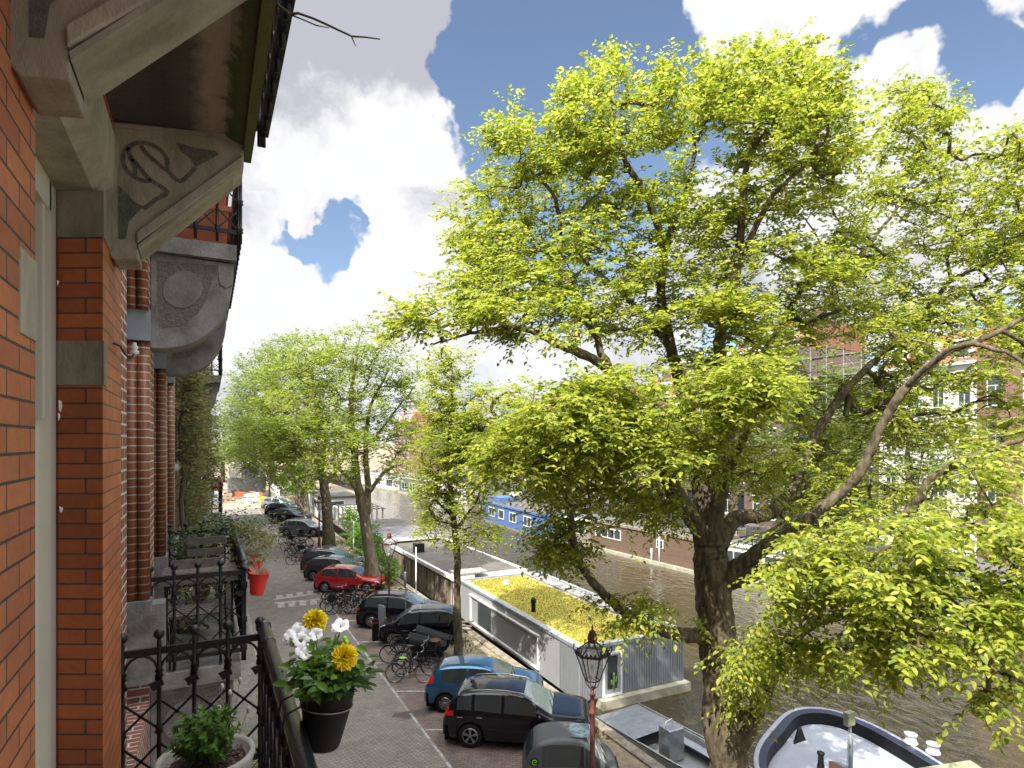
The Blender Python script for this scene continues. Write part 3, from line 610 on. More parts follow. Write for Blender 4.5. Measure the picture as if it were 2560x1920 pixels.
P2 = [(XF + .004, 3.296), (XF + .004, 3.40), (-.95, 3.40), (-.95, 3.61), (-.617, 3.393)]
P2 = [(XF + .004, 3.296), (XF + .004, 3.40), (-.6, 3.62), (-.95, 3.61), (-.617, 3.393)]
MB().prism(P2, (0, 0, H1 + .262), (1, 0, 0), (0, 1, 0), (0, 0, .202)).build('stone_block', 'stone', own)
MB().box(-.9, 3.42, H1 + .262, XF - .001, 3.95, H1 + .464).build('pilaster', 'own_reveal_brick', own)
pilz(H1 + .94, H1 + 1.152, 'stone', 'capital', .004)
MB().box(-.9, 1.93, H1 + .28, XF + .004, 2.099, H1 + .50).build('stone_block', 'tooled_stone', own)
lt = MB(); lp = [(-.64, 1.155), (-.47, 1.155), (-.405, 1.22), (-.395, 1.30), (-.395, 1.455), (-.64, 1.455)]
lt.prism(lp, (0, 1.9, H1), (1, 0, 0), (0, 0, 1), (0, 1.99, 0)).build('lintel', 'tooled_stone', own)
MB().box(XF - .2, 1.0, H1 + 1.456, XF + .012, 3.94, H1 + 1.62).build('brick_band', 'own_brick', own)
fr = MB(); fr.box(-.70, 3.20, 6.9, -.66, 3.56, H1 + 1.15); fr.box(-.66, 3.27, 6.9, -.62, 3.39, H1 + 1.15); fr.box(-.70, 2.1, H1 + 1.02, -.62, 3.3, H1 + 1.153); fr.box(-.655, 2.2, 6.9, -.615, 2.26, H1 + 1.0)
fr.box(-.655, 3.185, H1 + .10, -.63, 3.235, H1 + 1.02)
wf = fr.build('door_frame', 'cream_paint', own)
MB().box(-.69, 2.1, 7.2, -.68, 3.2, H1 + 1.02).build('glass_pane', 'glass', wf)
for (x0, y0, x1, y1) in ((146, 1000, 156, 1030), (144, 1032, 151, 1052), (148, 1266, 158, 1282), (142, 700, 147, 716)):
    a_ = PD(x0, y0, 2.70); b_ = PD(x1, y1, 2.705); MB().add([(a_.x, a_.y, a_.z), ((a_.x + b_.x) / 2 + .004, (a_.y + b_.y) / 2, a_.z - .004), (b_.x, b_.y, (a_.z + b_.z) / 2), (b_.x - .006, b_.y, b_.z), (a_.x + .002, a_.y, b_.z + .006)], [(0, 1, 2, 3, 4)]).build('paint_smear', 'white_paint', own)
# upper balcony slab (its soffit rises outwards)
sb = MB(); sp = [(XF - .1, 1.575), (.08, 1.625), (.125, 1.60), (.165, 1.59), (.17, 1.56), (.215, 1.56), (.215, 1.80), (XF - .1, 1.80)]
sb.prism(sp, (0, -3, H1), (1, 0, 0), (0, 0, 1), (0, 6.66, 0)).build('balcony_slab', 'soffit', own)
def PYx(px, py, Y):
    u = (px - 1280) / F_PX; d = Y / (CY - u * SY); return (d * (SY + u * CY), (HOR - py) / F_PX * d)
YB = 3.52
r1 = lambda x, y: PYx(x / 2.304, y / 2.304, YB)
prof = [r1(628, 700), r1(1402, 770), r1(1404, 925), r1(1250, 1010), r1(790, 1345), r1(796, 1490), r1(655, 1492), r1(628, 1430)]
prof[0] = (XF - .03, prof[0][1]); prof[-1] = (XF - .03, prof[-1][1])
def bracket(Y, ornament):
    b = MB().prism(prof, (0, Y, H1), (1, 0, 0), (0, 0, 1), (0, .21, 0)).build('bracket', 'stone', own, bevel=.006)
    m1 = [r1(1404, 925), r1(1404, 985), r1(800, 1415), r1(792, 1350)]
    MB().prism([r1(1400, 900), r1(1404, 965), r1(792, 1405), r1(787, 1342)], (0, Y - .022, H1), (1, 0, 0), (0, 0, 1), (0, .255, 0)).build('moulding', 'tooled_stone', b, bevel=.005)
    MB().prism([r1(1340, 985), r1(1348, 1005), r1(800, 1430), r1(796, 1408)], (0, Y - .012, H1 - .006), (1, 0, 0), (0, 0, 1), (0, .235, 0)).build('moulding', 'stone', b)
    MB().prism([r1(630, 735), r1(1300, 800), r1(1300, 775), r1(630, 712)], (0, Y - .012, H1), (1, 0, 0), (0, 0, 1), (0, .23, 0)).build('moulding', 'stone', b)
    if ornament:
        c = MB()
        for tri in ([(684, 1068), (745, 1130), (775, 1165), (826, 1190), (740, 1280), (725, 1378), (684, 1380)], [(1012, 818), (1110, 850), (1240, 872), (1262, 890), (1128, 962), (1090, 905), (1040, 870)]):
            c.prism([r1(*p) for p in tri], (0, Y - .003, H1), (1, 0, 0), (0, 0, 1), (0, .002, 0))
        for path in ([(872, 1042), (820, 1040), (760, 1010), (718, 960), (708, 910), (725, 865), (765, 832), (820, 822), (880, 838), (930, 870), (962, 920), (970, 985), (1035, 1045), (1085, 1010), (1125, 965)], [(745, 850), (745, 890), (800, 960), (860, 1030), (962, 1105), (900, 1150), (826, 1205)], [(812, 838), (850, 890), (960, 985)], [(780, 1010), (775, 960), (745, 900)]):
            q = [Vector((r1(*p)[0], Y - .0028, H1 + r1(*p)[1])) for p in path]
            q = [Vector(t[:3]) for t in smooth_path([(*p, 0) for p in q], 4)]; yv = Vector((0, 1, 0)); L_ = []; R_ = []
            for k_, p in enumerate(q):
                d_ = (q[min(k_ + 1, len(q) - 1)] - q[max(k_ - 1, 0)]).normalized().cross(yv) * .0095; L_.append(p + d_); R_.append(p - d_)
            c.grid([L_, R_], False); c.grid([[p + yv * .0028 for p in R_], R_], False); c.grid([L_, [p + yv * .0028 for p in L_]], False)
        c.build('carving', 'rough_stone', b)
bracket(YB, True); bracket(1.86, True)
MB().box(XF - .2, -8, 6.80, .27, 4.02, 6.95).build('balcony_floor', 'grey_stone', own)
ins = thing('wall_insulator', 'white porcelain insulator on a bent black hook beside the orange pilaster', 'insulator', (-.40, 3.72, H1 + .52))
pA = PYx(258, 816, 3.6); pB = PYx(308, 835, 3.8)
MB().tube([(-.43, 3.62, 9.50), (-.40, 3.64, 9.49), (-.385, 3.68, 9.455), (-.365, 3.73, 9.44), (-.35, 3.76, 9.47)], .005, 6).build('hook', 'cast_iron', ins)
MB().lathe([(.004, 0), (.022, .005), (.022, .02), (.012, .025), (.018, .035), (.018, .045), (.010, .05), (.012, .062), (0, .066)], (-.35, 3.76, 9.465), 12).build('insulator_cup', 'white_plastic', ins)
railing('black iron railing with ball finials on the nearest balcony, carrying the flower pot', XF, .306, -1.0, 4.0, 7.85, 6.97, near=False)
r_up = railing('dark iron railing of the balcony overhead, above the stained slab', XF, .275, -1.5, 3.6, 11.45, 10.64, near=False, group=None, pipe=.02)
MB().bar((.275, -1.5, 10.71), (.275, 3.6, 10.71), .05, .03).build('bottom_bar', 'cast_iron', r_up)

# ---------------------------------------------------------------- house 2 : white-jointed brick with arched openings
h2 = thing('brick_house', 'red-brown brick house with white joints, rounded brick columns and grey consoles', 'house', (-6, 7.2, 0))
X2 = -.45; zs_, zt_ = 10.11, 15.0
w = MB(); piers = [(3.955, 4.4), (5.92, 6.5), (8.08, 8.6), (9.98, 10.5)]
for a, b in piers: w.box(-.95, a + (.08 if a > 4 else 0), 6.8, X2, b, zs_)
w.box(-.95, 3.955, 0, X2, 10.5, 6.8); w.box(-12, 3.955, 0, -.95, 10.5, 15.0)
for (a, b) in ((4.4, 5.92), (6.5, 8.08), (8.6, 9.98)):
    c = (a + b) / 2; r = (b - a) / 2; K = 14
    for i in range(K):
        t0, t1 = math.pi * i / K, math.pi * (i + 1) / K; y0, z0, y1, z1 = c + r * math.cos(t0), zs_ + r * math.sin(t0), c + r * math.cos(t1), zs_ + r * math.sin(t1)
        w.add([(X2, y0, z0), (X2, y1, z1), (X2, y1, zt_), (X2, y0, zt_)], [(0, 3, 2, 1)]); w.add([(X2, y0, z0), (X2, y1, z1), (-.8, y1, z1), (-.8, y0, z0)], [(0, 1, 2, 3)])
for a, b in piers: w.add([(X2, a, zs_), (X2, b, zs_), (X2, b, zt_), (X2, a, zt_)], [(0, 1, 2, 3)])
w.build('wall', 'white_joint_brick', h2)
for (a, b) in ((4.4, 5.92), (6.5, 8.08), (8.6, 9.98)):
    c = (a + b) / 2; r = (b - a) / 2; am = MB()
    for rr, xx in ((.045, -.49), (.045, -.575)): am.tube([(xx, c + (r - .02) * math.cos(t), zs_ + (r - .02) * math.sin(t)) for t in np.linspace(0, math.pi, 24)], rr, 8)
    am.build('arch', 'column_brick', h2)
    MB().box(-.80, a, 6.95, -.72, b, zs_ + r).build('glazing', 'glass', h2)
    MB().box(-.72, a, 6.95, -.66, a + .08, zs_).box(-.72, b - .08, 6.95, -.66, b, zs_).box(-.72, a, 9.35, -.66, b, 9.45).build('window_frame', 'zinc', h2)
    for yy in (b,):
        cm = MB()
        for xx in (-.49, -.58, -.655): cm.lathe([(.05, 7.66), (.05, 9.86)], (xx, yy + .045, 0), 12)
        cm.build('column', 'column_brick', h2)
        MB().box(-.72, yy - .02, 9.855, X2 + .012, yy + .10, zs_ + .01).build('capital', 'zinc', h2)
        MB().box(-.72, yy - .03, 6.96, X2 + .02, yy + .35, 7.66).build('plinth', 'grey_stone', h2)
MB().box(X2, 5.92, 6.96, -.33, 6.12, 7.62).build('plinth_block', 'grey_stone', h2)
def console(root, Y, zt, hgt, wid, x0, mt='grey_stone', th=.32):
    P = [(0, 0), (wid, -.02), (wid, -.12 * hgt)] + [(wid * math.cos(t) ** .8, -hgt * (.12 + .88 * math.sin(t) ** 1.0)) for t in np.linspace(.12, 1.45, 12)] + [(0, -hgt)]
    b = MB().prism(P, (x0, Y, zt), (1, 0, 0), (0, 0, 1), (0, th, 0)).build('console', mt, root, bevel=.008)
    I = [(wid * .07, -.07)] + [(wid * .78, -.05), (wid * .80, -.16 * hgt), (wid * .72, -.22 * hgt)] + [(wid * .74 * math.cos(t) ** .8, -hgt * (.08 + .72 * math.sin(t))) for t in np.linspace(.25, 1.2, 8)] + [(wid * .10, -.78 * hgt)]
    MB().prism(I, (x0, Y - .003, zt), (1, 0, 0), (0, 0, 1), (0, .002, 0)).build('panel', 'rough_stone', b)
    J = [(wid * (.38 + .24 * math.cos(t)), -hgt * (.36 - .20 * math.sin(t)) + .03 * math.cos(t)) for t in np.linspace(0, 2 * math.pi, 14)[:-1]]
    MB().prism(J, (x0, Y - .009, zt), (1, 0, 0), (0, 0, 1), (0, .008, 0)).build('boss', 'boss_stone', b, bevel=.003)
    E = [(wid * .80, -.05), (wid * .985, -.05), (wid * .985, -.26 * hgt), (wid * .90, -.30 * hgt), (wid * .82, -.26 * hgt)]
    MB().prism(E, (x0, Y - .012, zt), (1, 0, 0), (0, 0, 1), (0, .02, 0)).build('scroll_end', mt, b, bevel=.005)
for Y in (6.1, 8.38): console(h2, Y, H1 + 1.66, .84, .66, X2); console(h2, Y, 6.95 - .12, .84, .66, X2)
MB().box(X2, 6.04, H1 + 1.66, .235, 9.1, H1 + 1.80).build('balcony_slab', 'grey_stone', h2)
MB().box(X2, 6.04, 6.83, .27, 9.1, 6.97).build('balcony_slab', 'grey_stone', h2)
railing('black iron railing of the second balcony, hung with red buckets', X2, .306, 6.08, 9.1, 7.85, 6.98, fine=True)
railing('black iron railing upstairs, in front of the terracotta planter', X2, .27, 6.08, 9.1, 11.75, 10.83, fine=True, pipe=.028)
# houses further along the near side
h3 = canal_house('brick_house', 'dark brick house overgrown by the climbing plant', 10.5, 20.2, -.5, 1, 'dark_brick', 4, 4, fh=3.9)
for Y in (16.4, 19.0): console(h3, Y, H1 + 1.45, .8, .72, -.5, th=.3); console(h3, Y, 6.8, .8, .72, -.5, th=.3)
MB().box(-.5, 16.2, H1 + 1.45, .28, 19.5, H1 + 1.62).build('balcony_slab', 'grey_stone', h3); MB().box(-.5, 16.2, 6.8, .28, 19.5, 6.95).build('balcony_slab', 'grey_stone', h3)
railing('far black iron railing beside the climbing plant, upper floor', -.5, .30, 16.3, 19.4, 11.65, 10.65, fine=False, pipe=.03)
railing('far black iron railing beside the climbing plant, with the hanging orange planter', -.5, .30, 16.3, 19.4, 7.95, 6.97, fine=False, pipe=.03)
labs = ['brown brick house just past the climbing plant', 'red brick house in the middle of the near row', 'dark brick house towards the far end of the near row', 'brown brick house last in the near row before the building site']
for i, (a, b, m_, xx) in enumerate([(20.2, 33, 'brown_brick', -.6), (33, 47, 'red_brick', -.35), (47, 60, 'dark_brick', -.2), (60, 74, 'brown_brick', 0.1)]):
    canal_house('brick_house', labs[i], a, b, xx, 1, m_, 4, 4, fh=3.7, roof='mansard' if i == 1 else 'cornice')
# ---------------------------------------------------------------- the big elm
KO = 2560 / 2212
def O(x, y, d, r):
    p = PD(x * KO, y * KO, d); r *= .78 if x > 1660 else 1; return (p.x, p.y, p.z, r)
rng = np.random.default_rng(11)
D0 = 14.3
gb = PZ(1596 * KO, 2143, 0)
limbs = [
 [(gb.x, gb.y, -.1, .72), O(1590, 1760, D0, .52), O(1568, 1600, D0, .46), O(1556, 1470, D0, .43), O(1546, 1330, D0, .40), O(1536, 1220, D0, .40), O(1530, 1150, D0, .36), O(1522, 1050, D0, .27), O(1500, 960, D0 + .2, .21), O(1478, 860, D0 + .3, .17), O(1452, 760, D0 + .3, .14), O(1428, 640, D0 + .2, .12), O(1432, 540, D0, .10), O(1400, 430, D0 - .2, .08), O(1350, 345, D0 - .4, .06), O(1325, 230, D0 - .5, .03)],
 [O(1432, 540, D0, .09), O(1475, 430, D0 + .4, .07), O(1500, 330, D0 + .8, .05), O(1490, 210, D0 + 1, .02)],
 [O(1536, 1160, D0, .26), O(1556, 1030, D0 - .4, .22), O(1572, 900, D0 - .7, .17), O(1556, 800, D0 - .6, .14), O(1560, 700, D0 - .6, .12), O(1590, 590, D0 - .5, .11), O(1602, 480, D0 - .5, .09), O(1612, 370, D0 - .6, .07), O(1640, 270, D0 - .8, .05), O(1655, 150, D0 - 1, .02)],
 [O(1596, 560, D0 - .5, .08), O(1660, 440, D0 - 1.3, .06), O(1740, 350, D0 - 2, .045), O(1790, 290, D0 - 2.4, .02)],
 [O(1520, 1150, D0, .25), O(1470, 1085, D0 - .6, .20), O(1432, 1010, D0 - 1.0, .17), O(1402, 930, D0 - 1.2, .15), O(1340, 835, D0 - 1.5, .13), O(1295, 785, D0 - 1.7, .11), O(1210, 745, D0 - 2.0, .09), O(1120, 708, D0 - 2.2, .06), O(1020, 720, D0 - 2.3, .035), O(930, 745, D0 - 2.4, .015)],
 [O(1320, 815, D0 - 1.5, .09), O(1270, 690, D0 - 1.2, .07), O(1215, 580, D0 - 1, .055), O(1200, 430, D0 - .9, .045), O(1120, 350, D0 - .9, .02)],
 [O(1455, 760, D0 + .3, .09), O(1370, 660, D0 + 1.2, .07), O(1250, 560, D0 + 1.8, .055), O(1100, 510, D0 + 2.2, .03), O(1010, 520, D0 + 2.4, .015)],
 [O(1550, 1180, D0, .26), O(1590, 1120, D0 + .3, .2), O(1660, 1110, D0 + .6, .17), O(1722, 1040, D0 + .9, .15), O(1762, 940, D0 + 1.1, .14), O(1822, 850, D0 + 1.3, .13), O(1900, 770, D0 + 1.5, .11), O(1990, 700, D0 + 1.6, .09), O(2050, 610, D0 + 1.8, .07), O(2150, 560, D0 + 2, .05), O(2230, 470, D0 + 2, .02)],
 [O(1600, 820, D0, .11), O(1680, 720, D0 + .5, .09), O(1740, 620, D0 + .8, .075), O(1850, 560, D0 + 1, .06), O(1940, 450, D0 + 1.2, .045), O(2050, 330, D0 + 1.4, .02)],
 [O(1552, 1270, D0, .25), O(1610, 1215, D0 - .4, .21), O(1700, 1150, D0 - .8, .17), O(1790, 1085, D0 - 1.1, .15), O(1850, 1030, D0 - 1.3, .14), O(1905, 920, D0 - 1.5, .13), O(1955, 840, D0 - 1.7, .12), O(2040, 765, D0 - 1.9, .10), O(2130, 730, D0 - 2.2, .07), O(2260, 660, D0 - 2.4, .04)],
 [O(1955, 840, D0 - 1.7, .08), O(2060, 750, D0 - 2.6, .06), O(2170, 760, D0 - 3.4, .045), O(2260, 830, D0 - 4, .02)],
 [O(1565, 1260, D0, .2), O(1660, 1230, D0 - .9, .16), O(1790, 1200, D0 - 1.7, .13), O(1950, 1115, D0 - 2.6, .11), O(2010, 1040, D0 - 3.0, .10), O(2090, 990, D0 - 3.4, .08), O(2240, 940, D0 - 3.9, .04)],
 [O(1535, 1375, D0, .23), O(1485, 1372, D0 - .4, .16), O(1430, 1362, D0 - .8, .13), O(1360, 1330, D0 - 1.2, .11), O(1292, 1270, D0 - 1.5, .095), O(1250, 1210, D0 - 1.7, .085), O(1236, 1150, D0 - 1.8, .075), O(1226, 1080, D0 - 1.9, .06), O(1180, 1020, D0 - 2, .045), O(1080, 1010, D0 - 2.1, .02)],
 [O(1575, 1640, D0, .3), O(1632, 1540, D0 - .5, .20), O(1680, 1440, D0 - 1.1, .15), O(1740, 1360, D0 - 1.9, .12), O(1830, 1330, D0 - 3.0, .095), O(1930, 1360, D0 - 4.2, .07), O(2040, 1400, D0 - 5.2, .05), O(2220, 1480, D0 - 6.2, .02)],
 [O(1740, 1360, D0 - 1.9, .1), O(1830, 1240, D0 - 3.4, .075), O(1960, 1170, D0 - 4.6, .05), O(2120, 1130, D0 - 5.4, .03)],
 [O(1560, 1050, D0 - .4, .12), O(1600, 960, D0 - 1.4, .09), O(1640, 880, D0 - 2.2, .06), O(1700, 820, D0 - 2.8, .03)],
 [O(1425, 1000, D0 - 1, .10), O(1340, 960, D0 - 2.2, .08), O(1230, 930, D0 - 3.2, .055), O(1130, 960, D0 - 3.8, .03)],
]
def ov(bl): return [(a * KO, b * KO, c * KO, d * KO, e, f, n) for a, b, c, d, e, f, n in bl]
blobs = ov([
 (1330, 240, 120, 120, 12.5, 15, 62), (1500, 215, 110, 95, 13, 16, 46), (1660, 200, 160, 105, 12, 15, 100), (1170, 330, 130, 90, 12.5, 15, 50), (1740, 260, 90, 110, 11.5, 14, 40),
 (1340, 400, 170, 110, 12.5, 16, 90), (1080, 480, 110, 90, 13, 16.5, 42), (1640, 400, 150, 110, 12.5, 16, 70), (1200, 560, 180, 90, 12, 16, 85), (1480, 520, 130, 100, 12.5, 16.5, 60),
 (1830, 420, 110, 110, 12.5, 16, 45), (2000, 300, 100, 90, 14.5, 17, 38), (2060, 450, 170, 120, 14.5, 17.5, 75), (1960, 220, 60, 50, 15, 17, 12), (2180, 330, 60, 60, 14, 17, 12),
 (1050, 620, 100, 70, 11.5, 14, 32), (930, 690, 75, 34, 11.4, 12.6, 16), (1160, 690, 130, 60, 11, 14, 45), (1400, 650, 200, 90, 12, 16, 85), (1680, 610, 180, 100, 12, 16, 85), (1930, 600, 170, 100, 14.5, 17, 60), (2140, 610, 120, 100, 14.5, 17, 40),
 (1560, 760, 170, 80, 13.8, 16.5, 50), (1800, 740, 150, 80, 15.5, 17.5, 50), (2030, 730, 200, 80, 13.5, 16.5, 70), (1650, 700, 100, 60, 12, 14, 25),
 (1450, 870, 260, 70, 10.5, 12.8, 95), (1620, 830, 90, 60, 10, 12, 40), (1250, 920, 130, 60, 10, 12, 50), (1150, 990, 110, 70, 10.5, 12.5, 45), (1380, 960, 180, 70, 10.5, 13, 70),
 (1300, 1060, 130, 70, 11, 13.5, 45), (1230, 1160, 75, 60, 12, 13.2, 26), (1600, 980, 120, 90, 12, 15, 45), (1680, 1060, 110, 70, 15, 17, 26), (1840, 900, 170, 110, 15.5, 17.5, 75), (2070, 880, 160, 90, 13.5, 16.5, 64), (2140, 1000, 100, 80, 9, 12, 28),
 (1900, 1060, 150, 70, 13.4, 16, 40), (1720, 1190, 110, 60, 13.8, 15.5, 30), (1440, 1090, 80, 50, 11.5, 14, 22),
 (1880, 1180, 190, 70, 9, 11.5, 70), (2080, 1140, 150, 70, 8, 9.8, 60), (1800, 1270, 190, 65, 9, 11.5, 75), (2000, 1290, 170, 75, 8, 10, 75), (2150, 1260, 90, 90, 7.6, 9.2, 40), (2080, 1390, 140, 45, 7.8, 9.4, 30),
 (1690, 1400, 110, 60, 10.8, 13, 42), (1860, 1370, 130, 50, 9, 11, 38), (2120, 1500, 80, 35, 7.8, 8.6, 7), (1920, 1450, 30, 60, 9.6, 10.2, 7), (1620, 1500, 50, 40, 12.5, 14, 9),
 (1290, 1290, 60, 25, 12, 13.5, 5), (1420, 1330, 90, 25, 12, 14, 8), (2240, 560, 90, 150, 14, 17, 40), (2260, 820, 80, 120, 12, 15, 28), (2240, 1180, 90, 120, 8, 10, 34), (2190, 380, 70, 100, 14, 17, 26), (1880, 850, 160, 110, 16.5, 18.5, 50), (1420, 1290, 40, 20, 12.4, 13.5, 4)])
holes = [(1165 * KO, 775 * KO, 60 * KO, 50 * KO), (1520 * KO, 395 * KO, 28 * KO, 80 * KO), (1750 * KO, 500 * KO, 40 * KO, 35 * KO), (1910 * KO, 480 * KO, 38 * KO, 30 * KO), (2060 * KO, 790 * KO, 30 * KO, 25 * KO), (1545 * KO, 1130 * KO, 70 * KO, 110 * KO), (1760 * KO, 790 * KO, 60 * KO, 50 * KO), (1850 * KO, 790 * KO, 40 * KO, 50 * KO)]
grow('elm_tree', 'huge yellow-green elm with a thick mossy forked trunk filling the right of the view', 'tree', (gb.x, gb.y, 0), limbs, px_blobs(rng, [(*b[:6], int(b[6] * (1.35 if b[4] > 9.5 else .8) + .5)) for b in blobs], holes), leaf=.122, T=6, K=9, L=.60, seed=3, axis=(gb.x, gb.y, 9))

# ---------------------------------------------------------------- other quay trees (seen one by one)
def qtree(label, dist, trunk, subs, bl, leaf, seed, r0, bark='bark', T=5, K=8, L=.6, lm_='elm_leaf_mid', group='trees along the near quay', detail=False, base_z=0, holes=()):
    """trunk/subs: overview pixel polylines (x, y, depth offset, radius)"""
    rg = np.random.default_rng(seed); li = [[O(x, y, dist + dd, r) for x, y, dd, r in t] for t in [trunk] + subs]
    b = li[0][0]; base = (b[0], b[1], base_z); li[0][0] = (b[0], b[1], base_z - .05, b[3] * 1.25)
    return grow('quay_tree', label, 'tree', base, li, px_blobs(rg, [(*b[:6], int(b[6] * 1.75)) for b in ov(bl)], holes), leaf=leaf * 1.12, T=T, K=K, L=L, seed=seed, leafm=lm_, bark=bark, detail=detail, twigs=False, group=group, tips=.008, axis=(b[0], b[1], base_z + 6))
d = 25.0
qtree('slim young tree between the parked cars and the grey houseboat', d, [(990, 1422, 0, .17), (988, 1300, 0, .15), (986, 1180, 0, .14), (975, 1080, 0, .12), (968, 980, 0, .10), (978, 880, 0, .07), (975, 780, 0, .03)],
      [[(982, 1150, 0, .07), (1030, 1080, -.5, .05), (1060, 1000, -.8, .02)], [(978, 1120, 0, .06), (930, 1060, .5, .04), (915, 1000, .8, .02)], [(970, 1000, 0, .06), (1040, 930, -1, .03), (1080, 900, -1, .02)]],
      [(985, 1120, 85, 60, 23.5, 26.5, 34), (960, 1040, 75, 55, 23.5, 26.5, 46), (985, 960, 80, 60, 23, 27, 60), (985, 880, 75, 55, 23.5, 27, 48), (975, 800, 45, 60, 24, 26, 24), (1060, 900, 80, 60, 22, 25, 34), (1040, 990, 75, 50, 22, 25, 34), (1040, 1150, 40, 25, 23.5, 25, 8), (1130, 860, 60, 45, 22, 25, 18), (1130, 960, 60, 60, 21, 24, 18), (980, 1010, 85, 140, 23.5, 26.5, 90), (970, 860, 50, 80, 23.5, 26.5, 34)], .115, 21, .17, T=6, lm_='elm_leaf')
qtree('twin-stemmed pale tree rising behind the red car', 36.5, [(805, 1288, 0, .45), (800, 1200, 0, .36), (785, 1110, 0, .32), (775, 1060, 0, .28), (765, 980, 0, .22), (758, 900, 0, .18), (765, 800, 0, .10), (775, 740, 0, .04)],
      [[(792, 1110, 0, .26), (795, 1050, .3, .2), (790, 970, .5, .16), (800, 880, .8, .1), (840, 800, 1, .05)], [(800, 1060, 0, .14), (830, 1020, -1, .1), (870, 1000, -2, .06)], [(770, 1060, 0, .14), (740, 1020, -1.5, .1), (690, 980, -3, .08), (620, 960, -5, .04)], [(768, 980, 0, .12), (700, 900, -2, .08), (640, 860, -3, .04)], [(800, 960, 0, .1), (860, 880, 1, .06), (900, 830, 1.5, .03)]],
      [(770, 760, 85, 55, 34, 38.5, 42), (700, 790, 70, 50, 34, 38, 38), (830, 800, 75, 50, 35, 39, 38), (650, 880, 90, 50, 32, 37, 55), (740, 870, 90, 50, 33, 38, 55), (840, 880, 80, 50, 35, 39, 42), (880, 830, 45, 30, 35, 38, 12), (700, 960, 110, 45, 31, 37, 66), (590, 960, 70, 50, 30, 34, 36), (820, 960, 80, 50, 34, 38, 42), (860, 1020, 40, 25, 34, 36, 10), (740, 1020, 60, 25, 33, 36, 14), (640, 940, 60, 30, 31, 34, 20), (870, 950, 40, 40, 35, 38, 12)], .15, 22, .45, 'light_bark', T=6, L=.8)
qtree('stout tree with peeling bark standing left of the ivy hedge', 50, [(712, 1190, 0, .5), (708, 1130, 0, .44), (705, 1080, 0, .4), (695, 1020, 0, .34), (690, 950, 0, .25), (680, 860, 0, .15), (670, 790, 0, .08)], [[(700, 1050, 0, .25), (740, 990, 1, .15), (760, 920, 2, .1)], [(695, 1010, 0, .2), (640, 950, -1, .1), (610, 900, -1, .06)]],
      [(660, 760, 60, 45, 48, 54, 36), (620, 820, 60, 50, 48, 54, 40), (700, 820, 80, 60, 49, 54, 40), (600, 900, 60, 55, 46, 52, 40), (680, 930, 90, 60, 47, 53, 46), (640, 1000, 80, 35, 46, 51, 34), (560, 930, 45, 50, 46, 50, 28), (640, 1040, 45, 25, 46, 50, 12)], .19, 23, .5, T=6, L=1.0)
qtree('forked light-barked tree beside the grey car', 71, [(660, 1117, 0, .55), (657, 1070, 0, .5), (662, 1020, 0, .4), (650, 950, 0, .3), (640, 860, 0, .15)], [[(660, 1050, 0, .3), (690, 1010, 1, .2), (710, 960, 2, .1)], [(656, 1060, 0, .3), (620, 1000, 0, .2), (600, 920, 0, .1)]],
      [(600, 780, 55, 45, 70, 78, 40), (560, 850, 50, 55, 68, 76, 40), (640, 850, 60, 60, 70, 78, 34), (550, 940, 45, 50, 66, 74, 40), (610, 960, 60, 45, 66, 74, 36), (580, 1020, 50, 25, 66, 72, 22), (545, 1000, 30, 25, 66, 70, 12)], .26, 24, .55, 'light_bark', T=6, L=1.3, lm_='far_leaf')
qtree('pale feathery tree by the building site at the end of the street', 100, [(590, 1075, 0, .6), (588, 1020, 0, .5), (580, 960, 0, .4), (570, 880, 0, .2)], [[(585, 1000, 0, .3), (550, 940, 0, .2), (530, 880, 0, .1)]],
      [(560, 790, 50, 35, 98, 108, 30), (530, 840, 40, 45, 96, 106, 36), (580, 850, 50, 50, 98, 108, 30), (515, 900, 35, 40, 94, 104, 34), (510, 960, 32, 35, 94, 104, 30), (560, 950, 50, 40, 94, 104, 30), (500, 980, 28, 28, 94, 104, 22)], .36, 25, .6, T=6, L=1.8, lm_='far_leaf')

# small leafy tree near the building site fence and ivy hedge by the houseboat
def bush(name, label, cat, base, bl, leaf, seed, m='bush_leaf', T=6, K=8, L=.3, stems=5, group=None, flat=.8, spread=.3):
    rg = np.random.default_rng(seed); Cn = ell_blobs(rg, bl); c = Cn.mean(0); b = Vector(base)
    li = [[(b.x + rg.uniform(-.05, .05), b.y + rg.uniform(-.05, .05), b.z - .03, .03), (*(b.lerp(Vector(c), .5) + Vector(rg.normal(size=3) * spread * .4)), .02), (*(Vector(c) + Vector(rg.normal(size=3) * spread)), .008)] for i in range(stems)]
    return grow(name, label, cat, base, li, Cn, leaf=leaf, T=T, K=K, L=L, seed=seed, leafm=m, bark='twig', detail=False, twigs=False, group=group, tips=.003, flat=flat, nsides=5, droop=.1)
p = PZ(870, 1400, 0); bush('ivy_bush', 'bright green leafy bush between the tree trunks and the wooden houseboat', 'bush', (10.2, p.y, 0), [(10.2, p.y - 3, 1.6, .9, 2.2, 1.7, 70), (10.4, p.y + 2, 1.9, .8, 2.5, 1.9, 70), (10.3, p.y - 7, .8, .7, 3, .9, 60)], .16, 31, L=.5, spread=1.2)
p = PZ(740, 1262, 0); bush('street_tree', 'small dark green tree above the farthest parked cars', 'tree', (p.x, p.y, 0), [(p.x, p.y, 3.6, 2.6, 2.6, 2.2, 90)], .30, 32, 'bush_leaf', L=.9, spread=1)
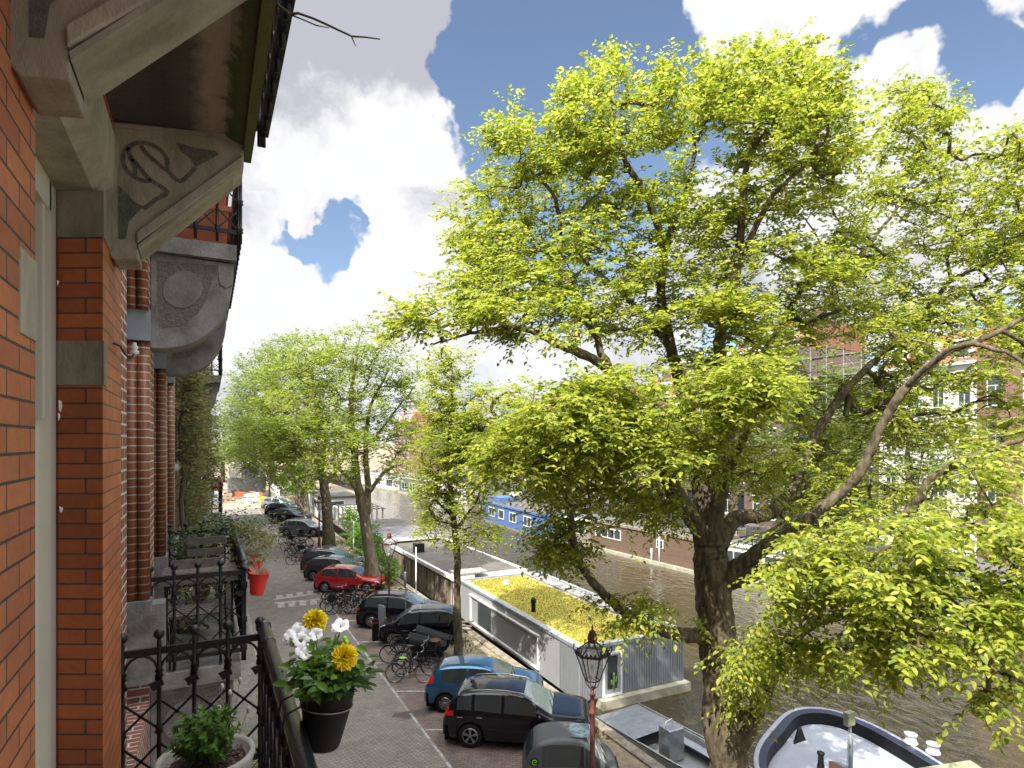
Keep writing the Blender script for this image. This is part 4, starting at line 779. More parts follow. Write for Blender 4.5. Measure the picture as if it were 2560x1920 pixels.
# trees in the far bend and beyond the building site, each a tree
k = 0
for (px, py, X_, Y_, hgt) in [(0, 0, 3, 150, 15), (0, 0, 12, 160, 16), (0, 0, 20, 152, 15), (0, 0, 29, 158, 17)]:
    b = (X_, Y_, 0); k += 1
    grow('far_tree', ['broad light green tree beyond the building site, farthest left', 'rounded green tree beyond the building site near the containers', 'green tree closing the street behind the parked cars', 'tall green tree at the bend of the canal'][k - 1], 'tree', b, [[(X_, Y_, 0, .5), (X_, Y_, hgt * .4, .4), (X_ + .5, Y_, hgt * .8, .15)]],
         ell_blobs(np.random.default_rng(40 + k), [(X_, Y_, hgt * .62, 6, 6, hgt * .40, 130)]), leaf=.55, T=6, K=7, L=2.0, seed=40 + k, leafm='far_leaf', detail=False, twigs=False, group='trees at the far end of the canal', tips=.02)
# far bank trees: three kinds, copied
protos = []
for i, (hh, sp) in enumerate([(11.5, 4.2), (13.5, 5.0), (10, 3.6)]):
    protos.append(grow('far_bank_tree', 'x', 'tree', (0, 0, 0), [[(0, 0, -.1, .32), (.1, 0, hh * .3, .26), (-.2, .2, hh * .6, .15), (0, 0, hh * .85, .05)], [(.1, 0, hh * .3, .15), (1.6, .6, hh * .5, .1), (2.4, .8, hh * .62, .05)], [(.1, 0, hh * .33, .15), (-1.4, -.8, hh * .52, .1), (-2.2, -1, hh * .66, .05)]],
        ell_blobs(np.random.default_rng(60 + i), [(0, 0, hh * .62, sp, sp, hh * .36, 150), (1.5, .8, hh * .55, sp * .6, sp * .6, hh * .2, 40)]), leaf=.26, T=6, K=7, L=1.1, seed=60 + i, leafm='far_leaf', detail=False, twigs=False, group='leafy trees along the far bank', tips=.012))
fy = [24, 33, 41, 50, 58, 66.5, 75, 84, 94, 103, 111, 119, 127, 136, 145]
fx = {}
for i, y in enumerate(fy):
    t = protos[i % 3]; o = t if i < 3 else dup(t)
    xx = 42.6 + max(0, y - 60) * .13; o.location = (xx, y, -.1); o.rotation_euler = (0, 0, i * 1.3); s_ = .9 + .2 * ((i * 37) % 10) / 10 + .22; o.scale = (s_, s_, s_)
    o['label'] = 'leafy street tree on the far bank ' + ['before the rightmost dark house', 'before the white plastered house', 'before the scaffolding', 'behind the forked elm trunk', 'above the timber houseboat', 'above the dark houseboat', 'right of the blue houseboat roof', 'just behind the blue houseboat', 'left of the blue houseboat', 'seen right through the slim tree crown', 'seen left of the slim tree crown', 'above the white houseboat with the vine', 'above the projecting flat-roofed houseboat', 'behind the long white houseboat', 'last one at the canal bend'][i]; o['category'] = 'tree'; o['group'] = 'leafy trees along the far bank'
# ---------------------------------------------------------------- cars
def interp(pts, x):
    for (a, b), (c, d) in zip(pts[:-1], pts[1:]):
        if x <= c: t = (x - a) / max(1e-6, c - a); return b + (d - b) * t
    return pts[-1][1]
def cinterp(pts, x):
    xs = [p[0] for p in pts]; n = len(pts)
    for i in range(n - 1):
        if x <= xs[i + 1]:
            t = (x - xs[i]) / (xs[i + 1] - xs[i]); h = xs[i + 1] - xs[i]
            def sl(k):
                if k <= 0 or k >= n - 1: return 0 if n < 3 else (pts[min(k + 1, n - 1)][1] - pts[max(k - 1, 0)][1]) / (xs[min(k + 1, n - 1)] - xs[max(k - 1, 0)])
                a = (pts[k][1] - pts[k - 1][1]) / (xs[k] - xs[k - 1]); b = (pts[k + 1][1] - pts[k][1]) / (xs[k + 1] - xs[k])
                return 0 if a * b < 0 else 2 * a * b / (a + b + 1e-9) if abs(a + b) > 1e-9 else 0
            m0, m1 = sl(i) * h, sl(i + 1) * h
            return pts[i][1] * (2 * t ** 3 - 3 * t ** 2 + 1) + m0 * (t ** 3 - 2 * t ** 2 + t) + pts[i + 1][1] * (-2 * t ** 3 + 3 * t ** 2) + m1 * (t ** 3 - t ** 2)
    return pts[-1][1]
def make_wheel(root, x, y, R_, side, rimm='rim', spokes=5):
    t = MB(); w = .20; t.lathe([(R_ * .62, -w / 2 + .01), (R_ * .93, -w / 2), (R_, -w / 2 + .03), (R_, w / 2 - .03), (R_ * .93, w / 2), (R_ * .62, w / 2 - .01)], (x, y, R_), 22, 'y', cap=False); wh = t.build('wheel', 'tyre', root)
    r = MB(); yo = y + side * (w / 2 - .015); rr = R_ * .66
    r.lathe([(rr * .90, -.012), (rr, -.006), (rr, .008), (rr * .9, .004)], (x, yo, R_), 20, 'y', cap=False); r.lathe([(0, -.02), (rr * .2, -.02), (rr * .2, .012), (0, .014)], (x, yo, R_), 10, 'y')
    for k in range(spokes):
        a = 2 * math.pi * k / spokes + .3
        for da in (-.13, .13): r.bar((x + math.cos(a) * rr * .15, yo, R_ + math.sin(a) * rr * .15), (x + math.cos(a + da) * rr * .93, yo, R_ + math.sin(a + da) * rr * .93), .022 if spokes < 8 else .014, .05 if spokes < 8 else .026, up=(0, 1, 0))
    r.build('rim', rimm, wh); MB().lathe([(0, -.01), (rr * .92, -.01), (rr * .92, .0), (0, .0)], (x, yo - side * .03, R_), 16, 'y').build('brake_disc', 'under', wh)
def make_car(label, L, W, H, paint, top, belt, wb, ro, Rw=.32, roof=.74, sidewin=((.2, .5), (.52, .66)), ws=(.56, .76), rw=(.03, .14), taper=.16, zlow=.22, tails=None, heads=None, cladding=None, rimm='rim', spokes=5, rails=False, mirror=.66, group='cars parked at an angle along the quay', extras=None, name='parked_car', glassm='car_glass', cat='car', nose=.62, plate=True):
    root = thing(name, label, cat, (0, 0, 0), group); xr, xf = ro, ro + wb
    xs = set([i / 64 for i in range(65)] + [.004, .012, .024, .988, .996]); 
    for a, b in sidewin: xs |= {a, b}
    xs |= {ws[0], ws[1], rw[0], rw[1]}
    for xc in (xr, xf):
        for k in range(-8, 9): xs.add((xc + Rw * 1.13 * math.sin(k / 8 * math.pi / 2)) / L)
    xs = sorted(x for x in xs if 0 <= x <= 1); rows = []
    for x in xs:
        X = x * L; zt = cinterp(top, x); zb = zlow + .06 * (abs(2 * x - 1) ** 6)
        for xc in (xr, xf):
            q = (Rw * 1.15) ** 2 - (X - xc) ** 2
            if q > 0: zb = max(zb, Rw + math.sqrt(q) * .98)
        bz = min(interp(belt, x), zt - .035); e = abs(2 * x - 1); w = W / 2 * (1 - taper * e ** 5 - .10 * max(0, (x - .93) / .07) ** 2 - .08 * max(0, (.05 - x) / .05) ** 2)
        g = max(0, min(1, (zt - bz - .05) / (H - bz - .05))); wt = w * (.93 + (roof - .93) * g)
        zm = zb + (bz - zb)
        r = [(w * .93, zb + .0), (w * .985, zb + .05 * (bz - zb)), (w * 1.0, zb + .35 * (bz - zb)), (w * 1.0, zb + .62 * (bz - zb)), (w * .985, zb + .86 * (bz - zb)), (w * .955, bz), (w * .94, bz + (zt - bz) * .10),
             (wt * 1.0, bz + (zt - bz) * .86), (wt * .93, bz + (zt - bz) * .955), (wt * .55, zt - .008), (0, zt)]
        rows.append([(X - L / 2, y, z) for y, z in r])
    cats = {}
    def put(c, i, k, sgn):
        a = rows[i][k], rows[i][k + 1], rows[i + 1][k + 1], rows[i + 1][k]; q = [(p[0], p[1] * sgn, p[2]) for p in a]
        cats.setdefault(c, []).append(q if sgn > 0 else q[::-1])
    for i in range(len(xs) - 1):
        xm = (xs[i] + xs[i + 1]) / 2
        for k in range(10):
            for sgn in (1, -1):
                c = 'body'
                if k == 6 and any(a < xm < b for a, b in sidewin): c = 'side_window' + ('' if sgn > 0 else '2')
                elif k >= 8 and ws[0] < xm < ws[1]: c = 'windscreen'
                elif k >= 8 and rw[0] < xm < rw[1]: c = 'rear_window'
                elif cladding and (k == 0 or (k == 1 and False)): c = 'sill_trim'
                for nm, m_, (k0, k1), (x0, x1) in (tails or []) + (heads or []):
                    if k0 <= k < k1 and x0 < xm < x1: c = nm + ('' if sgn > 0 else '2')
                put(c, i, k, sgn)
    ms = {'body': paint, 'side_window': glassm, 'side_window2': glassm, 'windscreen': 'windscreen', 'rear_window': glassm, 'sill_trim': 'plastic_black'}
    for nm, m_, _, _ in (tails or []) + (heads or []): ms[nm] = m_; ms[nm + '2'] = m_
    body = None
    for c in sorted(cats, key=lambda c: c != 'body'):
        me = MB(); idx = {}; vs = []; fs = []
        for q in cats[c]:
            f = []
            for p in q:
                kk = (round(p[0], 5), round(p[1], 5), round(p[2], 5))
                if kk not in idx: idx[kk] = len(vs); vs.append(p)
                f.append(idx[kk])
            f2 = []; [f2.append(v) for v in f if v not in f2]
            if len(f2) > 2: fs.append(tuple(f2))
        if c == 'body':
            for e_ in (0, -1):
                r = rows[e_]; ring = [(p[0], p[1], p[2]) for p in r] + [(p[0], -p[1], p[2]) for p in r[-2::-1]]; o = len(vs); vs += ring; fs.append(tuple(range(o, o + len(ring))) if e_ == 0 else tuple(range(o + len(ring) - 1, o - 1, -1)))
        me.add(vs, fs, True); ob = me.build(c.rstrip('2'), ms[c], root, uv=False)
        if c == 'body': body = ob
    MB().box(-L / 2 + .08, -W / 2 + .1, .18, L / 2 - .1, W / 2 - .1, .62).build('underbody', 'under', root)
    for xc in (xr, xf):
        for s_ in (1, -1): make_wheel(root, xc - L / 2, s_ * (W / 2 - .125), Rw, s_, rimm, spokes)
    S = lambda x: cinterp(top, x)
    xm = mirror * L - L / 2; bz = interp(belt, mirror)
    for s_ in (1, -1):
        m = MB(); m.ball((xm, s_ * (W / 2 + .06), bz + .06), .10, 8, (.6, 1, .72)); m.bar((xm, s_ * (W / 2 - .08), bz + .01), (xm, s_ * (W / 2 + .04), bz + .04), .05, .04); m.build('mirror', paint if paint not in ('paint_grey',) else 'plastic_black', root)
    for a, b in sidewin[:2]:
        for s_ in (1, -1):
            xx = (a + (b - a) * .12) * L - L / 2; hh = interp(belt, a) - .13
            MB().box(xx - .02, s_ * (W / 2 - .012), hh, xx + .15, s_ * (W / 2 + .014), hh + .03).build('door_handle', 'chrome' if cladding else paint, root)
    sm = MB()
    for a in [sidewin[0][0] + .005, (sidewin[0][1] + sidewin[1][0]) / 2 if len(sidewin) > 1 else sidewin[0][1], mirror + .015]:
        for s_ in (1, -1): sm.tube([(a * L - L / 2, s_ * (W / 2 * f + .0015), z) for f, z in ((.99, .34), (1.0, .55), (1.0, .72), (.985, interp(belt, a) - .1), (.958, interp(belt, a)))], .0045, 4)
    sm.build('door_seam', 'under', root)
    if rails:
        for s_ in (1, -1):
            MB().tube([((x * L - L / 2), s_ * (W / 2 * roof * .90), S(x) - .005 + .045 * (0 if x in (.16, .6) else 1)) for x in (.16, .19, .3, .42, .54, .6)], .016, 6).build('roof_rail', 'alu' if rails == 1 else 'plastic_black', root)
    if plate: MB().box(-L / 2 - .012, -.26, .62 if nose > .6 else .5, -L / 2 + .004, .26, .73 if nose > .6 else .61).build('number_plate', 'plate', root); MB().box(L / 2 - .01, -.26, .40, L / 2 + .012, .26, .50).build('number_plate', 'plate', root)
    MB().box(L / 2 - .05, -W * .30, .48 if nose < .7 else .55, L / 2 + .003, W * .30, .62 if nose < .7 else .78).build('grille', 'plastic_black', root)
    MB().bar((ws[1] * L - L / 2 + .02, -W * .30, S(ws[1]) + .01), (ws[1] * L - L / 2 - .10, W * .05, S(ws[1] - .02) + .02), .014).bar((ws[1] * L - L / 2 + .02, W * .02, S(ws[1]) + .01), (ws[1] * L - L / 2 - .10, W * .33, S(ws[1] - .02) + .02), .014).build('wiper', 'under', root)
    if extras: extras(root)
    return root
def park(root, px, py, ang, xoff, W, label=None, src=None):
    """put the car so that its near rear wheel touches the ground at photo pixel px, py"""
    p = PZ(px, py, 0); a = R(ang); f = Vector((math.cos(a), math.sin(a), 0)); s_ = Vector((math.sin(a), -math.cos(a), 0))
    c = Vector((p.x, p.y, 0)) - f * xoff - s_ * (W / 2 - .02); root.location = (c.x, c.y, .006); root.rotation_euler = (0, 0, a); return root
suv_top = [(0, .70), (.006, .86), (.02, 1.0), (.045, 1.18), (.09, 1.42), (.15, 1.52), (.30, 1.59), (.43, 1.59), (.54, 1.52), (.65, 1.28), (.735, 1.08), (.80, 1.05), (.93, .99), (.975, .88), (.995, .72), (1, .60)]
def xc(root):
    MB().lathe([(.0, .05), (.03, .045), (.06, 0)], (-1.45, 0, 1.60), 8).build('roof_aerial', 'plastic_black', root)
    for s_ in (1, -1):
        MB().prism([(-.30, .93), (.0, .90), (.0, .97), (-.10, 1.02), (-.17, 1.32), (-.235, 1.32)], (-1.93, s_ * (.80), 0), (1, 0, 0), (0, 0, 1), (0, s_ * .045, 0)).build('tail_light', 'tail_red', root) if False else None
c1 = make_car('black compact suv with silver roof edge and red hooked tail lights', 4.43, 1.86, 1.60, 'paint_black', suv_top, [(0, .98), (.15, 1.06), (.40, 1.0), (.75, .96), (1, .8)], 2.70, .86, .355, .75, ((.10, .20), (.22, .40), (.42, .63)), (.545, .735), (.045, .11), tails=[('tail_light', 'tail_red', (4, 6), (-.01, .075)), ('tail_light_upper', 'tail_red', (6, 9), (.0, .04))], heads=[('headlight', 'head_clear', (3, 5), (.955, 1.01))], cladding=1, rimm='rim', spokes=5, rails=1, extras=xc, mirror=.655, nose=.75)
park(c1, 1175, 1872, -33, .86 - 4.43 / 2, 1.86)
hb_top = [(0, .60), (.006, .78), (.03, .95), (.07, 1.20), (.13, 1.38), (.22, 1.46), (.36, 1.495), (.48, 1.47), (.57, 1.39), (.68, 1.16), (.75, 1.02), (.80, .985), (.93, .86), (.975, .74), (.995, .60), (1, .5)]
c2 = make_car('metallic blue hatchback with red rear lights beside the black suv', 3.98, 1.72, 1.49, 'paint_blue', hb_top, [(0, .90), (.12, .96), (.30, .94), (.75, .86), (1, .7)], 2.49, .72, .305, .72, ((.14, .36), (.375, .655)), (.56, .75), (.05, .13), tails=[('tail_light', 'tail_red', (5, 8), (-.01, .075))], heads=[('headlight', 'head_clear', (4, 7), (.90, .985))], spokes=10, mirror=.66)
park(c2, 1112, 1783, -30, .72 - 3.98 / 2, 1.72)
# grey electric microcar
mc_top = [(0, .50), (.01, .72), (.04, .98), (.10, 1.28), (.19, 1.43), (.34, 1.50), (.50, 1.50), (.62, 1.44), (.74, 1.20), (.86, .92), (.94, .78), (.985, .62), (1, .45)]
def mc(root):
    L = 2.5; W = 1.42
    MB().box(.0, -.38, 1.485, .52, .38, 1.512).build('sunroof', 'windscreen', root)
    t = MB(); cx, cz = -.93, 1.02
    arc = [(cx + .062 * math.cos(a), -W / 2 * .955 - .022, cz + .062 * math.sin(a)) for a in np.linspace(.2, 5.6, 14)]; t.tube(arc, .011, 5); t.bar((cx - .03, -W / 2 * .955 - .022, cz), (cx + .055, -W / 2 * .955 - .022, cz + .005), .018, .012); t.build('emblem', 'lime', root)
    MB().lathe([(0, -.01), (.10, -.01), (.10, .012), (0, .014)], (cx, -W / 2 * .955 + .0, cz), 18, 'y').build('emblem_disc', 'plastic_black', root)
    st = MB(); [st.bar((-.86 + i * .07, -W / 2 - .003, .36), (-.74 + i * .07, -W / 2 * .995 - .006, .80), .018, .004, up=(0, 1, 0)) for i in range(3)]; st.build('stripes', 'plastic_black', root)
    MB().box(-.52, -W / 2 - .008, .60, -.44, -W / 2 + .01, .68).build('red_button', 'tail_red', root); MB().box(-.62, -W / 2 - .006, .62, -.53, -W / 2 + .01, .67).build('flap', 'plastic_black', root)
    for s_ in (1, -1):
        MB().tube([(1.12, s_ * .42, .58), (1.02, s_ * .55, .74), (.82, s_ * .61, .86)], .022, 6).build('light_bar', 'head_clear', root)
        MB().tube([(-1.20, s_ * .45, .58), (-1.13, s_ * .56, .74), (-1.02, s_ * .60, .84)], .022, 6).build('rear_light_bar', 'head_clear', root)
c3 = make_car('small grey two-seat electric microcar with glass sunroof and yellow-green round emblem', 2.5, 1.42, 1.50, 'microcar_grey', mc_top, [(0, .80), (.3, .84), (1, .80)], 1.60, .42, .27, .82, ((.20, .245), (.25, .62), (.635, .78)), (.64, .86), (.04, .12), rimm='rim_dark', spokes=6, mirror=.70, extras=mc, zlow=.2, taper=.22, plate=False)
p = PD(1425, 1900, 15.6); c3.location = (p.x, p.y, .006); c3.rotation_euler = (0, 0, R(-28))
# black hatch estate (charging)
ev_top = [(0, .62), (.006, .82), (.03, 1.0), (.06, 1.22), (.11, 1.42), (.2, 1.54), (.35, 1.575), (.48, 1.55), (.57, 1.46), (.68, 1.20), (.745, 1.06), (.80, 1.02), (.93, .90), (.975, .78), (.995, .62), (1, .5)]
c4 = make_car('black hatchback with bright multi-spoke wheels plugged in at the charging post', 4.3, 1.80, 1.57, 'paint_black', ev_top, [(0, .96), (.15, 1.0), (.75, .92), (1, .75)], 2.67, .80, .345, .74, ((.11, .36), (.375, .64)), (.565, .745), (.045, .125), tails=[('tail_light', 'tail_red', (4, 6), (-.01, .05))], heads=[('headlight', 'head_clear', (4, 6), (.93, .985))], spokes=10, mirror=.66, rails=2)
park(c4, 927, 1573, -31, .80 - 2.15, 1.80)
# little black car facing the street
fi_top = [(0, .60), (.006, .85), (.02, 1.05), (.05, 1.32), (.10, 1.46), (.25, 1.53), (.45, 1.54), (.58, 1.48), (.70, 1.24), (.78, 1.03), (.84, .98), (.94, .88), (.98, .74), (1, .5)]
c5 = make_car('short black city car parked nose to the street beside the cargo bikes', 3.55, 1.64, 1.54, 'paint_black', fi_top, [(0, .98), (.3, .95), (1, .85)], 2.3, .60, .29, .80, ((.08, .22), (.235, .46), (.475, .72)), (.585, .78), (.03, .08), tails=[('tail_light', 'tail_red', (4, 6), (-.01, .05))], heads=[('headlight', 'head_clear', (5, 7), (.90, .98))], spokes=7, mirror=.72)
p = PZ(1062, 1618, 0); c5.location = (p.x + .1, p.y + 1.0, .006); c5.rotation_euler = (0, 0, R(180 - 27))
red = make_car('bright red hatchback in front of the twin-stemmed tree', 4.06, 1.78, 1.44, 'paint_red', hb_top, [(0, .90), (.12, .94), (.30, .92), (.75, .84), (1, .7)], 2.56, .72, .32, .73, ((.13, .36), (.375, .65)), (.56, .75), (.05, .13), tails=[('tail_light', 'tail_red', (4, 6), (-.01, .06))], heads=[('headlight', 'head_clear', (4, 6), (.92, .985))], spokes=10, mirror=.66)
park(red, 810, 1483, -30, .72 - 2.03, 1.78)
ya = make_car('dark grey hatchback with lighter bonnet, first behind the red car', 3.94, 1.75, 1.47, 'paint_dark', hb_top, [(0, .92), (.12, 1.0), (.30, .96), (.75, .88), (1, .7)], 2.55, .70, .325, .72, ((.15, .36), (.375, .65)), (.56, .75), (.05, .13), tails=[('tail_light', 'tail_red', (4, 6), (-.01, .06))], heads=[('headlight', 'head_clear', (4, 6), (.92, .985))], rimm='rim', spokes=8, mirror=.66)
park(ya, 782, 1453, -30, .70 - 1.97, 1.75)
ya2 = make_car('dark crossover with silver roof rail, second behind the red car', 4.15, 1.78, 1.56, 'paint_dark', suv_top if False else ev_top, [(0, .95), (.15, 1.02), (.75, .92), (1, .75)], 2.6, .75, .33, .73, ((.12, .36), (.375, .64)), (.565, .745), (.045, .125), tails=[('tail_light', 'tail_red', (4, 6), (-.01, .05))], heads=[('headlight', 'head_clear', (4, 6), (.93, .985))], rails=1, mirror=.66)
park(ya2, 774, 1433, -30, .75 - 2.07, 1.78)
gs = make_car('grey-green suv parked beside the front bicycle cluster', 4.35, 1.80, 1.68, 'paint_grey', suv_top, [(0, 1.0), (.15, 1.02), (.75, .98), (1, .85)], 2.63, .82, .36, .76, ((.06, .20), (.22, .40), (.415, .64)), (.565, .745), (.03, .07), tails=[('tail_light', 'tail_red', (4, 6), (-.01, .04))], heads=[('headlight', 'head_clear', (3, 5), (.955, 1.01))], cladding=1, rails=1, mirror=.655)
park(gs, 715, 1342, -31, .82 - 2.17, 1.80)
g2 = dup(gs, label='black suv with pale window line, second beyond the grey-green suv'); park(g2, 687, 1310, -31, .82 - 2.17, 1.80)
g3 = dup(ya2, label='dark estate car half hidden, third beyond the grey-green suv'); park(g3, 674, 1291, -31, .75 - 2.07, 1.78)
for o_, m_ in ((g2, 'paint_black'), (g3, 'paint_black')):
    for ch in [x for x in C.objects if x.parent == o_ and x.name.split('.')[0] == 'body']: ch.data = ch.data.copy(); ch.data.materials[0] = M[m_]
g4 = dup(ya2, label='silver-grey estate car, farthest in the parking row'); park(g4, 664, 1274, -31, .75 - 2.07, 1.78)
for ch in [x for x in C.objects if x.parent == g4 and x.name.split('.')[0] == 'body']: ch.data = ch.data.copy(); ch.data.materials[0] = M['paint_silver']
# cars on the far bank
for i, (px, py, src, m_, lb) in enumerate([(1290, 1262, ya2, 'paint_white', 'white car on the far bank behind the blue houseboat'), (1345, 1275, red, 'paint_silver', 'silver car on the far bank behind the blue houseboat'), (1820, 1320, gs, 'paint_white', 'white car on the far bank behind the timber houseboat'), (1980, 1345, ya, 'paint_black', 'black car on the far bank right of the big trunk'), (1560, 1300, ya2, 'paint_dark', 'dark car on the far bank between the houseboats')]):
    o = dup(src, label=lb); p = PX(px, py, 45); o.location = (44.6, p.y, -.095); o.rotation_euler = (0, 0, R(82)); o['group'] = 'cars parked on the far bank'
    for ch in [x for x in C.objects if x.parent == o and x.name.split('.')[0] == 'body']: ch.data = ch.data.copy(); ch.data.materials[0] = M[m_]

# ---------------------------------------------------------------- bicycles
def make_bike(label, frame='plastic_black', seatm='plastic_black', basket=None, tyre='tyre', step=False):
    root = thing('bicycle', label, 'bicycle', (0, 0, 0), 'bicycles parked along the quay'); r = .345; xr_, xf_ = -.52, .58
    for x in (xr_, xf_):
        t = MB(); t.tube([(x + r * math.cos(a), 0, r + r * math.sin(a)) for a in np.linspace(0, 2 * math.pi, 25)], .019, 6, cap=False); wh = t.build('wheel', tyre, root)
        s = MB(); s.tube([(x + (r - .024) * math.cos(a), 0, r + (r - .024) * math.sin(a)) for a in np.linspace(0, 2 * math.pi, 25)], .008, 4, cap=False)
        for k in range(14): a = 2 * math.pi * k / 14; s.tube([(x, .015 * (-1) ** k, r), (x + (r - .025) * math.cos(a), 0, r + (r - .025) * math.sin(a))], .0018, 3, cap=False)
        s.lathe([(.02, -.04), (.02, .04)], (x, 0, r), 8, 'y'); s.build('spokes', 'chrome', wh)
    f = MB(); bb = (-.05, 0, .29); st = (-.20, 0, .80); h0, h1 = (.40, 0, .62), (.34, 0, .88)
    f.tube([bb, st], .016, 6); f.tube([bb, h0], .018, 6); f.tube([(-.17 if not step else -.10, 0, .72 if not step else .50), h1 if not step else h0], .015, 6)
    f.tube([h0, h1, (.32, 0, .98)], .018, 6)
    for s_ in (.05, -.05): f.tube([(-.05, s_ * .6, .29), (xr_, s_, r)], .010, 5); f.tube([(-.18, s_ * .5, .72), (xr_, s_, r)], .009, 5); f.tube([(.40, s_, .63), (.50, s_, .50), (xf_, s_, r)], .012, 5)
    f.build('frame', frame, root)
    MB().tube([(.20, .27, 1.03), (.30, .24, 1.06), (.33, 0, 1.02), (.30, -.24, 1.06), (.20, -.27, 1.03)], .012, 6).build('handlebar', 'chrome', root)
    sd = MB(); sd.ball((-.24, 0, .93), .10, 8, (1.3, .85, .35)); sd.ball((-.12, 0, .935), .05, 6, (1.6, .6, .4)); sd.tube([(-.20, 0, .78), (-.22, 0, .92)], .013, 6); sd.build('saddle', seatm, root)
    for x, a0, a1 in ((xr_, .6, 3.3), (xf_, 1.0, 2.9)):
        rows = [[(x + (r + .035) * math.cos(a), y, r + (r + .035) * math.sin(a) - abs(y) * .2) for y in (-.028, 0, .028)] for a in np.linspace(a0, a1, 9)]; MB().grid(rows).build('mudguard', frame, root)
    MB().box(-.85, -.06, .735, -.40, .06, .75).bar((-.80, .05, .735), (xr_, .06, r), .01).bar((-.80, -.05, .735), (xr_, -.06, r), .01).build('carrier', 'cast_iron', root)
    MB().lathe([(.085, -.006), (.10, 0), (.085, .006)], (-.05, -.07, .29), 12, 'y').bar((-.05, -.08, .29), (.06, -.09, .16), .018).bar((-.05, .08, .29), (-.16, .09, .42), .018).build('crank', 'chrome', root)
    if basket:
        b = MB(); x0, x1, z0, z1, yw = .42, .80, .72, .98, .22
        if basket == 'crate':
            b.box(x0, -yw, z0, x1, yw, z0 + .02)
            for zz in (z0 + .02, z0 + .11, z0 + .20): b.box(x0, -yw, zz, x0 + .012, yw, zz + .06).box(x1 - .012, -yw, zz, x1, yw, zz + .06).box(x0 + .012, -yw, zz, x1 - .012, -yw + .012, zz + .06).box(x0 + .012, yw - .012, zz, x1 - .012, yw, zz + .06)
        else: b.lathe([(.0, z0), (.15, z0), (.21, z1), (.22, z1), (.215, z1 - .03)], ((x0 + x1) / 2, 0, 0), 14)
        b.build('basket', {'crate': 'plastic_black', 'green': 'lime', 'wicker': 'brown_leather'}[basket], root)
    return root
bk = [make_bike('', 'plastic_black'), make_bike('', 'plastic_black', 'brown_leather', 'crate', step=True), make_bike('', 'hull_blue', 'plastic_black', 'wicker'), make_bike('', 'steel_grey', 'plastic_black', None, step=True)]
hero = make_bike('black bicycle with lime-green saddle cover and pale tyres, nearest to the road', 'plastic_black', 'lime', None, 'weathered_wood')
def cargo(label):
    root = make_bike(label, 'plastic_black'); root.name = 'cargo_bicycle'
    m = MB(); m.prism([(.15, .30), (1.35, .25), (1.55, .72), (.05, .85)], (.3, -.32, 0), (1, 0, 0), (0, 0, 1), (0, .64, 0)); m.build('cargo_box', 'plastic_black', root, bevel=.03)
    m = MB(); rows = [[(.35 + 1.4 * t, .33 * math.cos(a), .80 - .12 * t + (.42 - .30 * t) * math.sin(a)) for a in np.linspace(0, math.pi, 9)] for t in (0, .25, .5, .75, 1)]; m.grid(rows); m.build('rain_hood', 'plastic_black', root)
    return root
used = []
def place_bike(src, px, py, ang, label, lean=.06):
    o = src if src.name not in used else dup(src); used.append(o.name); used.append(src.name)
    p = PZ(px, py, 0); o.location = (p.x, p.y, .005); o.rotation_euler = (lean, 0, R(ang)); o['label'] = label; return o
place_bike(hero, 1022, 1706, -28, 'black bicycle with lime-green saddle cover and pale tyres, nearest to the road', .05)
place_bike(bk[0], 1038, 1690, -22, 'black bicycle leaning just behind the one with the green saddle')
place_bike(bk[1], 1040, 1672, -24, 'black step-through bicycle with a crate, third in the near rack')
place_bike(bk[2], 1052, 1658, -30, 'dark blue bicycle with a wicker basket, fourth in the near rack')
cg = cargo('long black cargo bicycle with rain hood behind the near rack'); p = PZ(1010, 1664, 0); cg.location = (p.x, p.y + .4, .005); cg.rotation_euler = (0, 0, R(-22))
cg2 = dup(cg, label='second black cargo bicycle against the small city car'); p = PZ(1040, 1650, 0); cg2.location = (p.x, p.y + .9, .005); cg2.rotation_euler = (0, 0, R(-32))
rb = random.Random(5)
spots2 = [(842, 1530), (858, 1536), (872, 1528), (886, 1538), (868, 1515), (852, 1510), (900, 1520), (910, 1512), (838, 1512), (925, 1505)]
lab2 = ['nearest the kerb line', 'front row, second from the kerb line', 'with its front wheel beside the red car', 'rightmost in front', 'in the middle of the tangle', 'at the back by the red door', 'behind the black hatchback roof', 'by the lamp post', 'leftmost at the back', 'next to the tree foot']
for i, (x, y) in enumerate(spots2): place_bike(bk[i % 4], x, y, -28 + rb.uniform(-16, 16) + (180 if i % 3 == 1 else 0), ['black', 'crate-carrying', 'dark blue', 'grey'][i % 4] + ' bicycle below the red car, ' + lab2[i], rb.uniform(-.1, .1))
spots3 = [(745, 1412), (758, 1405), (770, 1410), (782, 1402), (735, 1395), (750, 1388), (765, 1385), (728, 1378), (742, 1370), (756, 1366), (722, 1362), (775, 1392), (738, 1352)]
for i, (x, y) in enumerate(spots3): place_bike(bk[(i + 1) % 4], x, y, -28 + rb.uniform(-20, 20) + (180 if i % 3 == 2 else 0), ['crate-carrying', 'dark blue', 'grey', 'black'][i % 4] + ' bicycle in the long rack beyond the dark hatchbacks, number %d from the front' % (i + 1) if False else ['crate-carrying', 'dark blue', 'grey', 'black'][i % 4] + ' bicycle in the long rack beyond the dark hatchbacks, ' + ['front corner', 'front middle', 'front right', 'front by the lamp', 'second row left', 'second row middle', 'second row right', 'third row left', 'third row middle', 'third row right', 'farthest left', 'under the lamp post', 'beside the grey-green suv wheel'][i], rb.uniform(-.1, .1))
place_bike(bk[0], 705, 1318, -25, 'lone black bicycle between the grey-green suv and the black suv')

mat('lamp_brown', (.045, .022, .018), .5, var=.4, vscale=8)
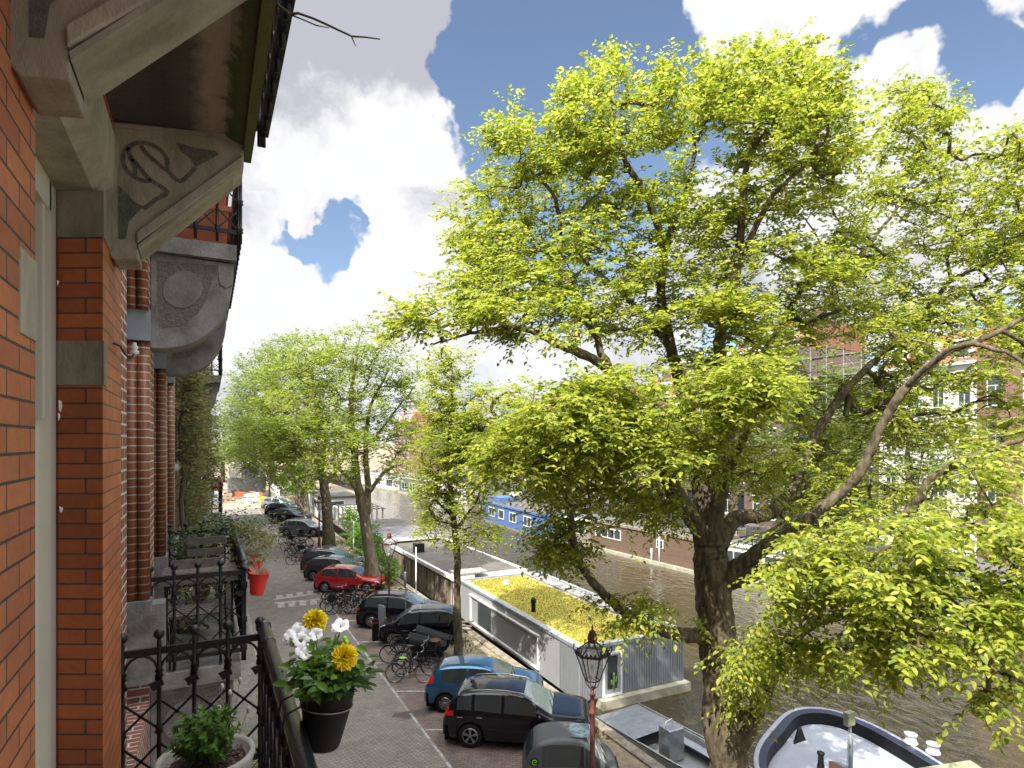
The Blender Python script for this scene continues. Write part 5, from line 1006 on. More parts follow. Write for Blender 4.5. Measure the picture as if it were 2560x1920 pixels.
# ---------------------------------------------------------------- lamps, posts, charging point
def lamp(label, X, Y, H=4.55, sc=1.0):
    root = thing('street_lamp', label, 'street lamp', (X, Y, 0), 'old crown-topped street lamps'); zb = H - 1.32
    MB().lathe([(.16, 0), (.16, .25), (.12, .32), (.11, .9), (.075, 1.0), (.07, 1.5), (.085, 1.53), (.06, 1.58), (.055, zb - .65), (.085, zb - .62), (.085, zb - .58), (.055, zb - .54), (.05, zb - .25), (.075, zb - .2), (.04, zb - .15), (.035, zb)], (X, Y, 0), 12).build('post', 'rust_red', root)
    MB().bar((X - .30, Y - .02, zb - .28), (X + .30, Y + .02, zb - .28), .025).build('ladder_bar', 'rust_red', root) if False else None
    f = MB(); n = 6; r0, r1, z0, z1 = .17, .40, zb + .16, zb + .78; a0 = R(20)
    P = lambda r, z, k: (X + r * math.cos(a0 + 2 * math.pi * k / n), Y + r * math.sin(a0 + 2 * math.pi * k / n), z)
    for k in range(n):
        f.bar(P(r0, z0, k), P(r1, z1, k), .022); f.bar(P(r0, z0, k), P(r0, z0, k + 1), .022); f.bar(P(r1, z1, k), P(r1, z1, k + 1), .045, .05); f.bar(P(r1, z1 + .02, k), P(.10, z1 + .26, k), .024)
        f.tube([(X + .03 * math.cos(k), Y + .03 * math.sin(k), zb - .06), P(.13, zb + .02, k), P(r0, z0, k)], .010, 5)
        f.tube([P(r1, z1 + .02, k), P(r1 + .05, z1 + .08, k), P(r1 + .03, z1 + .15, k)], .014, 5); f.ball(P(r1 + .03, z1 + .17, k), .022, 6)
        for t in (.25, .5, .75):
            a, b = Vector(P(r1, z1, k)), Vector(P(r1, z1, k + 1)); q = a.lerp(b, t); f.ball((q.x, q.y, q.z + .045), .032, 6, (1, 1, 1.2))
    f.build('lantern_frame', 'lamp_brown', root)
    g = MB()
    for k in range(n): g.add([P(r0, z0, k), P(r0, z0, k + 1), P(r1, z1, k + 1), P(r1, z1, k)], [(0, 1, 2, 3)]); g.add([P(r1 - .01, z1 + .015, k), P(r1 - .01, z1 + .015, k + 1), P(.10, z1 + .25, k + 1), P(.10, z1 + .25, k)], [(0, 1, 2, 3)])
    g.build('lantern_glass', 'lamp_glass', root)
    MB().lathe([(.11, z1 + .25), (.10, z1 + .29), (.12, z1 + .33), (.11, z1 + .42), (.07, z1 + .48), (.085, z1 + .5), (.05, z1 + .53), (.015, z1 + .56), (.02, z1 + .60), (.008, z1 + .66), (0, z1 + .69)], (X, Y, 0), 12).build('crown', 'rust_red', root)
    MB().lathe([(.05, z0), (.05, z0 + .14), (.03, z0 + .16), (.035, z0 + .30), (.02, z0 + .36), (0, z0 + .37)], (X, Y, 0), 10).build('bulb', 'white_plastic', root)
    return root
p = PD(1481, 1575, 14.0); lamp('rust-red crown-topped lantern post standing in front of the grey houseboat', p.x, p.y, p.z)
p = PD(973, 1331, 29.4); lamp('rust-red crown-topped lantern post behind the black charging car', p.x, p.y, p.z)
p = PD(798, 1262, 50.0); lamp('rust-red crown-topped lantern post among the bicycles by the peeling tree', p.x, p.y, 4.5)
p = PD(745, 1240, 72.0); lamp('distant crown-topped lantern post beyond the grey-green suv', p.x, p.y, 4.5)
def post(label, px, ptop, d, r=.03, m_='zinc', sign=None, name='sign_post', cat='post'):
    t = PD(px, ptop, d); root = thing(name, label, cat, (t.x, t.y, 0)); MB().tube([(t.x, t.y, -.02), (t.x, t.y, t.z)], r, 8).build('pole', m_, root)
    if sign: MB().box(t.x - .02, t.y - sign[0] / 2, t.z - sign[1], t.x - .045, t.y + sign[0] / 2, t.z - .02).build('sign_plate', 'steel_grey', root); 
    return root
post('thin grey sign pole with a narrow plate beside the black charging car', 1014, 1430, 28.3, .03, 'zinc', (.34, .75))
post('white scaffold-like pole leaning by the wooden houseboat', 1040, 1368, 31.5, .035, 'white_plastic')
post('slim white pole in front of the ivy bush', 884, 1303, 41, .03, 'white_plastic')
post('short dark post with a small box beside the red car bonnet', 953, 1415, 34.5, .03, 'cast_iron', (.3, .3))
t = PZ(972, 1612, 0); t.y += 1.2; ch = thing('charging_post', 'dark blue-grey electric charging post with sloping top and yellow-green cable', 'charging post', (t.x, t.y, 0))
MB().prism([(-.15, 0), (.15, 0), (.15, 1.38), (-.15, 1.50)], (t.x, t.y - .11, 0), (1, 0, 0), (0, 0, 1), (0, .22, 0)).build('cabinet', 'cladding_dark', ch, bevel=.02)
MB().prism([(-.12, 1.49), (.12, 1.395), (.12, 1.40), (-.12, 1.498)], (t.x, t.y - .09, .012), (1, 0, 0), (0, 0, 1), (0, .18, 0)).build('top_panel', 'zinc', ch)
MB().tube([(t.x + .15, t.y, .95), (t.x + .35, t.y - .1, .55), (t.x + .6, t.y + .1, .50), (t.x + .8, t.y + .4, .75)], .014, 6).build('cable', 'lime', ch)
t = PZ(951, 1616, 0); t.y += .9; bo = thing('bollard', 'black bollard with a red reflector band beside the charging post', 'bollard', (t.x, t.y, 0))
MB().prism([(-.14, 0), (.14, 0), (.14, .92), (.0, 1.0), (-.14, .92)], (t.x, t.y - .10, 0), (1, 0, 0), (0, 0, 1), (0, .2, 0)).build('body', 'plastic_black', bo, bevel=.015); MB().box(t.x - .144, t.y - .104, .78, t.x + .144, t.y + .104, .84).build('reflector', 'tail_red', bo)
# ---------------------------------------------------------------- houseboats and boats
Zr = .60
def frame2(A, B):
    A, B = Vector(A), Vector(B); u = (B - A); L = u.length; u.normalize(); n = Vector((u.y, -u.x, 0)); return A, u, n, L
def hbox(mb, A, u, n, a0, a1, b0, b1, z0, z1):
    P = lambda a, b, z: tuple(A + u * a + n * b + Vector((0, 0, z)))
    mb.add([P(a0, b0, z0), P(a1, b0, z0), P(a1, b1, z0), P(a0, b1, z0), P(a0, b0, z1), P(a1, b0, z1), P(a1, b1, z1), P(a0, b1, z1)],
           [(0, 1, 2, 3), (7, 6, 5, 4), (4, 5, 1, 0), (5, 6, 2, 1), (6, 7, 3, 2), (7, 4, 0, 3)]); return mb
# grey houseboat with sedum roof. corner (quay side, near) from the photo
c0 = PZ(1449, 1621, Zr); c1_ = PZ(1150, 1450, Zr); c2_ = PZ(1743, 1591, Zr)
A, u, n, L = frame2((c0.x, c0.y, 0), (c1_.x, c1_.y, 0)); Wd = (Vector((c2_.x, c2_.y, 0)) - A).length
hb = thing('houseboat', 'grey houseboat with a yellow sedum roof, white window frames and a ribbed dark end wall', 'houseboat', (A.x, A.y, WZ))
G = lambda: MB()
# long wall has windows set in: build wall, then framed panels proud of it
hbox(G(), A, u, n, 0, L, 0, Wd, -1.62, Zr - .10).build('hull_walls', 'cladding_grey', hb)
par = G(); hbox(par, A, u, n, -.06, L + .06, -.06, .16, Zr - .102, Zr + .03); hbox(par, A, u, n, -.06, L + .06, Wd - .16, Wd + .06, Zr - .102, Zr + .03); hbox(par, A, u, n, -.06, .16, .16, Wd - .16, Zr - .102, Zr + .03); hbox(par, A, u, n, L - .16, L + .06, .16, Wd - .16, Zr - .102, Zr + .03)
par.build('roof_edge', 'zinc', hb)
hbox(G(), A, u, n, .16, L - .16, .16, Wd - .16, Zr - .10, Zr - .045).build('gravel_strip', 'gravel', hb)
sg = G(); rs = np.random.default_rng(3); na, nb = 90, 30
rows = [[tuple(A + u * (.42 + (L - .85) * i / na + (rs.normal() * .03 if j in (0, nb) else 0)) + n * (.40 + (Wd - 1.75) * j / nb + (rs.normal() * .035 if j in (0, nb) else 0)) + Vector((0, 0, Zr + .0 + (-.05 if i in (0, na) or j in (0, nb) else rs.uniform(0, .035))))) for j in range(nb + 1)] for i in range(na + 1)]
sg.grid(rows, True); sg.build('sedum_roof', 'sedum', hb, uv=False)
# tufts
npt = 9000; aa = rs.uniform(.45, L - .45, npt); bb_ = rs.uniform(.43, Wd - 1.4, npt); P = np.array([tuple(A)] * npt) + np.outer(aa, u) + np.outer(bb_, n); P[:, 2] = Zr + .01
Dd = unit(rs.normal(size=(npt, 3)) * .6 + np.array([0, 0, .6])); Nn = unit(np.cross(Dd, rs.normal(size=(npt, 3)))); leafmat('sedum_tuft', (.18, .175, .025), (.35, .31, .05), .15, yellow=(.33, .24, .05))
leaf_mesh('sedum_tufts', P, Dd, Nn, rs.uniform(.04, .09, npt), 'sedum_tuft', hb, False); C.objects[-1]['kind'] = 'stuff'
sl = G()
for i in range(34): a = .4 + (L - .9) * i / 33; sl_o = rs.uniform(-.06, .06); hbox(sl, A, u, n, a - .17, a + .16, Wd - 1.18 + sl_o, Wd - .62 + sl_o, Zr - .04, Zr + .035 + rs.uniform(0, .05)); hbox(sl, A, u, n, a - .15, a + .14, Wd - .58 + sl_o, Wd - .25, Zr - .04, Zr + .0 + rs.uniform(0, .02))
sl.build('roof_slabs', 'slab', hb)
v = A + u * (L * .84) + n * (Wd * .38); MB().lathe([(.22, 0), (.22, .04), (.12, .05), (.12, .14), (.17, .15), (.17, .18), (0, .22)], (v.x, v.y, Zr + .02), 14).build('roof_vent', 'white_plastic', hb)
v = A + u * (L * .40) + n * (.75); MB().lathe([(.14, 0), (.11, .05), (.10, .45), (.13, .47), (.13, .62), (.07, .72), (0, .74)], (v.x, v.y, Zr), 12).build('chimney_pipe', 'plastic_black', hb)
v = A + u * (L * .22) + n * (Wd * .45); MB().lathe([(.09, 0), (.07, .2), (.10, .21), (0, .27)], (v.x, v.y, Zr), 10).build('roof_vent', 'zinc', hb)
# ribbed end wall (faces the camera) and the first metre of the long wall
rb_ = G()
for i in range(int(Wd / .13)):
    b = .03 + i * .13
    if 1.08 < b < 2.10 : 
        hbox(rb_, A, u, n, -.035, -.0, b, b + .07, .22, Zr - .12); continue
    hbox(rb_, A, u, n, -.035, 0, b, b + .07, -1.55, Zr - .12)
for i in range(12): hbox(rb_, A, u, n, .05 + i * .13, .12 + i * .13, -.035, 0, -1.55, Zr - .12)
hbox(rb_, A, u, n, -.012, 0, 0, Wd, -1.60, Zr - .103)
rb_.build('ribbed_cladding', 'cladding_dark', hb)
def panel(a0, a1, z0, z1, dark=None, side=0, b0=0):
    f = G(); t = .09
    if side == 0:
        for q in ((a0, a0 + t, z0, z1), (a1 - t, a1, z0, z1), (a0 + t, a1 - t, z0, z0 + t), (a0 + t, a1 - t, z1 - t, z1)): hbox(f, A, u, n, q[0], q[1], -.085, -.001, q[2], q[3])
        hbox(f, A, u, n, a0 - .03, a1 + .03, -.14, -.001, z1 + .002, z1 + .05); o = f.build('window_frame', 'white_paint', hb)
        for (d0, d1) in dark or []: hbox(G(), A, u, n, d0, d1, -.03, -.012, z0 + t + .05, z1 - t - .02).build('pane', 'far_glass', o); g = G(); [hbox(g, A, u, n, x, x + .06, -.07, -.0115, z0 + t, z1 - t) for x in (d0 - .062, d1 + .002)]; hbox(g, A, u, n, d0, d1, -.06, -.002, z0 + t, z0 + t + .045); g.build('sash', 'cladding_grey', o)
    else:
        for q in ((a0, a0 + t, z0, z1), (a1 - t, a1, z0, z1), (a0 + t, a1 - t, z0, z0 + t), (a0 + t, a1 - t, z1 - t, z1)): hbox(f, A, u, n, -.10, -.014, q[0], q[1], q[2], q[3])
        o = f.build('door_frame', 'white_paint', hb); g = G(); s2 = .13
        for q in ((a0 + t, a0 + t + s2, z0 + t, z1 - t), (a1 - t - s2, a1 - t, z0 + t, z1 - t), (a0 + t + s2, a1 - t - s2, z0 + t, z0 + t + s2 + .05), (a0 + t + s2, a1 - t - s2, z1 - t - s2 * .6, z1 - t)): hbox(g, A, u, n, -.07, -.014, q[0], q[1], q[2], q[3])
        g.build('sash', 'cladding_grey', o); hbox(G(), A, u, n, -.030, -.014, a0 + t + s2, a1 - t - s2, z0 + t + s2 + .05, z1 - t - s2 * .6).build('pane', 'far_glass', o)
panel(3.4, 11.7, -1.45, .12, [(8.7, 10.6)])
panel(1.10, 2.06, -1.60, .24, None, 1)
po = G(); hbox(po, A, u, n, -.35, L + .3, .9, Wd + .12, WZ - .6, -1.63); po.build('pontoon', 'concrete', hb)
q = A + n * 1.60 - u * .02; cz = -1.2; m = MB(); qx = q - u * .10
m.tube([(qx.x, qx.y, -1.30), (qx.x, qx.y, -.62)], .045, 8); m.tube([(qx.x, qx.y, -1.0), (qx.x + .11, qx.y, -1.0), (qx.x + .13, qx.y, -.80)], .03, 6); m.tube([(qx.x, qx.y, -1.1), (qx.x - .1, qx.y, -1.08), (qx.x - .12, qx.y, -.9)], .03, 6)
cac = m.build('cactus', 'cactus'); tag(cac, 'green potted cactus standing in the narrow window of the ribbed end wall', 'cactus')
# white tower/entry and timber houseboat behind with dark flat roof
c0b = PZ(1107, 1438, .75); cfb = PZ(988, 1378, .75)
A2, u2, n2, _ = frame2((13.55, 34.6, 0), (13.3, 49.5, 0)); L2, W2 = 14.2, 5.0
h_b = thing('houseboat', 'timber houseboat with dark felt roof and white fascia, behind the grey one', 'houseboat', (A2.x, A2.y, WZ))
hbox(G(), A2, u2, n2, .1, L2, .05, W2, -1.6, .52).build('hull_walls', 'dirty_cladding', h_b)
hbox(G(), A2, u2, n2, .2, L2 - .1, .15, W2, .521, .58).build('roof', 'roof_felt', h_b)
f = G(); hbox(f, A2, u2, n2, .0, L2, -.10, .10, .42, .66); hbox(f, A2, u2, n2, .0, .22, .10, W2 + .15, .44, .68); hbox(f, A2, u2, n2, .22, L2, W2 - .02, W2 + .15, .44, .66); f.build('fascia', 'white_paint', h_b)
tw = G(); hbox(tw, A, u, n, L + .08, L + 1.25, -.12, 1.0, -1.6, Zr + .28); tw.build('entry_box', 'stucco', h_b); hbox(G(), A, u, n, L + .04, L + 1.30, -.16, 1.9, Zr + .281, Zr + .36).build('entry_roof', 'slab', h_b)
pb = G()
for i in range(9): hbox(pb, A2, u2, n2, .3 + i * 1.62, .42 + i * 1.62, -.012, .049, -1.55, .42)
for i in range(46): hbox(pb, A2, u2, n2, .2 + i * .3, .22 + i * .3, .030, .0495, -1.55, .42)
pb.build('cladding_battens', 'brown_cladding', h_b)
q = A2 + u2 * 9.6 + n2 * 1.0; MB().box(q.x - .35, q.y - .35, .58, q.x + .35, q.y + .35, 1.25).build('chimney_stack', 'cast_iron', h_b)
hbox(G(), A2, u2, n2, -.3, L2 + .3, .5, W2 + .3, WZ - .5, -1.62).build('pontoon', 'concrete', h_b)
A3, u3, n3, _ = frame2((13.2, 49.6, 0), (12.9, 64, 0))
h_c = thing('houseboat', 'houseboat with patched grey and black flat roof and rough plank side', 'houseboat', (A3.x, A3.y, WZ))
hbox(G(), A3, u3, n3, .1, 13.4, .05, 5.0, -1.6, .72).build('hull_walls', 'brown_cladding', h_c); hbox(G(), A3, u3, n3, .1, 7.5, .0, 5.1, .722, .84).build('roof', 'roof_grey', h_c); hbox(G(), A3, u3, n3, 7.51, 13.4, .0, 5.1, .722, .82).build('roof', 'roof_felt', h_c); hbox(G(), A3, u3, n3, -.06, .08, -.1, 5.2, .6, .88).build('fascia', 'white_paint', h_c)
pk = G()
for i in range(60): hbox(pk, A3, u3, n3, .1 + i * .222, .28 + i * .222, -.03, .049, -1.5, .70 - rs.uniform(0, .1))
pk.build('plank_side', 'weathered_wood', h_c)
# moored workboat with pergola
A4, u4, n4, _ = frame2((13.2, 66, 0), (13.4, 82, 0)); h_d = thing('workboat', 'dark flat workboat with a wooden pergola and clutter on deck', 'boat', (A4.x, A4.y, WZ))
hbox(G(), A4, u4, n4, 0, 14, 0, 4.6, WZ - .3, -.7).build('hull', 'plastic_black', h_d); hbox(G(), A4, u4, n4, .1, 13.8, .1, 4.5, -.699, -.66).build('deck', 'weathered_wood', h_d)
pg = G()
for a in (.6, 3.2, 5.8):
    for b in (.3, 4.2): hbox(pg, A4, u4, n4, a, a + .14, b, b + .14, -.66, 1.5)
for a in (.5, 3.1, 5.7): hbox(pg, A4, u4, n4, a, a + .2, .1, 4.6, 1.501, 1.62)
for b in np.arange(.2, 4.5, .5): hbox(pg, A4, u4, n4, .3, 6.2, b, b + .08, 1.621, 1.70)
pg.build('pergola', 'weathered_wood', h_d); hbox(G(), A4, u4, n4, 8, 12.5, .8, 3.9, -.66, .9).build('wheelhouse', 'stucco', h_d)
cl = G()
for i in range(16): a = rs.uniform(.4, 7.8); b = rs.uniform(.4, 4); hbox(cl, A4, u4, n4, a, a + rs.uniform(.2, .6), b, b + rs.uniform(.2, .5), -.66, -.66 + rs.uniform(.2, .8))
cl.build('deck_clutter', 'steel_grey', h_d)
A5, u5, n5, _ = frame2((13.6, 84, 0), (13.8, 99, 0)); h_e = thing('houseboat', 'white houseboat with a square dark window at the far end of the near quay', 'houseboat', (A5.x, A5.y, WZ))
hbox(G(), A5, u5, n5, 0, 14, 0, 4.8, -1.6, 1.4).build('hull_walls', 'stucco', h_e); hbox(G(), A5, u5, n5, -.2, 14.2, -.2, 5, 1.402, 1.6).build('roof', 'roof_felt', h_e)
for a in (1.2, 3.9, 6.6): w_ = hbox(G(), A5, u5, n5, a, a + 1.6, -.05, -.001, -.3, 1.0).build('window_frame', 'white_paint', h_e); hbox(G(), A5, u5, n5, a + .12, a + 1.48, -.06, -.051, -.18, .88).build('pane', 'far_glass', w_)
w_ = hbox(G(), A5, u5, n5, -.05, -.001, 1.2, 3.2, -.3, 1.0).build('window_frame', 'white_paint', h_e); hbox(G(), A5, u5, n5, -.06, -.051, 1.35, 3.05, -.18, .88).build('pane', 'far_glass', w_)

# ---- aluminium sloop
def PZW(px, py, z): return PZ(px, py, z)
sz = -1.05
pts = [PZ(1500, 1785, sz), PZ(1590, 1757, sz), PZ(1655, 1790, sz), PZ(1770, 1850, sz), PZ(1790, 1925, sz), PZ(1700, 1960, sz), PZ(1600, 1930, sz), PZ(1530, 1860, sz)]
bow = PZ(1470, 1745, sz); sA = PZ(1500, 1790, sz); sB = PZ(1592, 1757, sz); fwd = (Vector((PZ(1770, 1850, sz) - sB))).normalized(); fwd.z = 0; fwd.normalize(); lat = Vector((fwd.y, -fwd.x, 0))
if lat.dot(Vector((-1, 0, 0))) < 0: lat = -lat
Wb = 2.15; Lb = 7.0; O0 = Vector((sB.x, sB.y, 0))
def hullring(w0, inset, z, n_=14):
    out = []
    for i in range(n_ + 1):
        t = i / n_; a = t * Lb; hw = (Wb / 2 - inset) * (1 - max(0, (t - .45) / .55) ** 2.2) ; out.append((a * (1 if t < .99 else 1), hw))
    L_ = [O0 + lat * (Wb / 2 - h) + fwd * (inset + a * (1 - inset * .3)) + Vector((0, 0, z)) for a, h in out]; R_ = [O0 + lat * (Wb / 2 + h) + fwd * (inset + a * (1 - inset * .3)) + Vector((0, 0, z)) for a, h in out]
    return L_, R_
sloop = thing('sloop', 'open aluminium sloop with tread-plate floor moored below the grey houseboat', 'boat', (O0.x, O0.y, WZ))
rings = [hullring(0, .30, WZ - .2), hullring(0, .0, -1.08), hullring(0, .04, -1.05), hullring(0, .09, -1.08), hullring(0, .14, -1.62)]
for s_ in (0, 1):
    MB().grid([r[s_] for r in rings]).build('hull_side', 'alu', sloop)
l, r_ = rings[3]; fl = MB(); l2, r2 = rings[4]; fl.grid([l2, r2], False).build('floor', 'alu_tread', sloop)
MB().add([rings[0][0][0], rings[0][1][0], rings[1][1][0], rings[1][0][0]], [(0, 1, 2, 3)]).build('transom', 'alu', sloop)
MB().grid([hullring(0, .06, -1.07)[0][:5], hullring(0, .06, -1.07)[1][:5]], False).build('stern_deck', 'alu', sloop)
MB().grid([hullring(0, .10, -1.30)[0][4:13], [p + lat * .38 for p in hullring(0, .10, -1.30)[0][4:13]]], False).build('bench', 'deck_grey', sloop); MB().grid([hullring(0, .10, -1.30)[1][4:13], [p - lat * .38 for p in hullring(0, .10, -1.30)[1][4:13]]], False).build('bench', 'deck_grey', sloop)
for s_ in (0, 1): MB().tube(hullring(0, .02, -1.03)[s_], .035, 6).build('gunwale', 'alu', sloop)
q = O0 + fwd * 2.8 + lat * 1.1
co = MB().box(q.x - .32, q.y - .28, -1.6, q.x + .32, q.y + .28, -.55).build('console', 'alu', sloop, bevel=.03); MB().tube([(q.x - .25, q.y, -.55), (q.x - .25, q.y, -.36), (q.x + .05, q.y + .05, -.33), (q.x + .08, q.y + .05, -.5)], .02, 6).build('hand_rail', 'white_plastic', co)
# tender bank path hint: quay edge planking beside the sloop
# ---- steel barge bow at lower right
bz = -.75
def barge():
    root = thing('barge', 'dark blue steel barge with pale grey deck, mooring bollards and a masthead post', 'barge', (15, 9, WZ))
    keel = [PZ(x, y, bz) for x, y in ((1935, 1985), (1892, 1930), (1888, 1880), (1915, 1832), (1975, 1776), (2060, 1770), (2160, 1800), (2260, 1850), (2350, 1905), (2440, 1965), (2600, 2100))]
    sp = smooth_path([(*p, 0) for p in keel], 5); pts_ = [Vector(p[:3]) for p in sp]; cen = sum(pts_, Vector()) / len(pts_)
    def off(d_, z): return [p + (cen - p).normalized() * d_ + Vector((0, 0, z)) for p in pts_]
    MB().grid([off(.25, WZ - bz - .5), off(0, -.05), off(-.02, 0)]).build('hull', 'hull_blue', root)
    MB().grid([off(-.02, 0), off(.05, .03), off(.15, .015)]).build('rub_rail', 'deck_grey', root)
    MB().grid([off(.15, .015), off(.42, -.02)]).build('gunwale_deck', 'hull_blue', root); MB().grid([off(.42, -.02), off(.46, -.42)]).build('bulwark', 'plastic_black', root)
    dk = off(.45, -.42); MB().add(dk, [tuple(range(len(dk)))]).build('deck', 'deck_grey', root)
    for (x, y) in ((2277, 1852), (2333, 1877)):
        p = PZ(x, y, bz + .1); MB().lathe([(.16, -.25), (.16, .02), (.20, .03), (.20, .08), (.16, .09), (.15, .28), (.19, .30), (.19, .33), (0, .35)], (p.x, p.y, bz), 16).build('bollard', 'white_plastic', root)
    p = PZ(2125, 1925, bz - .4); m_ = MB(); m_.tube([(p.x, p.y, bz - .42), (p.x, p.y, bz + 1.25)], .045, 8); m_.tube([(p.x - .16, p.y, bz - .42), (p.x - .06, p.y, bz + 1.1)], .012, 5); m_.tube([(p.x + .1, p.y, bz - .42), (p.x + .14, p.y, bz + .5), (p.x, p.y, bz + .8)], .02, 5); m_.build('masthead_post', 'zinc', root)
    MB().box(p.x - .22, p.y - .10, bz + 1.0, p.x + .12, p.y + .08, bz + 1.42).box(p.x + .125, p.y - .02, bz + .95, p.x + .22, p.y + .10, bz + 1.25).build('lamp_housing', 'canvas_green', root, bevel=.02)
    p = PZ(2052, 1915, bz - .35); MB().lathe([(.11, 0), (.11, .1), (.09, .15), (.08, .42), (.11, .44), (.11, .50), (0, .51)], (p.x, p.y, bz - .42), 12).build('vent_pipe', 'cast_iron', root)
    p = PZ(2110, 1930, bz - .3); b = MB().prism([(-.3, 0), (.3, 0), (.3, .2), (-.3, .4)], (p.x, p.y - .3, bz - .42), (1, 0, 0), (0, 0, 1), (0, .6, 0)).build('skylight', 'brown_leather', root); MB().prism([(-.26, .385), (.26, .21), (.26, .215), (-.26, .39)], (p.x, p.y - .26, bz - .41), (1, 0, 0), (0, 0, 1), (0, .52, 0)).build('pane', 'far_glass', b)
    p = PZ(2005, 1838, bz - .2); MB().prism([(-.30, 0), (.30, 0), (.10, .42), (-.10, .42)], (p.x - .1, p.y, bz - .42), (1, 0, 0), (0, 0, 1), (.12, .12, 0)).build('stem_bracket', 'plastic_black', root)
    p = PZ(2420, 1918, bz + .1); a_ = [PZ(2295, 1920, bz + .3), PZ(2425, 1900, bz + .55), PZ(2500, 1950, bz + .3), PZ(2400, 2010, bz + .3)]
    MB().add([*a_, *[q - Vector((0, 0, .5)) for q in a_]], [(0, 1, 2), (0, 2, 3), (0, 4, 5, 1), (1, 5, 6, 2), (3, 2, 6, 7), (0, 3, 7, 4)]).build('canvas_cover', 'canvas_green', root)
barge()

# ---------------------------------------------------------------- far-bank houseboats
def far_boat(label, px0, py0, px1, py1, hgt, wallm, roofm, trim='white_paint', win=(), wd=4.8, boards=False, extra=None, hullm='concrete', zw=-1.7):
    """px0,py0 = near end at the waterline, px1,py1 = far end"""
    a, b = PZ(px0, py0, WZ), PZ(px1, py1, WZ); A_, u_, n_, L_ = frame2((a.x, a.y, 0), (b.x, b.y, 0))
    root = thing('houseboat', label, 'houseboat', (A_.x, A_.y, WZ)); zt = zw + hgt
    hbox(G(), A_, u_, n_, -.3, L_ + .3, 0, wd + .4, WZ - .4, zw).build('pontoon', hullm, root)
    hbox(G(), A_, u_, n_, 0, L_, .35, wd, zw, zt).build('hull_walls', wallm, root); hbox(G(), A_, u_, n_, .15, L_ - .15, .5, wd - .1, zt + .001, zt + .09).build('roof', roofm, root)
    f = G(); hbox(f, A_, u_, n_, -.12, L_ + .12, .22, .49, zt - .10, zt + .13); hbox(f, A_, u_, n_, -.12, .14, .491, wd + .1, zt - .10, zt + .13); f.build('fascia', trim, root)
    if boards:
        g = G()
        for i in range(int(hgt / .14)): hbox(g, A_, u_, n_, 0, L_, .325, .349, zw + .01 + i * .14, zw + .125 + i * .14); hbox(g, A_, u_, n_, -.025, -.001, .35, wd, zw + .01 + i * .14, zw + .125 + i * .14)
        g.build('cladding_boards', wallm, root)
    for w_ in win:
        a0, a1, z0, z1 = w_[0] * L_, w_[1] * L_, zw + w_[2], zw + w_[3]; fr_ = G(); t = .09
        for q in ((a0, a0 + t, z0, z1), (a1 - t, a1, z0, z1), (a0 + t, a1 - t, z0, z0 + t), (a0 + t, a1 - t, z1 - t, z1)): hbox(fr_, A_, u_, n_, q[0], q[1], .28, .324, q[2], q[3])
        nn = max(1, int((a1 - a0) / 1.0))
        for k in range(1, nn): x = a0 + (a1 - a0) * k / nn; hbox(fr_, A_, u_, n_, x - .035, x + .035, .285, .3235, z0 + t, z1 - t)
        o = fr_.build('window_frame', 'white_paint', root); hbox(G(), A_, u_, n_, a0 + t, a1 - t, .305, .3225, z0 + t, z1 - t).build('pane', 'far_glass', o)
    if extra: extra(root, A_, u_, n_, L_, zt)
    return root
def ex_wood(root, A_, u_, n_, L_, zt):
    for a in (4.6, 5.6): q = A_ + u_ * a + n_ * .1; MB().tube([(q.x, q.y, WZ - .2), (q.x, q.y, 1.2 if a < 5 else -.6)], .07, 8).build('mooring_pole', 'white_plastic', root)
    q = A_ + u_ * 2.6 + n_ * 2.4; MB().lathe([(1.0, 0), (.55, .28), (0, .5)], (q.x, q.y, zt + .5), 4, a0=.4).tube([(q.x, q.y, zt), (q.x, q.y, zt + .5)], .03, 6).build('parasol', 'white_plastic', root)
    hbox(G(), A_, u_, n_, -2.4, -.03, .3, .36, -1.7, -.5).build('deck_fence', 'brown_cladding', root); q = A_ - u_ * .8 + n_ * 1.2; MB().lathe([(.35, 0), (.5, .25), (.1, .5), (0, .5)], (q.x, q.y, -.9), 8).build('deck_cushion', 'yellow_paint', root)
far_boat('brown timber-clad houseboat with white mooring poles on the far bank', 1745, 1440, 1478, 1372, 2.55, 'brown_cladding', 'roof_felt', 'dirty_cladding', [(.70, .98, 1.1, 2.1), (.30, .36, 1.2, 2.0)], boards=True, extra=ex_wood)
def ex_blue(root, A_, u_, n_, L_, zt):
    for a in (3, 5.5, 8): q = A_ + u_ * a + n_ * 1.6; MB().lathe([(.12, 0), (.09, .2), (.13, .22), (0, .3)], (q.x, q.y, zt + .08), 8).build('roof_vent', 'white_plastic', root)
    hbox(G(), A_, u_, n_, L_ - 3.4, L_, 1.2, 4.2, zt + .10, zt + .75).build('roof_box', 'blue_paint', root)
far_boat('blue houseboat with white windows on the far bank', 1345, 1352, 1205, 1305, 2.5, 'blue_paint', 'roof_felt', 'blue_paint', [(.14, .26, .8, 2.0), (.38, .50, .8, 2.0), (.60, .70, .8, 2.0), (.78, .90, .8, 2.0)], extra=ex_blue, hullm='weathered_wood')
far_boat('dark houseboat with white windows between the blue and the timber houseboats', 1470, 1368, 1360, 1342, 2.3, 'dirty_cladding', 'roof_grey', win=[(.1, .4, .8, 1.9), (.5, .9, .8, 1.9)])
far_boat('white-framed houseboat with tall windows right of the big trunk', 2010, 1494, 1790, 1448, 2.6, 'stucco', 'roof_grey', win=[(.05, .45, .5, 2.2), (.52, .95, .5, 2.2)])
far_boat('low white houseboat at the far right behind the leaves', 2420, 1600, 2080, 1512, 2.4, 'steel_grey', 'roof_grey', win=[(.1, .4, .7, 1.9), (.5, .9, .7, 1.9)])
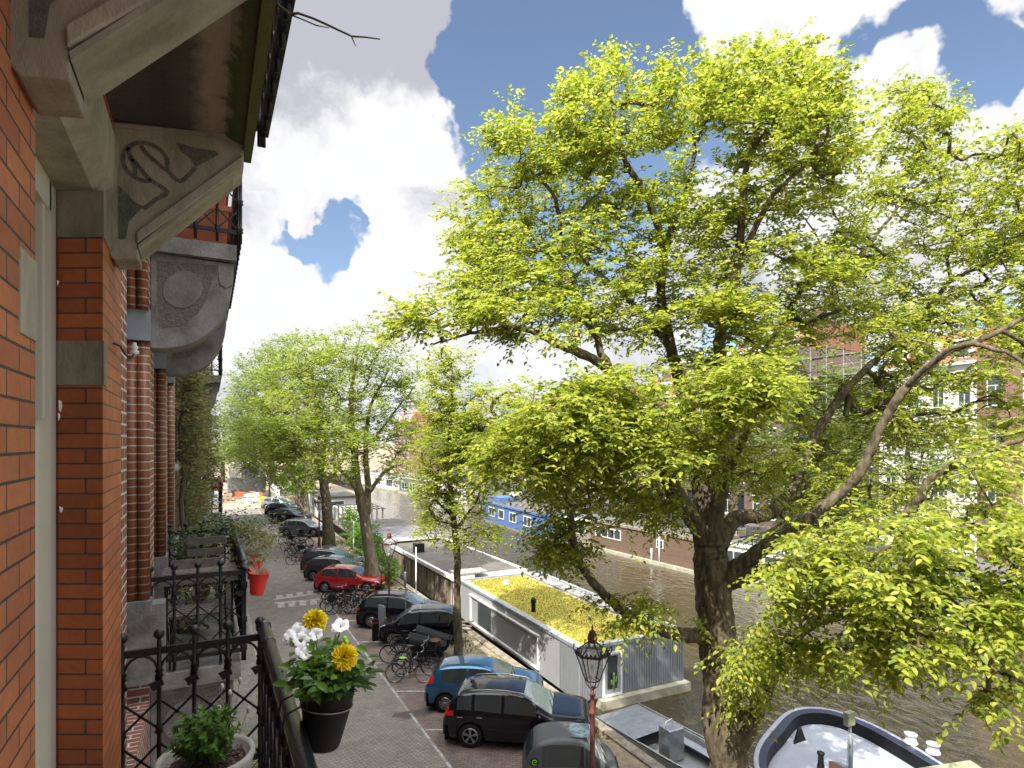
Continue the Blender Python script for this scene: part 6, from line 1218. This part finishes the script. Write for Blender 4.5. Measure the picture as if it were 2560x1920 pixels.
far_boat('white houseboat with green vine at its corner, far up the canal', 1165, 1262, 1075, 1250, 2.7, 'stucco', 'roof_felt', win=[(.15, .35, .8, 1.9), (.55, .75, .8, 1.9)])
far_boat('grey houseboat with projecting flat roof, far up the canal', 1062, 1244, 995, 1232, 3.0, 'steel_grey', 'roof_felt', win=[(.1, .3, .6, 2.2), (.4, .6, .6, 2.2), (.7, .9, .6, 2.2)])
far_boat('long white houseboat at the bend of the canal', 985, 1229, 915, 1215, 3.0, 'stucco', 'roof_grey', win=[(.1, .3, .6, 2.2), (.5, .7, .6, 2.2)])
far_boat('cream houseboat at the head of the canal behind the tree trunks', 905, 1213, 850, 1208, 3.2, 'stucco', 'roof_felt', win=[(.2, .7, .6, 2.2)])

# ---------------------------------------------------------------- far bank houses
spec = [(10, 18.5, 'dark_brick', 4, 3, 'cornice'), (18.5, 25.5, 'red_brick', 4, 3, 'gable'), (25.5, 33.2, 'stucco', 4, 4, 'mansard'), (33.2, 41.5, 'brown_brick', 4, 4, 'cornice'), (41.5, 50, 'brown_brick', 5, 4, 'mansard'), (50, 58, 'dark_brick', 5, 4, 'cornice')]
labs = ['dark brick house at the right edge with a white window low down', 'red brick gabled house behind the leaves at the right', 'white plastered house with tall windows seen through the elm', 'brown brick house carrying scaffolding', 'tall brown brick house with red roof behind the elm top', 'dark brick block left of the tall brown house']
for i, (a, b, wm, nf, nc, rf) in enumerate(spec): canal_house('canal_house', labs[i], a, b, 53.8, -1, wm, nf, nc, fh=3.7, zb=-.1, roof=rf)
spec2 = [('red_brick', 'mansard', 4), ('brown_brick', 'cornice', 4), ('stucco', 'gable', 4), ('dark_brick', 'mansard', 4), ('red_brick', 'gable', 4), ('brown_brick', 'mansard', 4), ('stucco', 'cornice', 4), ('red_brick', 'mansard', 3), ('brown_brick', 'gable', 3)]
y = 58.0
names2 = ['red brick house with slate dormers', 'brown brick house with flat cornice', 'pale plastered gabled house', 'dark brick house with dormers', 'red brick gabled house', 'brown brick house with dormers', 'pale plastered house with cornice', 'low red brick house with dormers', 'low brown gabled house']
for i, (wm, rf, nf) in enumerate(spec2):
    w_ = 9.0 + (i % 3) * 1.5; canal_house('canal_house', names2[i] + ' on the far bank, ' + ['opposite the blue houseboat', 'two doors past the blue houseboat', 'roof just above the slim tree', 'beyond the pale gabled house', 'halfway to the canal bend', 'nearer the bend than the gabled one', 'close to the canal bend', 'at the canal bend', 'last before the skyline trees'][i], y, y + w_, 54 + (y - 58) * .16, -1, wm, nf, 4, fh=3.6, zb=-.1, roof=rf); y += w_
canal_house('canal_house', 'pinkish house with white dormers peeping over the trees at the head of the canal', 168, 184, 52, -1, 'red_brick', 4, 4, fh=3.6, roof='mansard')
# scaffolding
sc_ = thing('scaffolding', 'metal pole scaffolding with plank decks in front of the brown brick house', 'scaffolding', (52.6, 38, 0)); pm = MB(); dm = MB()
for y in np.arange(33.8, 42.6, 1.7):
    for x in (52.2, 53.3): pm.tube([(x, y, -.1), (x, y, 18.2)], .024, 5)
for z in np.arange(1.9, 19, 1.9):
    for x in (52.2, 53.3): pm.tube([(x, 33.6, z), (x, 42.6, z)], .026, 4); pm.tube([(x, 33.6, z + .95), (x, 42.6, z + .95)], .02, 4)
    dm.box(52.25, 33.7, z - .06, 53.25, 42.5, z)
for i in range(9): pm.tube([(52.2, 33.8 + (i % 2) * 1.7, 1.9 * i), (52.2, 35.5 - (i % 2) * 1.7, 1.9 * (i + 1))], .024, 4)
pm.build('poles', 'steel_grey', sc_); dm.build('decks', 'weathered_wood', sc_)
fl_ = thing('red_flag', 'small red cloth hanging behind the elm trunk on the far quay', 'cloth', (43.5, 41, 0)); p = PX(1843, 1300, 43.5); MB().tube([(43.5, p.y, -.1), (43.5, p.y, p.z + .6)], .04, 6).build('pole', 'zinc', fl_); MB().grid([[(43.5 + .04 * math.sin(i + j), p.y + .02 + i * .25, p.z + .5 - j * .25 - .05 * i) for i in range(6)] for j in range(4)]).build('cloth', 'tail_red', fl_)
# ---------------------------------------------------------------- things on the balconies
def clusters(name, Cn, outc, leaf, L, m, parent, T=5, K=7, seed=1, flat=.6, droop=.1, detail=True):
    rg = np.random.default_rng(seed); Cn = np.asarray(Cn, float); out = unit(Cn - np.asarray(outc, float)); P, D, Nn, S, a, b = sprays(rg, Cn, out, T, K, L, leaf, droop, flat)
    o = leaf_mesh(name, P, D, Nn, S, m, parent, detail); return o, a, b
def petal_ball(root, name, c, r, m, axis=(0, 0, 1), rings=9, n0=18, parent=None):
    """dahlia: rings of petals opening outwards"""
    rg = np.random.default_rng(int(c[0] * 1000) % 97); c = np.array(c); ax = unit(np.array(axis, float)); s1 = unit(np.cross(ax, [.3, .9, .2])); s2 = np.cross(ax, s1); P = []; D = []; Nn = []; S = []
    for i in range(rings):
        t = i / (rings - 1); el = R(84 - 112 * t); n_ = int(7 + n0 * t)
        for k in range(n_):
            a = 2 * math.pi * (k + .5 * (i % 2)) / n_ + rg.normal() * .05; rad = s1 * math.cos(a) + s2 * math.sin(a); e2 = el + rg.normal() * .1; d_ = rad * math.cos(e2) + ax * math.sin(e2); nn = ax * math.cos(e2) - rad * math.sin(e2)
            P.append(c + d_ * r * .15); D.append(d_); Nn.append(nn); S.append(r * (.80 + .18 * t) * rg.uniform(.9, 1.1))
    MB().ball(tuple(c), r * .55, 10).build('flower_heart', m, parent, uv=False)
    return leaf_mesh(name, np.array(P), unit(np.array(D)), unit(np.array(Nn)), np.array(S), m, parent, True, fold=.25)
def ruffle(name, c, r, m, axis, parent, seed):
    """petunia: a wavy open trumpet"""
    rg = np.random.default_rng(seed); c = Vector(c); ax = Vector(axis).normalized(); s1 = ax.cross(Vector((.3, .2, .9))).normalized(); s2 = ax.cross(s1); rows = []
    for i, (rr, h) in enumerate(((.05, -.75), (.16, -.35), (.45, -.05), (.8, .08), (1, .02))):
        rows.append([c + (s1 * math.cos(a) + s2 * math.sin(a)) * r * rr * (1.15 + .07 * math.sin(5 * a) * (i > 2) + .04 * rg.normal() * (i > 3)) + ax * r * (h + .16 * math.sin(9 * a + seed) * (i > 3) + .08 * math.sin(5 * a) * (i > 2)) for a in np.linspace(0, 2 * math.pi, 26)])
    return MB().grid(rows).build(name, m, parent, uv=False)
# flower pot hung on our rail
pc = PD(838, 1760, 2.42); px_, py_ = .455, 2.47
p = PD(823, 1712, 2.46); px_, py_, pz = p.x, p.y, p.z
pot = thing('hanging_flower_pot', 'black plastic pot with yellow dahlias and white petunias hooked on the nearest handrail', 'flower pot', (px_, py_, pz - .25))
# tilted pot
def tilt(pr, c, ax, n_=24):
    ax = Vector(ax).normalized(); s1 = ax.cross(Vector((0, 1, 0))).normalized(); s2 = ax.cross(s1); c = Vector(c)
    return [[c + ax * h + (s1 * math.cos(a) + s2 * math.sin(a)) * r for a in np.linspace(0, 2 * math.pi, n_ + 1)] for r, h in pr]
TA = (.13, .02, 1)
MB().grid(tilt([(0.001, -.245), (.066, -.245), (.072, -.235), (.098, -.085), (.101, -.082), (.104, 0), (.106, .002), (.100, .004), (.094, -.03), (0.001, -.03)], (px_, py_, pz), TA)).build('pot', 'plastic_black', pot, uv=False)
MB().tube(tilt([(.104, -.078)], (px_, py_, pz), TA)[0], .003, 5, cap=False).build('support_ring', 'steel_grey', pot)
hk = MB(); 
for dy in (-.07, .07): hk.tube([(px_ - .02, py_ + dy, pz - .08), (px_ - .085, py_ + dy, pz + .02), (px_ - .10, py_ + dy, 7.94), (.32, py_ + dy, 7.965), (.265, py_ + dy, 7.945), (.255, py_ + dy, 7.89)], .004, 5)
hk.build('hook', 'cast_iron', pot)
rg = np.random.default_rng(5); Cn = np.array([(px_, py_, pz)]) + rg.normal(size=(30, 3)) * np.array([.055, .075, .03]) + np.array([.01, 0, .045])
clusters('leaves', Cn, (px_, py_, pz - .12), .058, .10, 'shrub_leaf', pot, T=4, K=4, seed=5, flat=.7); clusters('leaves', Cn[:14] + np.array([.03, 0, -.03]), (px_, py_, pz - .05), .070, .08, 'dark_leaf', pot, T=3, K=3, seed=6, flat=.5)
f1 = PD(787, 1553, 2.62); f2 = PD(861, 1643, 2.36)
view = Vector((0, 0, 9))
def toward(p, up=.5): d_ = (view - p).normalized(); return tuple(d_ + Vector((0, 0, up)))
petal_ball(pot, 'flower', f1, .052, 'yellow_petal', toward(f1, .8), parent=pot); petal_ball(pot, 'flower', f2, .050, 'yellow_petal', toward(f2, .15), parent=pot)
st = MB(); st.tube([(px_ - .03, py_ + .04, pz), f1 - Vector((0, 0, .03))], .003, 5); st.tube([(px_ + .02, py_ - .02, pz), f2 - Vector((0, 0, .02))], .003, 5)
for i, (x, y, d_, r_) in enumerate([(728, 1588, 2.60, .026), (742, 1580, 2.55, .028), (752, 1600, 2.52, .026), (765, 1588, 2.56, .026), (780, 1576, 2.60, .028), (790, 1585, 2.55, .024), (770, 1608, 2.48, .022), (757, 1625, 2.46, .026), (764, 1634, 2.45, .022), (735, 1602, 2.55, .022), (720, 1600, 2.6, .018), (745, 1570, 2.62, .022), (852, 1563, 2.45, .030), (840, 1575, 2.46, .018)]):
    q = PD(x, y, d_); ruffle('flower', q, r_, 'white_petal', toward(q, .3 if i < 12 else 1.2), pot, i); st.tube([(px_, py_, pz), q], .0018, 4)
for (x, y, d_) in ((746, 1572, 2.6), (803, 1641, 2.4), (790, 1650, 2.4), (862, 1596, 2.42), (866, 1605, 2.42)): q = PD(x, y, d_); MB().ball(q, .009, 8, (1, 1, 1.2)).build('bud', 'lime' if x > 800 else 'yellow_petal', pot); st.tube([(px_, py_, pz), q], .0016, 4)
st.build('stems', 'shrub_leaf', pot, uv=False)
# round concrete-grey bowl with a shrub
c = PD(516, 1905, 3.12); bx, by, bzz = c.x, c.y, c.z
bowl = thing('planter_bowl', 'pale grey round planter bowl with a glossy evergreen shrub on the nearest balcony', 'planter', (bx, by, 6.96))
MB().lathe([(.001, 6.97 - bzz), (.15, 6.97 - bzz), (.19, -.20), (.222, -.04), (.235, .0), (.232, .018), (.215, .022), (.203, .008), (.195, -.03), (.15, -.05), (.001, -.045)], (bx, by, bzz + .02), 40).build('bowl', 'pot_grey', bowl)
sm_ = MB(); k_ = 18; rows = [[(bx + .195 * r * math.cos(a), by + .195 * r * math.sin(a), bzz - .015 + rg.normal() * .006 + .02 * (1 - r)) for a in np.linspace(0, 2 * math.pi, k_)[:-1]] for r in (1, .7, .4, .1)]
for r in rows: r.append(r[0])
sm_.grid(rows).build('soil', 'soil', bowl)
chp = rg.uniform(-1, 1, (500, 3)) * np.array([.17, .17, 0]) + np.array([bx, by, bzz + .002]); chp = chp[np.hypot(chp[:, 0] - bx, chp[:, 1] - by) < .18]
o = leaf_mesh('bark_mulch', chp, unit(rg.normal(size=chp.shape) * np.array([1, 1, .2])), unit(np.array([0, 0, 1.0]) + rg.normal(size=chp.shape) * .3), rg.uniform(.012, .03, len(chp)), 'brown_leather', bowl, False); o['kind'] = 'stuff'
sx, sy, szz = PD(498, 1830, 3.1)[:]
stm = MB(); Pn = []; Dn = []; Nm = []; Sn = []; rg = np.random.default_rng(8)
for i in range(70):
    a = rg.uniform(0, 2 * math.pi); s_ = rg.uniform(.1, 1) ** .6; tip = Vector((sx + .03 + math.cos(a) * .17 * s_, sy + math.sin(a) * .17 * s_, bzz + rg.uniform(.14, .31) - .08 * s_)); b0 = Vector((bx - .02 + rg.normal() * .015, by + rg.normal() * .015, bzz))
    md = b0.lerp(tip, .5) + Vector((math.cos(a), math.sin(a), 0)) * .02; stm.tube([b0, md, tip], [.004, .003, .002], 5)
    for j in range(15):
        t = .30 + .7 * j / 14; q = b0.lerp(tip, t); an = j * 2.4; dr = (tip - b0).normalized(); sd = dr.cross(Vector((math.cos(an), math.sin(an), .2))).normalized(); d_ = (sd * .8 + dr * .7 + Vector((0, 0, .1))).normalized(); nn = d_.cross(sd.cross(dr)).normalized()
        if nn.z < 0: nn = -nn
        Pn.append(q); Dn.append(d_); Nm.append((nn + Vector((0, 0, .5))).normalized() if False else nn); Sn.append(rg.uniform(.032, .052))
stm.build('stems', 'twig', bowl); Dn = np.array(Dn); Nm = np.array(Nm); Nm = unit(Nm - Dn * (Nm * Dn).sum(1, keepdims=True)); leaf_mesh('foliage', np.array(Pn), Dn, Nm, np.array(Sn), 'shrub_leaf', bowl, True, fold=.15)
# pale buds of a plant behind the bowl
fp = thing('flowering_plant', 'thin plant with pale closed buds behind the bowl on the nearest balcony', 'plant', (.02, 3.8, 6.97)); s2_ = MB()
for (x, y, d_) in ((555, 1716, 3.5), (575, 1731, 3.45), (621, 1774, 3.6), (600, 1700, 3.7), (548, 1770, 3.4)):
    q = PD(x, y, d_); s2_.tube([(.02, 3.8, 6.97), (q.x * .6, q.y * .5 + 1.9, 7.2), q], [.004, .003, .002], 5); MB().ball(q, .014, 8, (.8, .8, 1.4)).build('bud', 'curtain', fp)
s2_.build('stems', 'shrub_leaf', fp)
sh = thing('flowering_shrub', 'sprawling shrub with small red blooms on the ground beyond the nearest railing', 'shrub', (.9, 9.5, 6.9)) if False else None
fpx = [PD(x, y, 6.0) for x, y in ((620, 1740), (640, 1760), (600, 1790), (655, 1800), (630, 1830), (660, 1850), (610, 1860), (640, 1880), (660, 1760), (600, 1830), (625, 1900), (590, 1800))]
# creeping rose on a trellis from the balcony below
rose = bush('climbing_rose', 'sparse rose with small red and pink blooms below the second balcony', 'rose', (.15, 5.6, 3.2), [(.2, 5.6, 5.0, .35, .5, 1.5, 70), (.25, 5.4, 6.2, .25, .4, .6, 20)], .05, 71, 'vine_leaf', T=4, K=5, L=.22, spread=.2)
rg = np.random.default_rng(12)
for i in range(9): q = (.25 + rg.uniform(-.2, .3), 5.3 + rg.uniform(-.3, .4), 4.6 + rg.uniform(0, 1.8)); petal_ball(rose, 'bloom', q, .035, 'tail_red', (0, -1, .6), 4, 6, parent=rose)
# red buckets with dry grasses
def bucket(label, px, py, d_, tiltx=.25, plant='grass'):
    q = PD(px, py, d_); root = thing('red_bucket', label, 'bucket', (q.x, q.y, q.z - .2), 'red metal buckets hung on the second balcony'); ax = (tiltx * .4, 0, 1)
    MB().grid(tilt([(a_ * .72, b_ * .95) for a_, b_ in [(.001, -.21), (.078, -.21), (.082, -.20), (.11, -.06), (.113, -.055), (.125, -.002), (.129, 0), (.122, .002), (.112, -.03), (.001, -.035)]], q, ax)).build('bucket', 'red_bucket', root, uv=False)
    MB().tube([q + Vector((-.10, 0, 0)), q + Vector((-.12, 0, .07)), q + Vector((-.16, 0, .09))], .004, 5).build('hook', 'cast_iron', root)
    rg_ = np.random.default_rng(int(px)); g = MB()
    for i in range(60):
        a = rg_.uniform(0, 6.28); l = rg_.uniform(.08, .2); b = q + Vector((math.cos(a) * .05 * rg_.uniform(0, 1), math.sin(a) * .07, -.02)); e = b + Vector((math.cos(a) * l * .7, math.sin(a) * l * .7, l * .6)); g.tube([b, b.lerp(e, .5) + Vector((0, 0, .03)), e], [.002, .0016, .0006], 3, cap=False)
    g.build('dry_grass', 'sand', root, uv=False)
    if plant != 'grass': clusters('leaves', np.array([tuple(q)]) + rg_.normal(size=(22, 3)) * np.array([.10, .16, .08]) + np.array([0, .0, .17]), tuple(q), .045, .22, 'vine_leaf', root, T=4, K=6, seed=3)
    return root
bucket('red metal bucket with dry straw, lowest and nearest on the second balcony rail', 648, 1432, 5.55)
bucket('red metal bucket with trailing twigs, hung just beyond the lowest one', 638, 1402, 6.6, plant='leafy')
bucket('red metal bucket with a spiky plant, farthest of the red ones', 630, 1384, 7.5, plant='leafy')
# table and chairs on the second balcony
tb_ = thing('folding_table', 'weathered slatted wooden folding table on the second balcony', 'table', (-.05, 6.75, 6.98)); top = MB()
for i in range(7): top.box(-.40, 6.45 + i * .085, 7.70, .26, 6.52 + i * .085, 7.722)
top.build('tabletop', 'grey_wood', tb_); MB().box(-.40, 6.43, 7.655, .26, 6.447, 7.70).build('apron', 'grey_wood', tb_); lg = MB()
for x in (-.36, .22):
    MB().tube([(x, 6.46, 7.70), (x, 7.0, 6.99)], .011, 6).build('leg', 'cast_iron', tb_); MB().tube([(x, 7.0, 7.70), (x, 6.46, 6.99)], .011, 6).build('leg', 'cast_iron', tb_)
def chair(label, X, Y, face):
    t = thing('folding_chair', label, 'chair', (X, Y, 6.98), 'folding slatted chairs on the second balcony'); s = MB()
    for i in range(5): s.box(X - .21, Y - .19 + i * .08, 7.43, X + .21, Y - .13 + i * .08, 7.447)
    s.build('seat', 'grey_wood', t); yb = Y + face * .22; b = MB()
    for z in (7.66, 7.79): b.box(X - .21, yb - .008, z, X + .21, yb + .008, z + .085)
    b.build('backrest', 'grey_wood', t)
    for x in (X - .2, X + .2): MB().tube([(x, yb + face * .01, 7.90), (x, yb - face * .02, 7.45), (x, Y - face * .24, 6.99)], .009, 6).build('leg', 'cast_iron', t); MB().tube([(x * 1.0, Y - face * .19, 7.43), (x, Y + face * .25, 6.99)], .009, 6).build('leg', 'cast_iron', t)
    return t
chair('folding slatted chair on the near side of the table', -.08, 6.28, 1) if False else chair('folding slatted chair in front of the table, seat towards us', -.10, 6.30, 1)
chair('folding slatted chair behind the table with two back slats', -.02, 7.75, 1)
bush('potted_shrub', 'leafy green shrub with arching shoots at the far end of the second balcony', 'shrub', (-.05, 8.7, 6.98), [(-.10, 8.75, 7.62, .35, .3, .28, 46), (.22, 8.5, 7.85, .16, .5, .14, 22), (.42, 8.2, 7.95, .16, .4, .12, 12)], .05, 75, 'dark_leaf', T=4, K=6, L=.25, spread=.25)
bush('potted_shrub', 'low flowering plants between the chairs on the second balcony', 'shrub', (-.25, 7.3, 6.98), [(-.2, 7.3, 7.25, .2, .5, .2, 24), (.15, 7.9, 7.3, .15, .5, .2, 20)], .04, 76, 'vine_leaf', T=4, K=5, L=.18, spread=.2)
# terracotta planter upstairs
tp = thing('terracotta_planter', 'large fluted terracotta planter behind the railing of the balcony up on the left', 'planter', (-.08, 6.75, H1 + 1.8))
def planter(z0, z1, w0, w1, y0, y1, nm):
    m_ = MB(); N_ = 22; xc_ = -.06
    for a, b in ((0, 1),):
        for i in range(N_):
            x0, x1 = -w0 + 2 * w0 * i / N_, -w0 + 2 * w0 * (i + .84) / N_; X0, X1 = -w1 + 2 * w1 * i / N_, -w1 + 2 * w1 * (i + .84) / N_
            m_.add([(xc_ + x0, y0 - .012, z0), (xc_ + x1, y0 - .012, z0), (xc_ + X1, y0 - .05, z1), (xc_ + X0, y0 - .05, z1), (xc_ + x0, y0, z0), (xc_ + x1, y0, z0), (xc_ + X1, y0 - .035, z1), (xc_ + X0, y0 - .035, z1)], [(0, 1, 2, 3), (1, 5, 6, 2), (4, 0, 3, 7)])
        m_.add([(xc_ - w0, y0, z0), (xc_ + w0, y0, z0), (xc_ + w1, y0 - .035, z1), (xc_ - w1, y0 - .035, z1), (xc_ - w0, y1, z0), (xc_ + w0, y1, z0), (xc_ + w1, y1, z1), (xc_ - w1, y1, z1)], [(0, 1, 2, 3), (1, 5, 6, 2), (5, 4, 7, 6), (4, 0, 3, 7), (3, 2, 6, 7), (0, 4, 5, 1)])
        m_.box(xc_ - w1 - .02, y0 - .06, z1, xc_ + w1 + .02, y1 + .02, z1 + .05)
    return m_.build(nm, 'terracotta', tp)
planter(H1 + 1.80, H1 + 2.14, .20, .235, 6.22, 7.3, 'trough'); planter(H1 + 2.195, H1 + 2.46, .20, .225, 6.26, 7.3, 'upper_trough')
# hanging orange planter on the third balcony and its pots
tq = thing('balcony_planter', 'orange balcony planter hung low on the far railing beside the climbing plant', 'planter', (.0, 16.2, 7.3)); MB().prism([(-.12, 0), (.12, 0), (.16, .2), (-.16, .2)], (-.05, 16.15, 7.45), (0, -1, 0), (0, 0, 1), (-.4, 0, 0)).build('trough', 'terracotta', tq, bevel=.01); MB().prism([(-.2, .2), (.2, .2), (.2, .225), (-.2, .225)], (-.03, 16.15, 7.45), (0, -1, 0), (0, 0, 1), (-.44, 0, 0)).build('rim', 'terracotta', tq)
# climbing plant
rgv = np.random.default_rng(33); vlim = []
for (x, y, z1, r) in ((-.42, 11.2, 10.4, .06), (-.42, 12.2, 10.2, .05), (-.40, 13.4, 9.6, .05), (-.38, 14.5, 10.1, .045), (-.4, 15.5, 9.2, .04)):
    vlim.append([(x, y, .1, r), (x + .04, y + .1, 3, r * .9), (x - .02, y - .1, 5.5, r * .8), (x + .05, y + .15, 7.5, r * .7), (x + .02, y, 9, r * .45), (x + .1, y + .2, z1, .01)])
vb = ell_blobs(rgv, [(-.28, 11.4, 9.3, .14, .7, 1.1, 90), (-.25, 12.8, 9.8, .18, .9, .9, 80), (-.20, 14.2, 9.0, .24, 1.0, 1.2, 90), (-.15, 15.5, 8.6, .28, .8, 1.0, 70), (-.25, 12.5, 7.9, .18, 1.2, .9, 60), (-.15, 14.6, 7.3, .26, 1.2, .8, 60), (.02, 16.6, 9.4, .22, .6, .9, 40), (-.2, 13.2, 6.4, .22, 1.6, .9, 50), (-.1, 11.5, 6.9, .2, .7, .5, 40), (.1, 16.3, 8.2, .2, .5, .5, 30)])
grow('climbing_plant', 'tall climbing plant with mixed green and reddish leaves covering the dark brick front', 'climber', (-.4, 13, .1), vlim, vb, leaf=.075, T=4, K=6, L=.32, seed=9, leafm='vine_leaf', bark='twig', detail=False, twigs=True, tips=.003, flat=.9, droop=.3)
# bare twig overhead
tw_ = thing('bare_twig', 'dark leafless twig poking out from the balcony overhead against the clouds', 'twig', tuple(PD(690, 15, 2.3))); m_ = MB()
tp_ = [PD(680, 5, 2.2), PD(702, 18, 2.2), PD(725, 36, 2.2), PD(745, 33, 2.2), PD(780, 45, 2.2), PD(812, 59, 2.2), PD(850, 77, 2.2), PD(880, 91, 2.2), PD(915, 93, 2.2), PD(950, 98, 2.2)]
m_.tube(tp_, [.007, .006, .006, .005, .0045, .0045, .004, .0035, .003, .0025], 6); m_.tube([PD(727, 37, 2.2), PD(760, 50, 2.2), PD(790, 63, 2.2), PD(823, 70, 2.2)], [.003, .0025, .0025, .0015], 5); m_.tube([PD(879, 91, 2.2), PD(889, 115, 2.2)], [.003, .0015], 5); m_.build('twig', 'twig', tw_)
# ---------------------------------------------------------------- building site at the end of the street
def crate_box(name, label, cat, X, Y, w_, d_, h_, m_, z=.05, extra=None):
    r = thing(name, label, cat, (X, Y, z)); MB().box(X - w_ / 2, Y - d_ / 2, z, X + w_ / 2, Y + d_ / 2, z + h_).build('body', m_, r, bevel=.02)
    rb2 = MB()
    for i in range(int(w_ / .3)): x = X - w_ / 2 + .12 + i * .3; rb2.box(x, Y - d_ / 2 - .03, z + .1, x + .12, Y - d_ / 2 - .001, z + h_ - .1)
    rb2.build('ribs', m_, r); MB().box(X - w_ * .15, Y - d_ / 2 - .05, z + .05, X + w_ * .15, Y - d_ / 2 - .031, z + h_ * .8).build('door', 'steel_grey', r); return r
crate_box('site_cabin', 'pale grey site cabin standing on another at the building site', 'cabin', 6.2, 118, 6, 3, 2.6, 'stucco', 2.7); crate_box('site_cabin', 'lower grey site cabin under the pale one at the building site', 'cabin', 6.2, 118, 6.2, 3.2, 2.6, 'steel_grey')
crate_box('container', 'brown steel container among the building materials', 'container', 0, 124, 5, 2.4, 2.4, 'rust_red')
for i, (x, y, m_, lb) in enumerate([(1.2, 98, 'blue_paint', 'small blue crate on the sand'), (6.2, 99, 'white_plastic', 'white bag of building sand near the fence'), (4.8, 104, 'terracotta', 'stack of brown-red bricks on a pallet'), (6.8, 103, 'orange', 'orange block stack by the cars'), (3.2, 108, 'brown_leather', 'dark heap of timber in the middle of the site'), (-.2, 106, 'weathered_wood', 'stack of planks at the left of the site'), (2.5, 101, 'sand', 'low pallet of sand bags'), (5.5, 96, 'white_plastic', 'white barrel group at the fence foot')]):
    r = thing('building_material', lb, 'building supplies', (x, y, .05)); rr_ = random.Random(i); mb = MB()
    for k in range(6): a, b = x + rr_.uniform(-.7, .7), y + rr_.uniform(-.7, .7); h_ = rr_.uniform(.4, 1.3); mb.box(a - .4, b - .4, .05, a + .4, b + .4, .05 + h_)
    mb.build('stack', m_, r); MB().box(x - 1.2, y - 1.2, -.02, x + 1.2, y + 1.2, .06).build('pallet', 'weathered_wood', r)
bf = thing('site_barrier', 'long orange and white plank barrier across the end of the street', 'barrier', (3, 94, 0)); bm = MB(); pmx = MB()
for i in range(8): x = -1 + i * 1.1; pmx.box(x - .04, 93.95, .0, x + .04, 94.05, 1.25); bm.box(x - .5, 93.92, .95, x + .5, 93.949, 1.2); bm.box(x - .5, 93.92, .35, x + .5, 93.949, .5)
pmx.build('posts', 'orange', bf); bm.build('planks', 'sand', bf)
yb_ = thing('grit_bin', 'yellow bin beside the farthest parked car', 'bin', (7.2, 93.5, 0)); MB().prism([(-.5, 0), (.5, 0), (.55, .8), (-.55, .8)], (7.2, 93.2, .0), (1, 0, 0), (0, 0, 1), (0, .7, 0)).build('body', 'yellow_paint', yb_, bevel=.03); MB().prism([(-.58, .8), (.58, .8), (0, 1.1)], (7.2, 93.15, .0), (1, 0, 0), (0, 0, 1), (0, .8, 0)).build('lid', 'yellow_paint', yb_)
hf = thing('site_fence', 'white mesh fence panels around the building site by the farthest cars', 'fence', (9, 97, 0)); fm_ = MB()
for i in range(9):
    y_ = 92 + i * 2.0; fm_.tube([(9.2, y_, 0), (9.2, y_, 2.4)], .03, 5)
    for z in (.3, 1.2, 2.3): fm_.tube([(9.2, y_, z), (9.2, y_ + 2, z)], .02, 4)
    for k in range(12): fm_.tube([(9.2, y_ + k / 6, .3), (9.2, y_ + k / 6, 2.3)], .012, 3)
fm_.build('mesh_panels', 'white_paint', hf)
# grass and weeds along the quay edge
rgq = np.random.default_rng(4); nq = 5000; P = np.stack([rgq.uniform(8.9, 10.85, nq), rgq.uniform(8, 60, nq), np.full(nq, -.02)], 1); P = P[(np.sin(P[:, 1] * 1.3) + np.sin(P[:, 1] * .37 + P[:, 0] * 3) > .3)]
Dq = unit(rgq.normal(size=P.shape) * .4 + np.array([0, 0, 1])); o = leaf_mesh('quay_grass', P, Dq, unit(np.cross(Dq, rgq.normal(size=P.shape))), rgq.uniform(.06, .2, len(P)), 'vine_leaf', None, False); tag(o, 'tufts of dry grass and weeds on the quay strip', None, None, 'stuff')
rgw = random.Random(8)
for i, (px, py) in enumerate([(1060, 1560), (1075, 1548), (1090, 1568), (1068, 1575), (1082, 1585)]):
    p = PZ(px, py, 0); t = thing('loose_plank', ['lowest loose plank on the quay by the timber houseboat', 'loose plank tilted towards the canal by the timber houseboat', 'short-looking loose plank nearest the grey entry box', 'loose plank pointing at the black charging car', 'topmost loose plank in the pile by the timber houseboat'][i], 'plank', (p.x + .8, p.y, 0), 'loose planks on the quay'); a = rgw.uniform(-.6, .9); q = Vector((p.x + .8, p.y, .05 + i * .05)); d_ = Vector((math.cos(a), math.sin(a), 0)) * 1.1; MB().bar(q - d_, q + d_, .2, .04).build('board', 'grey_wood', t)
